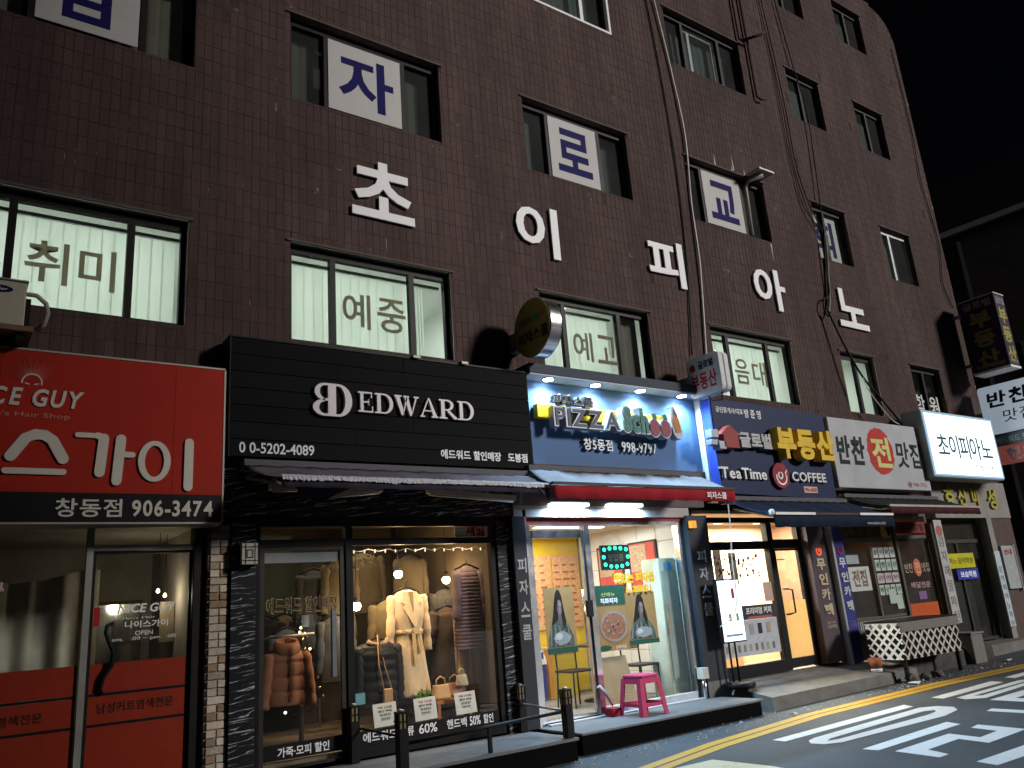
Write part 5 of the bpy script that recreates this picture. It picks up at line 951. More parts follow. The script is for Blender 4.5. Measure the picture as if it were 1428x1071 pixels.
# ================================================================== AWNINGS
def awning(name, lab, x0, x1, y0, z0, y1, z1, m, mv, vh, par_y, sag=.03, bar=True, arms=(), txt=None, ragged=None, xf=None):
    t = thing(name, lab, 'awning', ((x0+x1)/2, y0, z0), 'shop awnings'); xf = xf or (x0, x1)
    nx, ny = 40, 7; v = []
    for side in (0, .012):
        for i in range(nx+1):
            for j in range(ny+1):
                u = j/ny; xx = (x0+(x1-x0)*i/nx)*(1-u)+(xf[0]+(xf[1]-xf[0])*i/nx)*u
                s = -sag*sin(pi*u)*(1+.5*sin(i*.9))-.012*sin(i*.63+u*2)*u-.006*sin(i*2.1+u*5)
                v.append((xx, y0+(y1-y0)*u, z0+(z1-z0)*u+s-side))
    k = (nx+1)*(ny+1); f = []
    for i in range(nx):
        for j in range(ny):
            a = i*(ny+1)+j; q = (a, a+ny+1, a+ny+2, a+1); f += [q, tuple(k+z for z in reversed(q))]
    for i in range(nx): a = i*(ny+1); f += [(a, a+k, a+k+ny+1, a+ny+1), (a+ny, a+2*ny+1, a+2*ny+1+k, a+ny+k)]
    for j in range(ny): f += [(j, j+1, j+1+k, j+k), (nx*(ny+1)+j, nx*(ny+1)+j+k, nx*(ny+1)+j+1+k, nx*(ny+1)+j+1)]
    MB().add(v, f, True).build('canopy', m, t)
    if vh:
        n = 60; v = []
        for i in range(n+1):
            xx = xf[0]+(xf[1]-xf[0])*i/n; w_ = .008*sin(i*.8)+.004*sin(i*2.3); v += [(xx, y1-.012+w_*.3, z1-.022), (xx, y1-.02+w_, z1-vh-.004*sin(i*1.1)), (xx, y1-.008+w_*.3, z1-.022), (xx, y1-.016+w_, z1-vh-.004*sin(i*1.1))]
        f = []
        for i in range(n): a = 4*i; f += [(a, a+4, a+5, a+1), (a+2, a+3, a+7, a+6), (a+1, a+5, a+7, a+3)]
        f += [(0, 1, 3, 2), (4*n, 4*n+2, 4*n+3, 4*n+1)]
        vo = MB().add(v, f, True).build('valance', mv, t)
        if txt: text('lettering', txt[0], txt[1], txt[2], z1-vh+.03, z1-.05, y1-.026, .004, LETTERW, vo, bold=.02)
    if bar: box('front_bar', xf[0]-.02, xf[1]+.02, y1-.03, y1+.02, z1-.02, z1+.015, bar if bar is not True else ALU, t)
    for xa in arms: MB().tube([(xa, y0+.05, z0-.12), (xa+.25, (y0+y1)/2, (z0+z1)/2-.13), (xa+.05, y1+.05, z1-.03)], .018, 8).build('arm', ALU, t)
    box('cassette', x0, x1, y0, y0+.14, z0-.05, z0+.06, mat('cassette', (.1,.1,.11), .6), t)
    return t
PURP = mat('awning_purple', (0.13, 0.11, 0.13), .85, var=.25, scale=4, bump=.3)
t = awning('awning', 'worn dark purple awning with a frayed pale edge over the clothing shop', 2.38, 5.8, -.36, 3.12, -1.0, 2.9, PURP, mat('awning_plum', (.05,.04,.06), .9), .1, 0, bar=False, arms=(2.42, 4.9), xf=(2.52, 5.58))
# frayed pale hem
n = 240; v = []
for i in range(n+1):
    x = 2.52+3.06*i/n; d = random.uniform(0, .012)+.018*max(0, sin(i*.07+1.3*sin(i*.021)))*random.random(); v += [(x, -1.0, 2.915+random.uniform(0,.008)), (x, -1.03-random.uniform(0,.01), 2.90), (x, -1.035-random.uniform(0,.012), 2.872-d)]
MB().add(v, [q for i in range(n) for q in ((3*i, 3*i+3, 3*i+4, 3*i+1), (3*i+1, 3*i+4, 3*i+5, 3*i+2))]).build('frayed_hem', mat('hem_pale', (.55,.56,.6), .9, var=.2, scale=40), t)
mb = MB(); mb.poly([(2.75,-.72,2.86),(3.35,-.72,2.86),(3.2,-.7,2.8),(3.0,-.7,2.7),(2.85,-.7,2.76)], (0,.01,0)); mb.build('hanging_flap', MATS['awning_plum'], t)
mb = MB(); mb.poly([(5.4,-1.02,2.88),(5.6,-1.02,2.86),(5.56,-1.03,2.72),(5.5,-1.03,2.78)], (0,.01,0)); mb.build('hanging_flap', MATS['awning_plum'], t)
BAT = mat('batten_cream', (.55,.5,.42), .6)
for i, (xa, xb, za, zb, y) in enumerate(((2.55, 2.85, 2.84, 2.85, -.62), (3.1, 3.74, 2.79, 2.85, -.6), (4.27, 5.42, 2.84, 2.78, -.6))):
    mb = MB(); mb.add([(xa,y,za),(xb,y,zb),(xb,y,zb+.055),(xa,y,za+.055),(xa,y+.06,za),(xb,y+.06,zb),(xb,y+.06,zb+.055),(xa,y+.06,za+.055)], [(0,1,2,3),(4,7,6,5),(0,4,5,1),(3,2,6,7),(0,3,7,4),(1,5,6,2)])
    t = thing('batten_light', 'unlit cream batten lamp under the purple awning, %s' % ('short one at the left', 'middle one', 'long one at the right')[i], 'lamp', (xa, y, za), 'batten lamps under the purple awning'); mb.build('housing', BAT, t)
    MB().tube([(xa+.03,y+.03,za-.012),(xb-.03,y+.03,zb-.012)], .012, 8).build('tube', mat('tube_unlit', (.6,.6,.58), .3), t)
awning('awning', 'awning with pale top and red valance over the pizza shop', 5.82, 8.86, -.36, 3.2, -1.1, 2.9, mat('awning_pale', (.2,.19,.205), .85, var=.2, scale=3), mat('valance_red', (.33,.02,.03), .8, var=.15), .17, 0, bar=mat('bar_dark', (.06,.05,.05), .5), arms=(5.95, 8.3), txt=('피자스쿨', 8.05, 8.42), xf=(5.58, 8.6))
t = awning('awning', 'navy awning with painted white highlights on its bar over the cafe', 9.3, 12.3, -.36, 2.88, -1.1, 2.58, mat('awning_navy', (.02,.03,.06), .7, var=.2), mat('valance_navy', (.012,.02,.04), .8), .19, 0, bar=MATS['bar_dark'], arms=(9.5, 11.9), txt=None, xf=(9.34, 12.27))
for a, b in ((9.36, 10.25), (11.35, 12.25)): box('bar_highlight', a, b, -1.145, -1.131, 2.56, 2.595, WHITE, t)  # white pieces set on the bar as its highlights
text('lettering', 'www.teatime.co.kr', 11.5, 12.0, 2.42, 2.47, -1.135, .004, GREYL, t, bold=.01)
MB().lathe([(.03,0),(.04,.02),(.04,.06),(.02,.08)], 9.33, -1.1, 10, 2.56).build('end_knob', WHITE, t)
awning('awning', 'dark awning with a dull red valance over the restaurant', 12.35, 15.35, -.3, 2.98, -1.0, 2.74, mat('awning_black', (.025,.028,.03), .8, var=.2), mat('valance_maroon', (.07,.02,.02), .8), .13, 0, arms=(12.5, 14.9), xf=(12.42, 15.3))
# ================================================================== STEPS AND DECKS
DECK = mat('deck_rubber', (0.15, 0.153, 0.158), .6, var=.2, scale=5, bump=.3, bscale=150); SKIRT = mat('deck_skirt', (0.004, 0.004, 0.0045), .8, spec=.03)
dk = thing('wooden_deck', 'low grey deck with black skirt before the clothing shop', 'deck', (4, -.5, 0), 'decks before the shops')
box('skirt', 2.36, 5.69, -.98, -.04, -.1, .205, SKIRT, dk)
for i in range(5): box('board', 2.34, 5.71, -1.0+i*.19, -.815+i*.19, .207, .235+random.uniform(0,.003), DECK, dk, bev=.004)
dk = thing('wooden_deck', 'low grey deck with black skirt before the pizza shop', 'deck', (7.4, -.4, 0), 'decks before the shops')
box('skirt', 5.87, 8.83, -.85, -.06, 0.0, .215, SKIRT, dk); box('top', 5.85, 8.86, -.88, -.055, .217, .245, DECK, dk, bev=.006); box('kick_strip', 6.0, 8.6, -.14, -.062, .247, .262, mat('strip_pale', (.4,.42,.46), .5), dk)
dk = thing('concrete_step', 'sloping concrete step before the cafe door', 'step', (10.8, -.4, 0)); mb = MB()
mb.add([(9.12,-.82,0),(12.7,-.78,0),(12.7,.16,0),(9.12,.16,0),(9.12,-.8,.225),(12.7,-.76,.25),(12.7,.16,.415),(9.12,.16,.4)], [(0,3,2,1),(4,5,6,7),(0,1,5,4),(1,2,6,5),(2,3,7,6),(3,0,4,7)]); mb.build('slab', CONC, dk)
dk = thing('concrete_step', 'rough concrete ledge under the restaurant and the lattice box', 'step', (13.5, -.3, 0)); mb = MB(); mb.box(12.75, 15.48, -.62, .2, 0, .38, .02); mb.build('slab', mat('concrete_dark', (.07,.065,.06), .95, var=.4, bump=.6), dk)
box('doorstep', -2.4, 2.33, -.3, .0, -.1, .14, CONC, None, label='narrow concrete doorstep before the barber shop', cat='step')
# railing with lantern posts on the clothing shop deck
LGL = mat('lantern_glass', (.2,.16,.09), .4)
def lantern_post(x, y, z, h, lab):
    t = thing('lantern_post', lab, 'bollard', (x, y, z), 'lantern posts of the deck railing'); w_ = .047
    box('post', x-w_, x+w_, y-w_, y+w_, z, z+h-.15, BLACK, t, bev=.004); box('lantern', x-.04, x+.04, y-.04, y+.04, z+h-.149, z+h-.02, LGL, t)
    mb = MB()
    for a in (-1, 0, 1):
        for b in (-1, 1): mb.box(x+a*.041-.005, x+a*.041+.005, y+b*.045-.005, y+b*.045+.005, z+h-.148, z+h-.021); 
    for a in (-1, 1): mb.box(x+a*.045-.005, x+a*.045+.005, y-.005, y+.005, z+h-.148, z+h-.021); mb.box(x-.052, x+.052, y+a*.053-.003, y+a*.053+.003, z+h-.09, z+h-.08); mb.box(x+a*.053-.003, x+a*.053+.003, y-.049, y+.049, z+h-.09, z+h-.08)
    mb.build('lantern_bars', BLACK, t); box('cap', x-.052, x+.052, y-.052, y+.052, z+h-.019, z+h, BLACK, t, bev=.006); MB().lathe([(.03,0),(.03,.012),(.012,.02)], x, y, 10, z+h).build('finial', ALU, t)
lantern_post(3.57, -.12, .24, .53, 'black lantern post against the clothing shop mullion'); lantern_post(3.68, -.94, .24, .5, 'black lantern post at the front left of the deck'); lantern_post(5.62, -.1, .24, .5, 'black lantern post against the slate pillar'); lantern_post(5.64, -.92, .24, .48, 'black lantern post at the front right deck corner')
rl = thing('railing', 'low black railing along the front of the clothing shop deck', 'railing', (4.6, -.92, .24)); MB().tube([(3.73,-.93,.455),(5.59,-.92,.5)], .018, 8).build('top_rail', BLACK, rl); MB().tube([(3.75,-.905,.5),(3.62,-.15,.55)], .012, 8).build('side_rail', BLACK, rl); MB().tube([(5.63,-.87,.5),(5.62,-.15,.54)], .012, 8).build('side_rail', ALU, rl)
box('baluster', 4.63, 4.665, -.945, -.91, .24, .47, BLACK, rl)

# ================================================================== CLOTHING SHOP STOCK
def fab(name, col, var=.14, bump=.4, bs=60, rough=.9): return mat(name, col, rough, var=var, scale=9, bump=bump, bscale=bs, stretch=(1, 1, .45))
def ring_pts(cx, cy, z, rx, ry, n=28, fold=0.0, nf=7, ph=0.0):
    out = []
    for k in range(n):
        a = 2*pi*k/n; f = 1+fold*sin(nf*a+ph)+.4*fold*sin((nf*2+1)*a+ph*1.7)+.012*sin(3*a+z*9)+.006*sin(5*a-z*17+cx*9); out.append((cx+rx*f*cos(a), cy+ry*f*sin(a), z))
    return out
def interp(prof, n):
    """prof: list of (t,...) keyframes, sampled n+1 times"""
    out = []
    for i in range(n+1):
        t = i/n
        for a, b in zip(prof, prof[1:]):
            if a[0] <= t <= b[0]:
                u = (t-a[0])/(b[0]-a[0]) if b[0] > a[0] else 0; u = u*u*(3-2*u)*.5+u*.5; out.append([p+(q-p)*u for p, q in zip(a[1:], b[1:])]); break
    return out
def garment(name, lab, x, y, zt, h, w_, m, prof=None, sleeve=None, puff=0.0, quilt=.1, fold=.03, collar=None, hanger=True, group=None, hook_to=None, rows=44, dep=.55):
    """hung garment: body lofted from shoulder to hem, sleeves, collar, hanger"""
    t = thing(name, lab, 'clothing', (x, y, zt-h), group)
    prof = prof or [(0, .16), (.03, .5), (.12, .92), (.3, 1), (.55, .92), (1, 1.08)]
    rg = []; n = rows
    for i, (s,) in enumerate(interp(prof, n)):
        u = i/n; r = s*w_/2
        if puff: r += puff*abs(sin(pi*(u*h)/quilt))**.6*(.4 if u < .05 else 1)
        rg.append(ring_pts(x, y, zt-u*h, r, r*dep*(.75 if u < .08 else 1), fold=fold*u, ph=u*.8))
    MB().rings(rg).build('body', m, t)
    if sleeve:
        L_, sp, r0, r1 = sleeve
        for s in (-1, 1):
            P = []; R = []; k = 16
            for i in range(k+1):
                u = i/k; P.append((x+s*(w_*.43+sp*u**.8), y-.015-.02*sin(u*3), zt-.05*h**.3*1.2-L_*u)); rr = r0+(r1-r0)*u
                if puff: rr += puff*.6*abs(sin(pi*u*L_/quilt))**.6
                else: rr += .005*sin(u*14)+.004*sin(u*31+x*7)
                R.append(rr if i else rr*.75)
            MB().tube(P, R, 12).build('sleeve', m, t)
    if hanger:
        mb = MB(); mb.tube([(x-.17, y, zt-.035), (x-.05, y, zt+.015), (x, y, zt+.03), (x+.05, y, zt+.015), (x+.17, y, zt-.035)], .012, 6); mb.tube([(x, y, zt+.03), (x, y, zt+.09), (x+.02, y, zt+.115), (x+.035, y, zt+.09)], .004, 6); mb.build('hanger', BLACK, t)
    return t
CAMEL = fab('camel_wool', (0.62, 0.44, 0.27)); RUST = fab('rust_nylon', (0.2, 0.08, 0.042), bump=.2, rough=.6); CHAR = fab('charcoal_nylon', (0.022, 0.021, 0.02), rough=.4); FUR = fab('brown_fur', (0.06, 0.045, 0.035), .4, 1.0, 90); MAUVE = fab('mauve_nylon', (0.11, 0.075, 0.085), rough=.5); TAN = fab('tan_cloth', (0.4, 0.27, 0.14)); KHAKI = fab('khaki_wool', (0.12, 0.095, 0.06)); BLKC = fab('black_cloth', (0.018, 0.017, 0.018)); GREYC = fab('grey_cloth', (0.055, 0.055, 0.056)); CRM = fab('cream_quilt', (.45,.4,.32))
# long belted coat
t = garment('belted_coat', 'long camel coat with lapels and tied belt in the middle of the display', 4.53, .5, 1.89, 1.17, .46, CAMEL, [(0, .2), (.03, .62), (.1, .95), (.25, .96), (.4, .8), (.44, .79), (.6, .92), (1, 1.12)], (.62, .05, .052, .046), fold=.07)
zb = 1.89-.43*1.1
MB().rings([ring_pts(4.53, .5, zb+d, .188+e, .112+e*.8) for d, e in ((-.028, .0), (-.026, .008), (.026, .008), (.028, .0))], cap=False).build('belt', fab('camel_belt', (.5,.36,.19)), t)
mb = MB(); mb.poly([(4.52,.375,zb+.03),(4.60,.372,zb+.05),(4.62,.37,zb-.02),(4.55,.372,zb-.03)], (0,-.015,0)); mb.poly([(4.52,.372,zb-.01),(4.56,.37,zb-.01),(4.57,.355,zb-.36),(4.525,.355,zb-.36)], (0,-.01,0)); mb.poly([(4.6,.372,zb-.01),(4.635,.375,zb-.01),(4.66,.36,zb-.22),(4.62,.358,zb-.23)], (0,-.01,0)); mb.poly([(4.48,.372,zb),(4.4,.38,zb+.035),(4.41,.38,zb-.01)], (0,-.01,0)); mb.build('belt_knot', MATS['camel_belt'], t)
mb = MB()   # lapels: two overlapping flaps
mb.poly([(4.44,.41,1.86),(4.50,.40,1.87),(4.60,.375,1.5),(4.555,.373,1.47),(4.43,.385,1.68),(4.46,.39,1.72),(4.41,.4,1.75)], (0,-.012,0)); mb.poly([(4.62,.41,1.86),(4.56,.40,1.87),(4.545,.378,1.62),(4.6,.375,1.52),(4.65,.385,1.68),(4.62,.39,1.72),(4.67,.4,1.75)], (0,-.009,0)); mb.build('lapel', fab('camel_lapel', (.58,.43,.25)), t)
mb = MB(); mb.poly([(4.50,.385,1.86),(4.56,.385,1.86),(4.555,.372,1.6)], (0,-.003,0)); mb.build('neck_opening', fab('camel_lining', (.3,.2,.1)), t)
# rust puffer
t = garment('puffer_jacket', 'rust brown hooded puffer jacket hanging in the door pane', 3.1, .5, 1.36, .56, .42, RUST, [(0, .3), (.06, .75), (.2, 1), (1, 1.02)], (.52, .07, .062, .06), puff=.02, quilt=.14, fold=.01)
MB().rings([[(3.1+rx*cos(2*pi*k/20), .5-.02+ry*sin(2*pi*k/20), z+.03*sin(2*pi*k/20)) for k in range(20)] for rx, ry, z in ((.1,.08,1.29),(.14,.1,1.32),(.145,.1,1.38),(.12,.08,1.44),(.09,.06,1.43),(.08,.05,1.36))], cap=False).build('hood', RUST, t)
mb = MB(); mb.box(3.092, 3.108, .352, .36, .84, 1.28); mb.build('zip', fab('rust_zip', (.14,.045,.02)), t); MB().tube([(2.9,.6,1.47),(3.45,.6,1.49)], .012).build('rail', ALU, t)
# charcoal puffer with shoulder bag
t = garment('puffer_jacket', 'charcoal puffer jacket with a fur trimmed hood left of the camel coat', 4.08, .4, 1.36, .7, .5, CHAR, [(0, .3), (.06, .75), (.2, 1), (1, .95)], (.6, .03, .07, .06), puff=.024, quilt=.105, fold=.01)
mb = MB(); mb.tube([(4.08+.12*cos(a*.5), .36-.05*sin(a*.5), 1.36-.05*sin(a*.5)) for a in range(0, 7)], .03, 8); mb.build('fur_trim', fab('fur_tan', (.25,.17,.1), .5, 1, 60), t)
t = thing('shoulder_bag', 'small tan shoulder bag on a long strap over the charcoal puffer', 'bag', (4.12, .2, .7)); box('pouch', 4.06, 4.17, .19, .225, .66, .86, mat('tan_leather', (.5,.27,.12), .5), t, bev=.01); MB().tube([(4.07,.21,.86),(4.03,.23,1.1),(4.04,.27,1.4),(4.06,.3,1.42),(4.1,.24,1.1),(4.16,.21,.86)], .007, 6).build('strap', MATS['tan_leather'], t)
# jackets on the wall and other stock
garment('wool_jacket', 'khaki wool jacket on the shop wall behind the bulb', 4.5, 1.6, 2.42, .75, .5, KHAKI, None, (.62, .06, .06, .05), fold=.04)
garment('wool_coat', 'olive coat half hidden behind the camel coat', 4.48, .85, 1.8, 1.0, .5, fab('olive_wool', (.11,.085,.045)), None, (.6, .05, .06, .05), fold=.05)
t = garment('fur_vest', 'dark brown fur vest with a pale front edge right of the camel coat', 5.2, .75, 1.66, .82, .42, FUR, None, (.35, .09, .075, .07), fold=.05)
mb = MB(); mb.poly([(5.2,.6,1.6),(5.225,.6,1.6),(5.23,.595,.9),(5.205,.595,.9)], (0,-.01,0)); mb.build('front_edge', fab('vest_edge', (.5,.42,.3)), t)
t = garment('long_down_coat', 'mauve horizontally quilted long down coat at the right of the display', 5.28, .35, 2.12, .95, .36, MAUVE, [(0, .3), (.06, .8), (.2, 1), (1, 1.05)], (.55, .03, .055, .05), puff=.012, quilt=.042, fold=.01, rows=120)
t = thing('trousers', 'tan trousers hanging below the mauve down coat', 'clothing', (5.3, .4, .8))
for dx in (-.08, .08): MB().rings([ring_pts(5.3+dx*(1+.3*u), .42, 1.2-.42*u, .07-.005*u, .05, 16, .06, 5) for u in (0, .2, .4, .6, .8, 1)]).build('leg', TAN, t)
box('waistband', 5.16, 5.44, .37, .47, 1.2, 1.24, TAN, t)
garment('quilted_coat', 'cream quilted coat at the left edge of the door pane', 2.72, .9, 2.1, .95, .34, CRM, None, (.6, .04, .05, .045), puff=.01, quilt=.09, fold=.01)
stock = [(5.12, 1.05, 1.45, .85, BLKC, 'black coat beside the fur vest'), (4.98, 1.25, 2.35, .7, KHAKI, 'khaki jacket high on the wall right of the bulb'), (4.72, .95, 1.35, .75, BLKC, 'black jacket behind the shoulder of the camel coat'), (5.38, 1.1, 1.9, 1.0, GREYC, 'grey coat behind the mauve down coat'), (3.98, 1.15, 2.3, .9, KHAKI, 'khaki coat high behind the left bulb'), (3.72, 1.3, 2.2, .9, GREYC, 'grey coat high on the wall beside the mullion'), (2.95, 2.2, 1.75, .9, BLKC, 'black coat on the back rail, first from the left'), (3.2, 2.25, 1.75, .95, GREYC, 'grey coat on the back rail, second from the left'), (3.45, 2.2, 1.7, .9, BLKC, 'black coat on the back rail, third from the left'), (3.7, 2.25, 1.72, .9, KHAKI, 'khaki coat on the back rail, fourth from the left'), (3.95, 2.2, 1.7, 1.0, BLKC, 'black coat on the back rail, fifth from the left'), (4.85, 1.7, 1.5, .95, BLKC, 'black coat low on the rail behind the camel coat'), (5.05, 1.5, 1.4, .9, GREYC, 'grey coat low on the rail right of the camel coat'), (3.35, 1.2, 1.55, .8, GREYC, 'grey jacket on the stand behind the door'), (3.75, .75, 1.65, .7, GREYC, 'grey coat beside the mullion of the display window')]
for x, y, zt, h, m_, lab in stock: garment('hung_coat', lab, x, y, zt, h, .4, m_, None, (.55, .03, .055, .05), fold=.05, group='coats on the back rails')
t = thing('clothes_rail', 'steel clothes rail along the back of the clothing shop', 'rail', (3.5, 2.25, .35)); MB().tube([(2.75,2.22,.35),(2.75,2.22,1.86),(4.15,2.22,1.86),(4.15,2.22,.35)], .014).build('tube', STEEL, t)
t = thing('clothes_rail', 'short clothes rail behind the camel coat', 'rail', (4.9, 1.6, .35)); MB().tube([(4.65,1.6,.35),(4.65,1.6,1.62),(5.3,1.6,1.62),(5.3,1.6,.35)], .014).build('tube', STEEL, t)
# bags, shelf, cards, plant
t = thing('wall_shelf', 'brown wall shelf carrying bags at the right of the clothing shop', 'shelf', (5.2, 1.2, 1.5)); box('board', 4.75, 5.42, 1.3, 1.7, 1.62, 1.66, mat('shelf_brown', (.12,.06,.03), .6), t); box('bracket', 4.8, 4.83, 1.4, 1.7, 1.5, 1.62, BLACK, t)
def handbag(x, y, z, w_, h, d_, m_, lab, grp='bags in the clothing shop'):
    t = thing('handbag', lab, 'bag', (x, y, z), grp); mb = MB()
    mb.rings([[(x+sx*w_/2*(1-.12*u)*f, y+sy*d_/2*(1-.5*u), z+h*u) for sx, sy, f in ((-1,-1,1),(-.5,-1.1,1),(.5,-1.1,1),(1,-1,1),(1.04,0,1),(1,1,1),(.5,1.1,1),(-.5,1.1,1),(-1,1,1),(-1.04,0,1))] for u in (0, .15, .6, .92, 1)]); mb.build('body', m_, t)
    MB().tube([(x-w_*.3,y,z+h),(x-w_*.25,y,z+h*1.4),(x,y,z+h*1.6),(x+w_*.25,y,z+h*1.4),(x+w_*.3,y,z+h)], .008, 6).build('handle', m_, t)
LBR = mat('bag_brown', (.25,.12,.05), .5); LTN = mat('bag_tan', (.5,.3,.13), .5); LBK = mat('bag_black', (.02,.02,.02), .4); LRD = mat('bag_red', (.22,.05,.03), .5)
handbag(4.9, 1.48, 1.66, .2, .16, .12, fab('bag_fur', (.08,.06,.05), .4, 1, 80), 'dark furry handbag on the wall shelf'); handbag(5.12, 1.48, 1.66, .22, .14, .1, LRD, 'reddish handbag on the wall shelf'); handbag(5.32, 1.46, 1.66, .16, .2, .1, LTN, 'tan handbag at the end of the wall shelf')
handbag(4.82, .3, .67, .2, .15, .1, LTN, 'tan handbag on the orange stool in the display'); handbag(5.05, .38, .68, .24, .14, .12, LBR, 'brown handbag behind the right price card'); handbag(5.1, .3, .78, .12, .12, .1, fab('bag_ruffle', (.4,.33,.24), .4, 1, 50), 'ruffled pale bag on top of the brown handbag')
t = thing('wooden_stool', 'small orange wooden stool under the tan handbag', 'stool', (4.88, .33, .36)); box('seat', 4.72, 5.2, .22, .46, .62, .66, mat('stool_orange', (.4,.15,.04), .5), t); [box('leg', a, a+.035, b, b+.035, .36, .62, MATS['stool_orange'], t) for a in (4.74, 5.14) for b in (.24, .41)]
t = thing('potted_plant', 'small leafy green plant between the price cards', 'plant', (4.6, .3, .5)); MB().lathe([(.05,0),(.07,.14),(.07,.15),(.001,.14)], 4.6, .3, 14, .52).build('pot', mat('pot_cream', (.45,.4,.32), .7), t); mb = MB()
for _ in range(160):
    a, b, r = random.random()*6.28, random.uniform(0, 1.4), random.uniform(.03, .1); c = Vector((4.6+r*cos(a)*cos(b*.6), .3+r*sin(a)*.7, .7+r*sin(b)*.9)); d1 = Vector((random.gauss(0,1), random.gauss(0,1), random.gauss(0,1))).normalized()*.018; d2 = Vector((random.gauss(0,1), random.gauss(0,1), random.gauss(0,1))).normalized()*.012; mb.add([c-d1, c+d2, c+d1, c-d2], [(0,1,2,3)])
mb.build('foliage', mat('leaf_green', (.06,.2,.03), .5, var=.4, scale=30), t)
for i, (x, lab) in enumerate(((4.03, 'white price card standing left in the display window'), (4.51, 'white price card standing in the middle of the display window'), (5.02, 'white price card standing right in the display window'))):
    t = thing('price_card', lab, 'card', (x, .1, .5), 'price cards in the display window'); c = [(x-.14, .08, .5), (x+.13, .08, .505), (x+.13, .12, .73), (x-.14, .12, .725)]
    MB().poly(c, (0, .004, 0)).build('card', mat('card_white', (.6,.6,.58), .7), t)
    for k, (s, m_) in enumerate((('겨울 신상품', CRIM), ('할인 판매', INK), ('교환 환불 불가', INK), ('정찰제 매장', CRIM if i == 1 else INK))): 
        text('lettering', s, x-.09+.01*k, x+.08-.01*k, .675-k*.038, .7-k*.038, .092+(3-k)*.0055, .002, m_, t)
box('price_tag', 3.2, 3.33, .3, .304, 1.56, 1.68, mat('tag_pale', (.5,.5,.5), .7), None, label='small white tag hanging behind the door glass', cat='tag')
box('blue_card', 3.66, 3.78, .05, .055, .75, .86, mat('card_blue', (.2,.4,.45), .6), None, label='small pale blue card beside the lantern post in the display', cat='card')
box('sale_sign', 4.95, 5.38, .03, .035, 2.44, 2.55, WHITE, None, label='white sale sign with red letters behind the right transom', cat='sign')
text('sale_lettering', '세일', 5.1, 5.36, 2.45, 2.58, .029, .003, CRIM, None, bold=.05, label='red letters of the sale sign behind the transom', cat='lettering')
t = thing('christmas_tree', 'small dark decorated christmas tree with glittering baubles behind the door glass', 'tree', (3.36, .75, .36)); MB().tube([(3.36,.75,.36),(3.36,.75,1.7)], [.03,.008], 8).build('trunk', mat('tree_trunk', (.06,.04,.025), .9), t); mb = MB()
for _ in range(620):
    u = random.random()**.7; a = random.random()*6.28; r = (1-u)*.27*random.uniform(.35, 1)+.02; c = Vector((3.36+r*cos(a), .75+r*sin(a), .62+u*1.08-.05*r)); o_ = Vector((cos(a), sin(a), random.uniform(-.4, .3))).normalized(); d1 = o_*.045; d2 = o_.cross(Vector((0,0,1))).normalized()*.011; mb.add([c-d1, c+d2, c+d1, c-d2], [(0,1,2,3)])
mb.build('crown', mat('needle_dark', (.02,.035,.02), .7, var=.4, scale=30), t)
for k in range(26):
    u = random.random()**.8; a = random.uniform(3.4, 6.0); r = (1-u)*.27+.01; x, y, z = 3.36+r*cos(a), .75+r*sin(a), .64+u*1.02; MB().lathe([(.001,-.016),(.013,-.009),(.016,0),(.013,.009),(.001,.016)], x, y, 8, z).build('bauble', mat('bauble_gold', (.7,.5,.25), .15, .9) if k % 3 else mat('bauble_light', (1,.85,.6), .3, emit=(1,.75,.4), es=4), t)
# pendant bulbs (lit)
BULB = emis('bulb_glow', (1.0, 0.74, 0.4), 40)
for i, (x, y, z, lab) in enumerate(((4.5, .62, 2.08, 'lit warm pendant bulb above the camel coat'), (5.28, .85, 2.0, 'lit warm pendant bulb above the fur vest'), (3.86, .4, 1.74, 'lit warm pendant bulb beside the window mullion'))):
    t = thing('pendant_bulb', lab, 'lamp', (x, y, z), 'pendant bulbs of the clothing shop'); MB().tube([(x,y,z+.09),(x,y,2.86)], .004, 5).build('cord', CLOTHK, t); MB().lathe([(.02,.1),(.028,.09),(.028,.04),(.022,.03)], x, y, 12, z).build('socket', CLOTHK, t)
    MB().lathe([(.001,-.05),(.03,-.043),(.048,-.015),(.05,.005),(.04,.028),(.024,.036)], x, y, 16, z).build('bulb', BULB, t); lamp('pendant_bulb_glow', 'POINT', (x, y-.02, z), 46, (1, .66, .36), .06)
t = thing('ceiling_spot', 'white ceiling lamp glowing at the back of the clothing shop', 'lamp', (3.9, 1.5, 2.8)); box('housing', 3.3, 3.9, 1.45, 1.55, 2.8, 2.855, WHITE, t); box('diffuser', 3.32, 3.88, 1.46, 1.54, 2.785, 2.798, emis('spot_glow', (1,.9,.7), 8), t); lamp('ceiling_spot_glow', 'AREA', (4.0, 1.4, 2.78), 12, (1, .78, .5), 1.6, .5)
t = thing('added_track_light', 'unseen warm track light added behind the display window to light the coats', 'lamp', (4.5, .12, 2.8)); box('track', 3.7, 5.3, .1, .14, 2.825, 2.858, BLACK, t)  # unseen fixture added to brighten the coat fronts
for x in (3.95, 4.5, 5.05): MB().lathe([(.02,0),(.035,-.03),(.04,-.1),(.001,-.1)], x, .12, 12, 2.82).build('spot_head', BLACK, t); lamp('added_track_glow', 'SPOT', (x, .13, 2.70), 95, (1, .72, .46), .04, rot=(radians(16), 0, 0), spot=radians(80), blend=.7)
t = thing('fairy_lights', 'string of fairy lights along the top of the display window', 'lamp', (4.5, .1, 2.3)); MB().tube([(3.65+1.74*i/40, .08, 2.33-.03*abs(sin(i*.6))) for i in range(41)], .004, 5).build('wire', CAB, t)
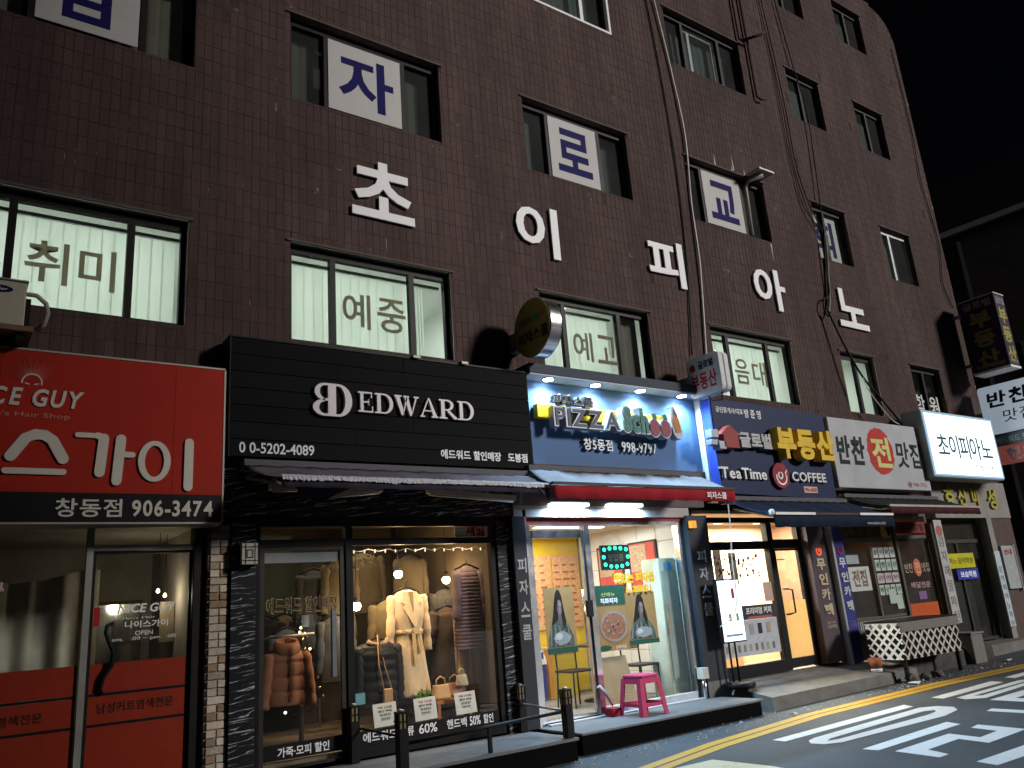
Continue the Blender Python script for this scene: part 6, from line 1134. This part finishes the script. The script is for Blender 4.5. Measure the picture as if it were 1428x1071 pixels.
for i in range(14): MB().lathe([(.001,-.018),(.008,-.01),(.007,.01),(.003,.018)], 3.7+i*.125, .08, 8, 2.3).build('bulb', mat('fairy_bulb', (.7,.6,.45), .3, emit=(1,.8,.5), es=1.5), t)
mb = MB()
for _ in range(90):
    c = Vector((random.uniform(3.65, 4.3), random.uniform(.5, .9), random.uniform(2.15, 2.38))); d1 = Vector((random.gauss(0,1), random.gauss(0,1), random.gauss(0,1))).normalized()*.03; d2 = d1.orthogonal().normalized()*.012; mb.add([c-d1, c+d2, c+d1, c-d2], [(0,1,2,3)])
mb.build('dried_garland', mat('dried_leaf', (.12,.09,.05), .8, var=.4), None, 'dry brown garland under the ceiling behind the display window', 'garland')

# ================================================================== PIZZA SHOP CONTENTS
lamp('pizza_ceiling_glow', 'AREA', (7.3, .8, 2.62), 46, (1, .97, .88), 1.8, .3); lamp('pizza_ceiling_glow', 'AREA', (7.0, 1.7, 2.62), 46, (1, .93, .78), 1.6, .3)
for i, (x, y) in enumerate(((7.3, .8), (7.0, 1.7))):
    t = thing('ceiling_panel', 'long lit ceiling lamp in the pizza shop, the %s one' % ('front', 'rear')[i], 'lamp', (x, y, 2.63), 'pizza shop ceiling lamps'); box('housing', x-.62, x+.62, y-.07, y+.07, 2.64, 2.659, WHITE, t); box('diffuser', x-.6, x+.6, y-.055, y+.055, 2.628, 2.638, emis('panel_glow', (1,.98,.92), 8), t)
def print_board(name, lab, x0, x1, y, z0, z1, base, rows, cat='menu board'):
    t = thing(name, lab, cat, ((x0+x1)/2, y, z0)); box('board', x0, x1, y, y+.02, z0, z1, base, t); return t
ORG = mat('menu_orange', (.55,.3,.15), .6, var=.35, scale=22)
for i, (a, b) in enumerate(((7.0, 8.0), (8.04, 8.58))):
    t = print_board('menu_board', 'orange wall menu board in the pizza shop, the %s one' % ('left', 'right')[i], a, b, 2.24, 1.25, 2.36, ORG, 5); mb = MB()
    for r_ in range(9):
        nc = 5 if b-a > .8 else 3
        for c_ in range(nc): mb.box(a+.04+c_*(b-a-.06)/nc, a+.04+c_*(b-a-.06)/nc+random.uniform(.07,.13), 2.235, 2.239, 1.32+r_*.11, 1.345+r_*.11)
    mb.build('menu_print', mat('print_umber', (.3,.1,.04), .6), t)
# framed posters on the right wall
FOOD = mat('food_print', (.42,.3,.2), .5, var=.6, scale=40); PRED = mat('poster_red', (.5,.09,.07), .5)
for i, (ya, yb, z0, z1, lab) in enumerate(((1.2, 1.78, 1.4, 2.42, 'framed red menu poster on the tiled wall behind the green lamp sign'), (.46, 1.06, 1.45, 2.42, 'framed red menu poster on the tiled wall nearer the window'))):
    t = thing('framed_poster', lab, 'poster', (8.6, ya, z0)); box('frame', 8.6, 8.628, ya, yb, z0, z1, mat('frame_dark', (.06,.05,.045), .5), t); box('print', 8.594, 8.599, ya+.03, yb-.03, z0+.03, z1-.03, PRED, t); box('food_photo', 8.589, 8.593, ya+.35*(yb-ya), yb-.05, z0+.55*(z1-z0), z1-.05, FOOD, t); box('food_photo', 8.589, 8.593, ya+.4*(yb-ya), yb-.06, z0+.06, z0+.35*(z1-z0), FOOD, t)
    mb = MB(); [mb.box(8.589, 8.593, ya+.06, ya+.06+random.uniform(.12,.2), z0+.12+k*.09, z0+.15+k*.09) for k in range(7)]; mb.build('menu_print', LETTERW, t)
# green lamp sign
t = thing('led_sign', 'black lamp sign ringed with green lights hanging behind the pizza shop glass', 'sign', (7.66, .3, 2.0)); box('panel', 7.4, 7.92, .3, .33, 2.0, 2.33, BLACK, t)
text('lettering', '영업중', 7.52, 7.8, 2.11, 2.21, .299, .003, mat('led_dull', (.12,.2,.16), .5), t, bold=.02); GLED = emis('led_green', (.02, 1.0, .45), 5)
for k, (a, b) in enumerate([(7.46+.0, 2.27), (7.56, 2.285), (7.66, 2.29), (7.76, 2.285), (7.86, 2.27), (7.44, 2.17), (7.88, 2.17), (7.46, 2.07), (7.56, 2.045), (7.66, 2.04), (7.76, 2.045), (7.86, 2.07)]): MB().rings([[(a+r*cos(2*pi*j/12), y, b+r*sin(2*pi*j/12)) for j in range(12)] for r, y in ((.026,.299),(.024,.29),(.012,.284))]).build('green_lamp', GLED, t)
MB().tube([(7.45,.31,2.33),(7.6,.31,2.5),(7.87,.31,2.33)], .003, 5).build('cord', CAB, t)
text('glass_lettering', '맛있는 피자를', 7.32, 8.05, 1.8, 1.94, -.001, .002, YEL, None, bold=.05, label='upper row of yellow letters stuck on the pizza shop glass', cat='lettering'); text('glass_lettering', '누구에게나', 7.5, 7.98, 1.64, 1.77, -.001, .002, YEL, None, bold=.05, label='lower row of yellow letters stuck on the pizza shop glass', cat='lettering')
# posters on the glass
KRAFT = mat('poster_kraft', (.34,.22,.09), .6, var=.15, scale=5); PGRN = mat('poster_green', (.02,.09,.06), .6); HAIR = mat('print_hair', (.02,.018,.018), .6); SKIN = mat('print_skin', (.26,.22,.22), .6, var=.2, scale=30); GCL = mat('print_greycloth', (.09,.12,.105), .6, var=.6, scale=35); PALEP = mat('print_paleblue', (.28,.33,.35), .6, var=.2, scale=20)
def blob(x, z, rx, rz, y, m_, par, nm, n=22, j=.06, rot=0):
    mb = MB(); P = []
    for k in range(n):
        a = 2*pi*k/n; r = 1+random.uniform(-j, j); u, v = rx*r*cos(a), rz*r*sin(a); P.append((x+u*cos(rot)-v*sin(rot), y, z+u*sin(rot)+v*cos(rot)))
    mb.poly(P, (0, -.0006, 0)); return mb.build(nm, m_, par)
def woman(x0, x1, z0, z1, y, lab):
    t = thing('glass_poster', lab, 'poster', ((x0+x1)/2, y, z0)); box('paper', x0, x1, y, y+.003, z0, z1, KRAFT, t); w_, h = x1-x0, z1-z0; cx_ = x0+w_*.48
    yy = y-.001; T = lambda pts, d, m_: MB().poly([(x0+w_*(.48+u), yy-d, z0+h*v) for u, v in pts], (0, -.0006, 0)).build('print', m_, t)
    T([(-.03,.97),(.05,.95),(.11,.86),(.14,.72),(.2,.52),(.24,.36),(.1,.3),(-.2,.3),(-.3,.4),(-.22,.58),(-.16,.76),(-.1,.91)], 0, HAIR)
    T([(-.06,.5),(.08,.5),(.3,.4),(.42,.24),(.44,.1),(-.42,.1),(-.42,.22),(-.32,.4)], .0008, GCL)
    T([(-.05,.62),(.06,.62),(.07,.5),(0,.44),(-.06,.5)], .0016, mat('print_shadow', (.15,.12,.12), .6))
    blob(cx_+w_*.01, z0+h*.7, w_*.085, h*.115, yy-.0024, SKIN, t, 'print'); blob(cx_-w_*.045, z0+h*.69, w_*.035, h*.09, yy-.0032, mat('print_halftone', (.16,.13,.13), .6), t, 'print')
    T([(-.09,.86),(.08,.87),(.1,.76),(.04,.82),(-.03,.8),(-.08,.7)], .004, HAIR)
    for dx in (-1, 1): blob(cx_+.01*w_+dx*w_*.036, z0+h*.705, w_*.016, h*.008, yy-.0048, HAIR, t, 'print', 10)
    blob(cx_+w_*.012, z0+h*.635, w_*.024, h*.008, yy-.0048, MATS['mark_red'], t, 'print', 10); T([(.08,.74),(.13,.62),(.18,.42),(.12,.36),(.09,.5),(.075,.62)], .0052, HAIR)
    blob(cx_+w_*.02, z0+h*.23, w_*.3, h*.1, yy-.006, PALEP, t, 'print', 22, .12); blob(cx_-w_*.1, z0+h*.25, w_*.12, h*.05, yy-.0068, mat('print_glare', (.5,.55,.56), .5), t, 'print', 12, .3)
    for k in range(9): T([(-.38+k*.085+random.uniform(-.02,.02), .12), (-.36+k*.085, .12), (-.3+k*.07, .4+random.uniform(-.05,.05)), (-.315+k*.07, .4)], .0012+.0001*k, HAIR if k % 2 else PALEP)
    box('green_foot', x0, x1, y-.0095, y-.0085, z0, z0+h*.09, PGRN, t)
woman(6.14, 6.6, 1.02, 1.8, -.008, 'brown poster of a dark haired woman on the pizza shop door'); woman(7.47, 8.0, 1.02, 1.68, -.003, 'brown poster of a dark haired woman on the right glass')
t = thing('glass_poster', 'pizza poster with green top on the pizza shop glass', 'poster', (7.2, 0, .98)); box('paper', 6.94, 7.466, -.004, -.001, .98, 1.79, KRAFT, t); box('green_top', 6.94, 7.466, -.006, -.005, 1.54, 1.79, PGRN, t); box('yellow_edge', 6.94, 6.965, -.0075, -.0065, .98, 1.53, YEL, t)
text('lettering', '신메뉴', 7.06, 7.3, 1.65, 1.7, -.0065, .001, MATS['letter_lime'], t); text('lettering', '직화피자', 7.04, 7.34, 1.56, 1.63, -.0065, .001, LETTERW, t, bold=.03)
blob(7.23, 1.28, .235, .19, -.008, mat('print_plate', (.3,.28,.27), .6), t, 'print', 30, .01); blob(7.23, 1.28, .2, .16, -.009, mat('print_crust', (.3,.14,.08), .6, var=.5, scale=40), t, 'print', 30, .03)
for _ in range(26): a, r = random.random()*6.28, random.uniform(0, .15); blob(7.23+r*cos(a), 1.28+.8*r*sin(a), random.uniform(.01,.022), random.uniform(.008,.016), -.0102-random.random()*.0008, random.choice((HAIR, SKIN, PALEP, MATS['mark_red'])), t, 'topping', 8, .3)
blob(7.05, 1.02, .1, .035, -.0095, PGRN, t, 'print'); text('lettering', '오리지널', 7.22, 7.4, 1.0, 1.04, -.0105, .001, LETTERW, t)
# furniture
t = thing('counter', 'yellow fronted counter with orange edge inside the pizza shop', 'counter', (7.8, 1.9, .27)); box('front', 7.62, 8.1, 1.9, 1.95, .28, .95, mat('counter_yellow', (.5,.38,.02), .5), t); box('edge', 7.54, 7.618, 1.88, 1.96, .28, .97, mat('counter_orange', (.6,.25,.05), .5), t); box('top', 7.52, 8.12, 1.85, 2.2, .972, 1.0, mat('counter_top', (.4,.3,.2), .4), t)
t = thing('trash_bin', 'blue trash bin with a white swing lid inside the pizza door', 'bin', (7.36, 1.95, .27)); MB().rings([[(7.36+rx*a, 1.95+ry*b, z) for a, b in ((-1,-.8),(-.8,-1),(.8,-1),(1,-.8),(1,.8),(.8,1),(-.8,1),(-1,.8))] for rx, ry, z in ((.1,.1,.28),(.12,.12,.78))], smooth=False).build('body', mat('bin_blue', (.02,.05,.35), .4), t); MB().rings([[(7.36+rx*a, 1.95+ry*b, z) for a, b in ((-1,-.8),(-.8,-1),(.8,-1),(1,-.8),(1,.8),(.8,1),(-.8,1),(-1,.8))] for rx, ry, z in ((.13,.13,.782),(.125,.125,.86),(.07,.1,.98),(.05,.09,.99))], smooth=False).build('lid', WHITE, t); box('swing_flap', 7.3, 7.42, 1.82, 1.835, .86, .95, MATS['bin_blue'], t)
def chair(x, y, z, lab, s=1):
    t = thing('dining_chair', lab, 'chair', (x, y, z), 'pizza shop chairs'); box('seat', x-.2, x+.2, y-.2, y+.2, z+.44, z+.47, CLOTHK, t, bev=.01)
    for a in (-1, 1):
        for b in (-1, 1):
            top = .95 if b*s > 0 else .44; MB().tube([(x+a*.19, y+b*.19, z), (x+a*.17, y+b*.17, z+.44)]+([(x+a*.17, y+b*.2, z+.95)] if top > .5 else []), .012, 6).build('leg', BLACK, t)
    box('backrest', x-.2, x+.2, y+s*.19-.01, y+s*.19+.01, z+.66, z+.95, mat('chair_wood', (.5,.24,.07), .5), t, bev=.008)
chair(8.12, .55, .27, 'black chair with orange wooden back by the pizza shop glass'); chair(7.25, .9, .27, 'black chair with wooden back near the yellow counter'); 
t = thing('dining_table', 'dark square table between the chairs in the pizza shop', 'table', (7.7, 1.0, .27)); box('top', 7.5, 8.1, .85, 1.4, 1.0, 1.03, mat('table_dark', (.05,.045,.04), .4), t); MB().lathe([(.22,0),(.22,.02),(.03,.04),(.03,.73)], 7.8, 1.1, 16, .27).build('pedestal', BLACK, t)
t = thing('fridge', 'tall pale green drinks fridge by the right wall of the pizza shop', 'fridge', (8.45, .3, .27)); box('body', 8.3, 8.62, .14, .5, .28, 2.12, mat('fridge_green', (.48,.56,.5), .4), t, bev=.01); box('door_glass', 8.33, 8.59, .125, .139, .5, 1.95, mat('fridge_glass', (.3,.36,.34), .15), t); box('handle', 8.33, 8.35, .1, .123, 1.1, 1.5, STEEL, t); box('blue_sticker', 8.4, 8.52, .12, .124, 1.96, 2.06, mat('sticker_blue', (.05,.3,.6), .5), t)
t = thing('open_box', 'flat cardboard panel leaning inside the pizza shop glass', 'cardboard', (7.6, .35, .27)); mb = MB(); mb.poly([(7.2,.3,.28),(7.8,.3,.28),(7.75,.42,.88),(7.25,.42,.88)], (0,.01,0)); mb.build('panel', mat('cardboard', (.35,.24,.14), .8), t)
# pink stool and dust pan on the deck
t = thing('plastic_stool', 'pink plastic stool standing on the deck before the pizza shop', 'stool', (7.2, -.4, .245)); PK = mat('pink_plastic', (0.48, 0.05, 0.13), .4, var=.06); x, y, z0 = 7.2, -.42, .246
mb = MB(); q = lambda r, z: [(x+r*a, y+r*b, z) for a, b in ((-1,-.75),(-.75,-1),(.75,-1),(1,-.75),(1,.75),(.75,1),(-.75,1),(-1,.75))]
mb.rings([q(.165, z0+.425), q(.17, z0+.43), q(.17, z0+.452), q(.155, z0+.46)], smooth=False); mb.build('seat', PK, t)
mb = MB(); mb.rings([q(.172, z0+.36), q(.166, z0+.424)], smooth=False, cap=False); mb.build('apron', PK, t)
for a in (-1, 1):
    for b in (-1, 1):
        mb = MB(); r1, r0 = .165, .215; P = []
        for u, r in ((0, r0), (1, r1)):
            cx_, cy_ = x+a*r*.9, y+b*r*.9; zz = z0+u*.42; P.append([(cx_+a*.018, cy_+b*.018, zz), (cx_-a*.05, cy_+b*.018, zz), (cx_-a*.05, cy_+b*.008, zz), (cx_+a*.006, cy_+b*.006, zz), (cx_+a*.008, cy_-b*.05, zz), (cx_+a*.018, cy_-b*.05, zz)])
        mb.rings(P, smooth=False); mb.build('leg', PK, t)
mb = MB(); r = .185
for a, b, c, d in ((-r, r, -r-.006, -r+.006), (-r, r, r-.006, r+.006)): mb.box(x+a+.05, x+b-.05, y+c, y+d, z0+.1, z0+.14)
for a in (-r, r): mb.box(x+a-.006, x+a+.006, y-r+.05, y+r-.05, z0+.1, z0+.14)
mb.build('stretcher', PK, t)
t = thing('dustpan', 'red dustpan with a pale brush handle behind the pink stool', 'dustpan', (6.95, -.2, .247)); box('pan', 6.85, 7.0, -.25, -.1, .25, .34, mat('pan_red', (.3,.02,.04), .4), t); MB().tube([(6.95,-.15,.36),(6.88,-.12,.5),(6.8,-.1,.6)], [.012,.02,.026], 8).build('handle', mat('brush_pale', (.45,.38,.38), .6), t)
t = thing('drain_pipe', 'steel drain pipe with a grey meter box at the right pizza jamb', 'pipe', (8.64, -.1, .25)); MB().tube([(8.62,-.12,.25),(8.62,-.12,.5)], .03, 10).build('pipe', STEEL, t); box('meter_box', 8.56, 8.67, -.18, -.07, .5, .64, mat('meter_grey', (.5,.5,.46), .5), t)
MB().tube([(8.95,-.3,.26),(8.98,-.32,.35),(9.1,-.34,.37),(9.2,-.36,.36),(9.22,-.37,.24)], .014, 8).build('white_pipe', WHITE, None, 'short bent white pipe between the pizza deck and the cafe step', 'pipe')
cable([(8.52,-1.05,2.7),(8.56,-1.0,2.4),(8.62,-.9,2.0),(8.72,-.8,1.6),(8.74,-.7,1.3),(8.55,-.6,1.16)], .008, CAB, 'thin white cable dangling from the red awning corner')

# ================================================================== CAFE CONTENTS
lamp('cafe_ceiling_glow', 'AREA', (10.2, .9, 2.7), 360, (1, .86, .66), 1.6, .5); lamp('cafe_ceiling_glow', 'AREA', (11.7, .9, 2.7), 280, (1, .87, .68), .8, .5)
for i, x in enumerate((9.8, 10.6, 11.6)):
    t = thing('ceiling_panel', 'warm round ceiling lamp in the cafe, %s from the left' % ('first', 'second', 'third')[i], 'lamp', (x, .9, 2.7), 'cafe ceiling lamps'); MB().lathe([(.001,0),(.12,0),(.12,.04),(.001,.045)], x, .9, 20, 2.7).build('shade', emis('cafe_lamp', (1,.8,.55), 7), t)
t = thing('display_screen', 'tall glowing white menu screen on a stand before the cafe', 'screen', (9.12, -.3, .4)); box('bezel', 8.88, 9.36, -.33, -.27, .92, 1.77, BLACK, t, bev=.006); box('screen', 8.9, 9.34, -.334, -.331, .94, 1.75, emis('screen_glow', (.78,.92,1), 2.2), t)
box('drink_photo', 9.16, 9.22, -.337, -.335, 1.5, 1.64, mat('cup_red', (.4,.05,.08), .5), t); box('drink_photo', 9.05, 9.1, -.337, -.335, 1.2, 1.3, mat('cup_tan', (.45,.3,.18), .5), t); box('drink_photo', 9.2, 9.25, -.337, -.335, 1.2, 1.3, mat('cup_green', (.2,.35,.2), .5), t); box('price_bar', 8.95, 9.29, -.337, -.335, 1.0, 1.03, mat('bar_blue', (.2,.35,.6), .5), t); text('lettering', 'MENU', 8.93, 9.1, 1.68, 1.72, -.335, .001, mat('print_sky', (.1,.3,.5), .5), t)
for a in (9.02, 9.14): MB().tube([(a,-.29,.36),(a,-.29,.92)], .014, 8).build('leg', BLACK, t)
MB().lathe([(.001,0),(.19,.0),(.21,.02),(.21,.06),(.18,.08),(.001,.085)], 9.12, -.3, 24, .33).build('base', CLOTHK, t)
t = thing('window_poster', 'coffee price poster on the cafe glass with drink pictures', 'poster', (10.0, .09, .7)); box('paper', 9.3, 10.6, .09, .094, .68, 1.18, mat('poster_pale', (.42,.45,.5), .6), t); box('dark_header', 9.3, 10.6, .086, .0885, 1.182, 1.38, NAVYG, t); text('lettering', '프리미엄 커피', 9.92, 10.5, 1.25, 1.35, .085, .002, LETTERW, t, bold=.02); box('red_line', 9.95, 10.5, .083, .0845, 1.19, 1.22, MATS['mark_red'], t)
for i, (c, a) in enumerate((((.3,.3,.32), 9.95), ((.03,.03,.04), 10.14), ((.35,.3,.2), 10.34))): box('cup_picture', a, a+.09, .086, .089, .97, 1.12, mat('cup_%d' % i, c, .5), t)
for i in range(9): box('cup_picture', 9.38+i*.13, 9.43+i*.13, .086, .089, .74, .84, mat('cup_s%d' % (i % 3), ((.25,.22,.2), (.3,.32,.2), (.2,.15,.12))[i % 3], .5), t)
box('pink_notice', 10.4, 10.6, .086, .09, 1.42, 1.7, mat('notice_pink', (.5,.36,.32), .6), None, label='pale pink notice above the coffee price poster', cat='paper')
t = thing('flower_decal', 'dark blossom branch garland behind the cafe glass', 'garland', (9.7, .14, 2.0)); mb = MB()
for _ in range(46):
    x, z = random.uniform(9.2, 10.45), random.uniform(1.85, 2.18)-.1*random.random(); r = random.uniform(.012, .032); n = 7; mb.poly([(x+r*cos(2*pi*k/n), .14, z+r*sin(2*pi*k/n)) for k in range(n)], (0, .01, 0))
mb.build('blossom', mat('blossom_dark', (.08,.05,.045), .7), t); MB().tube([(9.2,.15,2.1),(9.5,.15,2.02),(9.8,.15,2.1),(10.1,.15,1.98),(10.45,.15,2.12)], .006, 6).build('twig', MATS['blossom_dark'], t)
t = thing('vending_counter', 'wooden self service counter inside the cafe', 'counter', (10.5, 1.3, .42)); box('body', 10.1, 10.9, 1.1, 1.5, .43, 1.35, mat('counter_oak', (.5,.34,.18), .5, var=.1), t); box('machine', 10.2, 10.6, 1.15, 1.45, 1.352, 1.85, mat('machine_pale', (.5,.5,.55), .4), t)
for i, (x, z) in enumerate(((9.95, 1.75), (10.3, 1.7))): box('hanging_banner', x, x+.18, .6, .61, z, z+.5, mat('banner_pale', (.42,.45,.52), .6), None, label='pale hanging banner inside the cafe, the %s one' % ('left', 'right')[i], cat='banner', group='hanging banners in the cafe')
# ================================================================== RESTAURANT AND PAVEMENT THINGS
lamp('restaurant_bulb_glow', 'POINT', (12.9, 1.0, 2.2), 7, (1, .62, .3), .06); lamp('restaurant_lamp_glow', 'POINT', (14.7, 1.2, 2.4), 3, (1, .75, .5), .08); lamp('hall_glow', 'POINT', (16.5, 1.4, 2.3), 5, (1, .85, .6), .08)
for i, (x, y, z, lab) in enumerate(((12.9, .8, 2.15, 'small warm bulb behind the left restaurant window'), (13.9, .6, 2.42, 'warm bulb behind the right restaurant transom'), (14.6, 1.0, 2.45, 'small warm bulb behind the restaurant door'), (16.3, 1.0, 2.35, 'warm lamp behind the dark entrance transom'))):
    t = thing('bulb', lab, 'lamp', (x, y, z), 'small bulbs in the right hand shops'); MB().tube([(x,y,z+.05),(x,y,2.62)], .004, 5).build('cord', CLOTHK, t); MB().lathe([(.001,-.05),(.035,-.03),(.045,0),(.03,.035),(.012,.05)], x, y, 12, z).build('glass_bulb', emis('bulb_amber', (1,.7,.35), 10), t)
lb = thing('lattice_box', 'dark planter box with white lattice sides before the restaurant', 'planter', (12.9, -.7, .3)); X0, X1, Y0, Y1, Z0, Z1 = 12.06, 13.76, -1.0, -.4, .42, .98
box('carcass', X0+.03, X1-.03, Y0+.03, Y1, Z0, Z1-.12, CLOTHK, lb); LW = mat('lattice_side_lit', (.8,.82,.8), .5); LC = mat('lattice_front', (.5,.48,.42), .5)  # side slats whitened for the cafe light falling on them, front slats duller
def lattice(side):
    k = 0
    if side == 'left': a0, a1, z0, z1 = 0, Y1-Y0, Z0, Z1-.03
    else: a0, a1, z0, z1 = 0, X1-X0, Z0, Z1-.15
    H = z1-z0; W_ = a1-a0; p = .15 if side == 'left' else .19; hw = .036 if side == 'left' else .03
    for d_, off in ((1, 0), (-1, .006)):
        n = int((W_+H)/p)+2
        for i in range(n):
            c = (i+.5)*p-H if d_ > 0 else (i+.5)*p
            pts = []
            for s in (0, 1):   # clip the 45 degree strip to the panel
                pass
            t0, t1 = 0.0, H
            if d_ > 0: lo, hi = max(0, -c), min(H, W_-c)
            else: lo, hi = max(0, c-W_), min(H, c)
            if hi-lo < .04: continue
            A, Bq = (c+d_*lo, z0+lo), (c+d_*hi, z0+hi); q = hw*.9
            quad = [(A[0]-q, A[1]), (A[0]+q, A[1]), (Bq[0]+q, Bq[1]), (Bq[0]-q, Bq[1])]; quad = [(min(max(u, 0), W_), v) for u, v in quad]
            mb = MB()
            if side == 'left': mb.poly([(X0+.02-off, Y1-u, v) for u, v in quad], (-.005, 0, 0))
            else: mb.poly([(X0+u, Y0+.02-off, v) for u, v in quad], (0, -.005, 0))
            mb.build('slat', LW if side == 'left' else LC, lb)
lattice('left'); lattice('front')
box('lid', X0, X1, Y0, Y1, Z1-.02, Z1, CLOTHK, lb); box('front_board', X0, X1, Y0-.012, Y0+.01, Z1-.16, Z1-.022, mat('lid_grey', (.17,.16,.15), .7, var=.15), lb); [box('leg', a, a+.05, b, b+.05, .12, Z0, CLOTHK, lb) for a in (X0+.05, X1-.1) for b in (Y0+.05, Y1-.1)]
t = thing('flower_pot', 'small terracotta pot with a white base left of the lattice box', 'pot', (11.95, -.55, .3)); MB().lathe([(.08,0),(.085,.05)], 11.85, -.62, 14, .27).build('base', WHITE, t); MB().lathe([(.085,.052),(.1,.2),(.09,.2),(.08,.14),(.001,.14)], 11.85, -.62, 14, .27).build('pot', mat('terracotta', (.3,.1,.05), .7), t)
for i, (x, y, r, lab) in enumerate(((12.2, -.95, .1, 'rough grey stone under the front corner of the lattice box'), (12.5, -1.0, .08, 'smaller rough stone under the lattice box'), (12.85, -.98, .09, 'flat rough stone under the middle of the lattice box'))):
    bm = bmesh.new(); bmesh.ops.create_icosphere(bm, subdivisions=2, radius=r)
    for v in bm.verts: v.co *= random.uniform(.8, 1.15); v.co.z *= .7; v.co += Vector((x, y, zr(x)+r*.55))
    MB().bm(bm).build('stone', mat('stone_rough', (.14,.12,.11), .95, var=.3, scale=20), None, lab, 'stone', 'stones under the lattice box')
t = thing('plastic_crate', 'grey box standing on the kerb beside the dark entrance', 'box', (14.8, -.55, .3)); box('body', 14.55, 14.95, -.75, -.4, .12, .6, mat('crate_grey', (.17,.165,.155), .8), t, bev=.01); box('lid', 14.53, 14.97, -.77, -.38, .602, .63, mat('crate_lid', (.2,.195,.18), .8), t)
# ================================================================== AIR CONDITIONER
ac = thing('air_conditioner', 'beige outdoor air conditioner unit on a ledge at the left edge', 'air conditioner', (0, -.3, 4.2)); box('body', -.45, .43, -.5, -.15, 4.22, 4.63, mat('ac_beige', (.55,.5,.4), .6, var=.08), ac, bev=.012); box('top_plate', -.46, .44, -.51, -.14, 4.632, 4.645, mat('ac_grey', (.3,.28,.24), .6), ac)
mb = MB(); mb.poly([(.2+.13*cos(2*pi*k/24), -.5005, 4.545+.035*sin(2*pi*k/24)) for k in range(24)], (0,-.004,0)); mb.build('badge', BLUEP, ac); text('badge_lettering', 'Carrier', .12, .29, 4.532, 4.56, -.5048, .001, LETTERW, ac, shear=.2)
for k in range(7): MB().rings([[(-.12+r*cos(2*pi*j/24), -.505-.002*(i % 2), 4.42+r*sin(2*pi*j/24)) for j in range(24)] for i, r in enumerate((.03+k*.024, .033+k*.024))], cap=False).build('grille_ring', ALU, ac)
MB().tube([(.4,-.3,4.6),(.52,-.3,4.6),(.6,-.28,4.54),(.62,-.26,4.46),(.6,-.22,4.36),(.55,-.15,4.32)], .022, 8).build('hose', mat('hose_grey', (.4,.37,.33), .7), ac); box('valve', .43, .48, -.32, -.24, 4.3, 4.55, BLACK, ac)
box('ledge', -.6, .5, -.55, -.005, 4.17, 4.215, mat('ledge_brown', (.22,.14,.09), .7), ac); box('ledge_bracket', .38, .44, -.5, -.005, 4.09, 4.168, BLACK, ac)

bpy.data.scenes.remove(TS)
